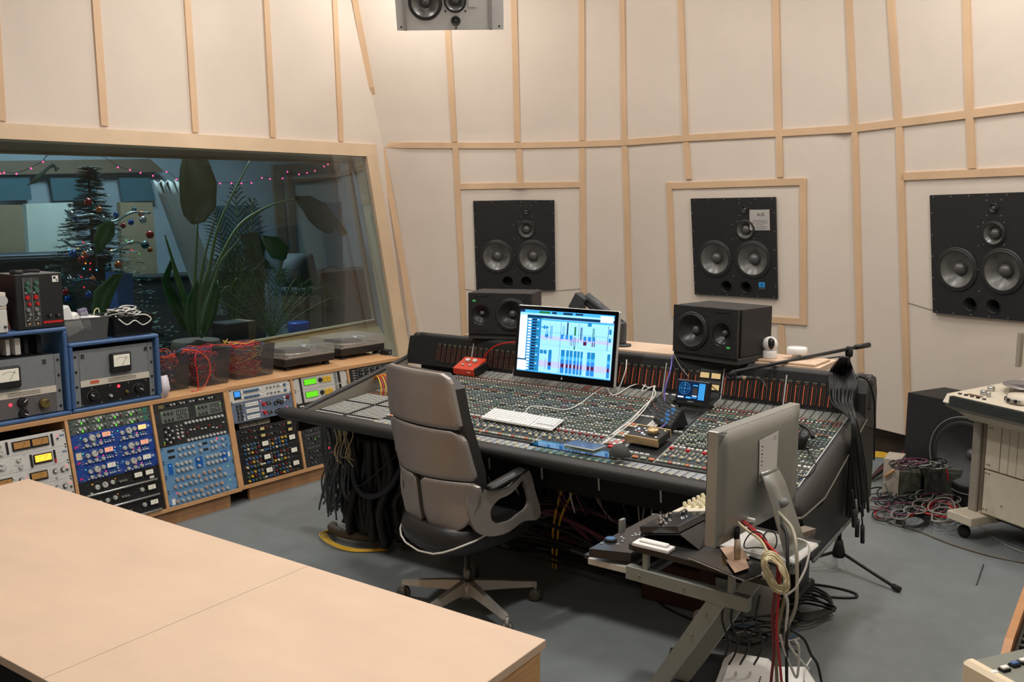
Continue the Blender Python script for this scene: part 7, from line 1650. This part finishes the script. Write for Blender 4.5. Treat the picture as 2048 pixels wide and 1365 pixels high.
for k,P in enumerate(([(392,672),(388,600),(392,520),(396,440)],[(396,672),(402,600),(420,530),(432,470),(455,410),(500,322)],[(398,672),(412,600),(440,520),(480,450),(540,412),(592,397)],[(388,672),(372,600),(345,520),(330,470)],[(402,672),(415,610),(430,560),(445,520),(480,478)],[(384,672),(366,600),(352,560),(344,520)],[(400,674),(420,640),(428,590),(432,560)],[(394,672),(398,600),(408,520),(430,440)])):
    b=MB(); b.tube([lr(x,y,D_-.03*k) for x,y in P],lambda q:.020*(1-q)+.006,STM,7,sub=6); b.build('stem',t)
for k,(pts,m,dd) in enumerate((([(375,300,8),(388,330,30),(396,370,38),(396,410,36),(388,438,22),(384,448,4)],LOl,.95),([(588,395,3),(612,405,16),(635,425,24),(655,450,20),(660,468,4)],LDk,.9),([(646,424,4),(660,436,10),(676,452,9),(690,470,5)],LDk,.92),([(480,472,3),(500,478,20),(508,500,24),(506,525,14)],LDk,.85),([(525,475,4),(545,488,18),(560,505,20),(568,520,5)],LGm,.8),([(345,520,4),(330,560,8),(350,610,12),(372,660,8)],LGm,.95),([(432,560,4),(430,590,10),(420,630,12),(408,668,6)],LGm,.8),([(396,560,3),(384,600,10),(380,640,12),(386,672,6)],LGm,.75))): leaf(pts,dd,m,'leaf',t)
t=thing('leafy_plant','low broad-leaved plant with pale green leaves below the decorated tree','plant'); p=lr(205,690,.8)
b=MB(); b.lathe([(.12,0),(.16,p.z-.06),(.15,p.z)],POT,T(p.x,p.y,0),16); b.build('pot',t)
for pts,m in (([(205,690,3),(196,640,14),(206,590,20),(232,556,10),(245,548,2)],LGm),([(210,690,3),(240,660,12),(280,640,12),(310,638,3)],LGm),([(200,690,3),(178,660,12),(150,640,10),(132,636,3)],LDk),([(208,690,3),(250,680,10),(300,668,9),(330,672,2)],LDk),([(196,508,3),(200,485,14),(212,462,20),(224,444,6)],LGm)): leaf(pts,.75,m,'leaf',t)
def frond(b,P,m,n=26,L=.28,w=.010,droop=.10):
    C_=catmull(P,8); N=len(C_)
    b.tube(C_,.005,STM,5)
    for i in range(3,N-1):
        for k in range(2):
            a=C_[i]; d=(C_[min(i+1,N-1)]-C_[i-1]).normalized(); s=d.cross(NH).normalized()*(1 if k else -1); l=L*(math.sin(PI*min(.97,max(.12,i/N))))
            e=a+(s*.75+d*.65).normalized()*l+V((0,0,-droop*l))+NH*R.uniform(-.03,.03); mid=(a+e)/2+V((0,0,.02)); q=d*w
            b.add([a-q,a+q,mid+q*.9,mid-q*.9,e],[(0,1,2,3),(3,2,4)],m)
t=thing('palm','feathery dark palm with spread fronds right of the tall plant','plant'); p=lr(470,668,1.9); b=MB(); b.lathe([(.14,0),(.18,p.z-.1),(.17,p.z)],POT,T(p.x,p.y,0),16); b.build('pot',t)
for P in ([(470,665),(472,560),(476,460),(470,372)],[(470,665),(480,560),(500,470),(505,400)],[(468,665),(462,560),(446,480),(425,420)],[(472,665),(490,590),(510,540),(528,520)],[(470,665),(455,600),(440,560),(430,520)],[(470,665),(478,600),(484,540),(470,500)]):
    b=MB(); frond(b,[lr(x,y,1.9) for x,y in P],LDk,L=.30); b.build('frond',t)
t=thing('areca_palm','low bushy grass-like palm at the right of the window','plant'); p=lr(545,682,1.3); b=MB(); b.lathe([(.15,0),(.2,p.z-.05),(.19,p.z)],POT,T(p.x,p.y,0),16); b.build('pot',t)
for k in range(16):
    x1=545+(k-7.5)*16+R.uniform(-6,6); y1=535+abs(k-7.5)*7+R.uniform(-10,12); b=MB(); frond(b,[lr(545,680,1.3),lr(545+(x1-545)*.35,(680+y1)/2,1.3),lr(x1,y1,1.3),lr(x1+(x1-545)*.3,y1+26,1.3)],(LGm,LOl,STM)[k%3],L=.15,w=.005); b.build('frond',t)
# ---- decorated tree
t=thing('christmas_tree','decorated fir tree with baubles and tinsel at left behind the glass','tree'); DT_=2.1
top=lr(212,335,DT_); bot=lr(200,700,DT_); bx=bot.copy(); bx.z=0; axis=V((bot.x,bot.y,0)); Ht=top.z
b=MB(); b.tube([axis,V((axis.x,axis.y,Ht))],lambda q:.05*(1-q)+.008,mat('trunk',(70,54,40),.8),8); b.build('trunk',t)
bb=MB()
for i in range(520):
    q=R.random()**.8; z=.35+(Ht-.35)*q; r_=(.78*(1-q)+.03)*R.uniform(.75,1.1); a=R.uniform(0,2*PI); e=V((axis.x+r_*math.cos(a),axis.y+r_*math.sin(a),z-.12*r_)); s0_=V((axis.x,axis.y,z)); d=(e-s0_); u=d.normalized(); sd=u.cross(V((0,0,1))).normalized()
    for k in range(9):
        f=.2+.8*k/8; c=s0_+d*f; l=.10*(1.15-f)+.035
        for s in(-1,1): bb.add([c-u*.015,c+u*.015,c+(sd*s+u*.9).normalized()*l+V((0,0,R.uniform(-.01,.02)))],[(0,1,2)],FIR)
stuff(bb.build('fir_branches',t))
ORN=[mat('bauble_silver',(190,195,200),.12,.9),mat('bauble_blue',(50,90,170),.12,.8),mat('bauble_red',(170,40,40),.15,.7),mat('bauble_teal',(40,110,120),.12,.8),mat('bauble_orange',(210,110,50),.2,.6)]
orn_px=[(142,430),(150,436),(176,405),(182,412),(198,420),(206,438),(232,430),(246,452),(268,420),(282,428),(286,440),(262,445),(300,470),(290,490),(170,510),(180,505),(146,508),(164,520),(215,538),(236,530),(140,560),(150,566),(132,585),(160,560),(186,560),(120,590),(136,598),(205,572),(268,560),(300,500),(240,610),(178,590)]
for k,(x,y) in enumerate(orn_px):
    p=lr(x,y,DT_-.45+.02*(k%5)); b=MB(); b.sphere(R.uniform(.022,.038),ORN[k%5],None,14); b.lathe([(.008,.03),(.008,.042)],SIL,None,8); tag(b.build('bauble',mx=T(*p)),'one of the shiny baubles on the decorated tree','bauble','baubles on the decorated tree')
for k in range(22):
    q=R.random(); p=lr(R.uniform(130,300)*.9+10,R.uniform(450,640),DT_-.40); b=MB(); b.sphere(.007,(LEDR,LEDO,LEDG,LEDB)[k%4],None,8); tag(b.build('tree_light',mx=T(*p)),'one of the tiny coloured lights on the decorated tree','light','tiny lights on the decorated tree')
for k in range(3):
    b=MB(); P=[]
    for i in range(12): a=i/11; P.append(lr(130+a*170-k*4,(420,480,550)[k]+18*math.sin(a*PI)+6*math.sin(a*14),DT_-.5))
    b.tube(P,.012,ORN[0 if k<2 else 3],5,sub=3); tag(b.build('tinsel'),('upper','middle','lower')[k]+' garland of silvery tinsel on the decorated tree','tinsel')
b=MB(); rows=[[lr(x,y,1.2) for x,y in r] for r in (((52,372),(72,366)),((80,346),(98,338)),((104,326),(112,332)),((110,344),(118,338)))]; b.slab(rows,NH*.01,mat('foil',(120,150,140),.25,.6)); tag(b.build('foil_streamer'),'crumpled green-silver foil streamer hanging high at the left of the window','streamer')
# ---- string of pink lights
t=thing('string_lights','string of small pink lights across the top of the live room','lights')
sl=[(0,345),(8,344),(33,346),(62,335),(86,322),(104,306),(183,302),(236,333),(260,338),(281,344),(306,350),(333,342),(353,357),(376,348),(402,351),(421,364),(440,365),(463,365),(483,365),(503,364),(524,354),(540,356),(565,355),(575,342),(598,347),(614,344),(630,340),(648,331),(656,327)]
b=MB(); b.tube([lr(x,y,2.4) for x,y in sl],.0035,BLKM,4,sub=2); b.build('wire',t)
PKL=mat('pink_bulb',(255,60,120),em=6)
for x,y in sl[::1]:
    p=lr(x,y+2,2.38); o_=link('bulb',None,None) if False else None
    b=MB(); b.sphere(.009,PKL,None,8); b.build('bulb',t,T(*p))
LK=.93; EXPO=0.0; LIVE=290; LAMPS=[(-1.35,3.35,.22,58),(.35,2.35,.22,54),(2.5,2.9,.5,50),(2.3,4.9,.5,44),(.4,6.0,.6,38),(-1.5,6.0,.5,26),(-1.2,.9,.6,13)]
# ================================================================= LIGHT
def area(name,loc,size,power,col,rot=(0,0,0),sy=None,spread=None):
    l=bpy.data.lights.new(name,'AREA'); l.energy=power; l.color=col; l.size=size
    if sy: l.shape='RECTANGLE'; l.size_y=sy
    if spread: l.spread=spread
    o=bpy.data.objects.new(name,l); COL.objects.link(o); o.location=loc; o.rotation_euler=rot; return o
WARM=(1,.963,.925)
for i,(x,y,s,p) in enumerate(LAMPS): area('ceiling_lamp',(x,y,ZTOP-.06),s,p*LK,WARM)
area('corner_lamp',(-.75,7.5,ZTOP-.05),.35,26*LK,WARM)
lp=PL-NH*2.8-LD*.6; area('live_room_lamp',(lp.x,lp.y,4.0),1.4,LIVE,(.78,.90,1))
lp=PL-NH*3.6-LD*4.6; area('live_room_lamp',(lp.x,lp.y,4.0),1.2,LIVE*.5,(.78,.90,1))
w=bpy.data.worlds.new('world'); SC.world=w; w.use_nodes=True; w.node_tree.nodes['Background'].inputs[0].default_value=(.9,.95,1,1); w.node_tree.nodes['Background'].inputs[1].default_value=.02
vs=SC.view_settings; vs.view_transform='Standard'; vs.look='None'; vs.gamma=1; vs.use_curve_mapping=False; vs.exposure=EXPO
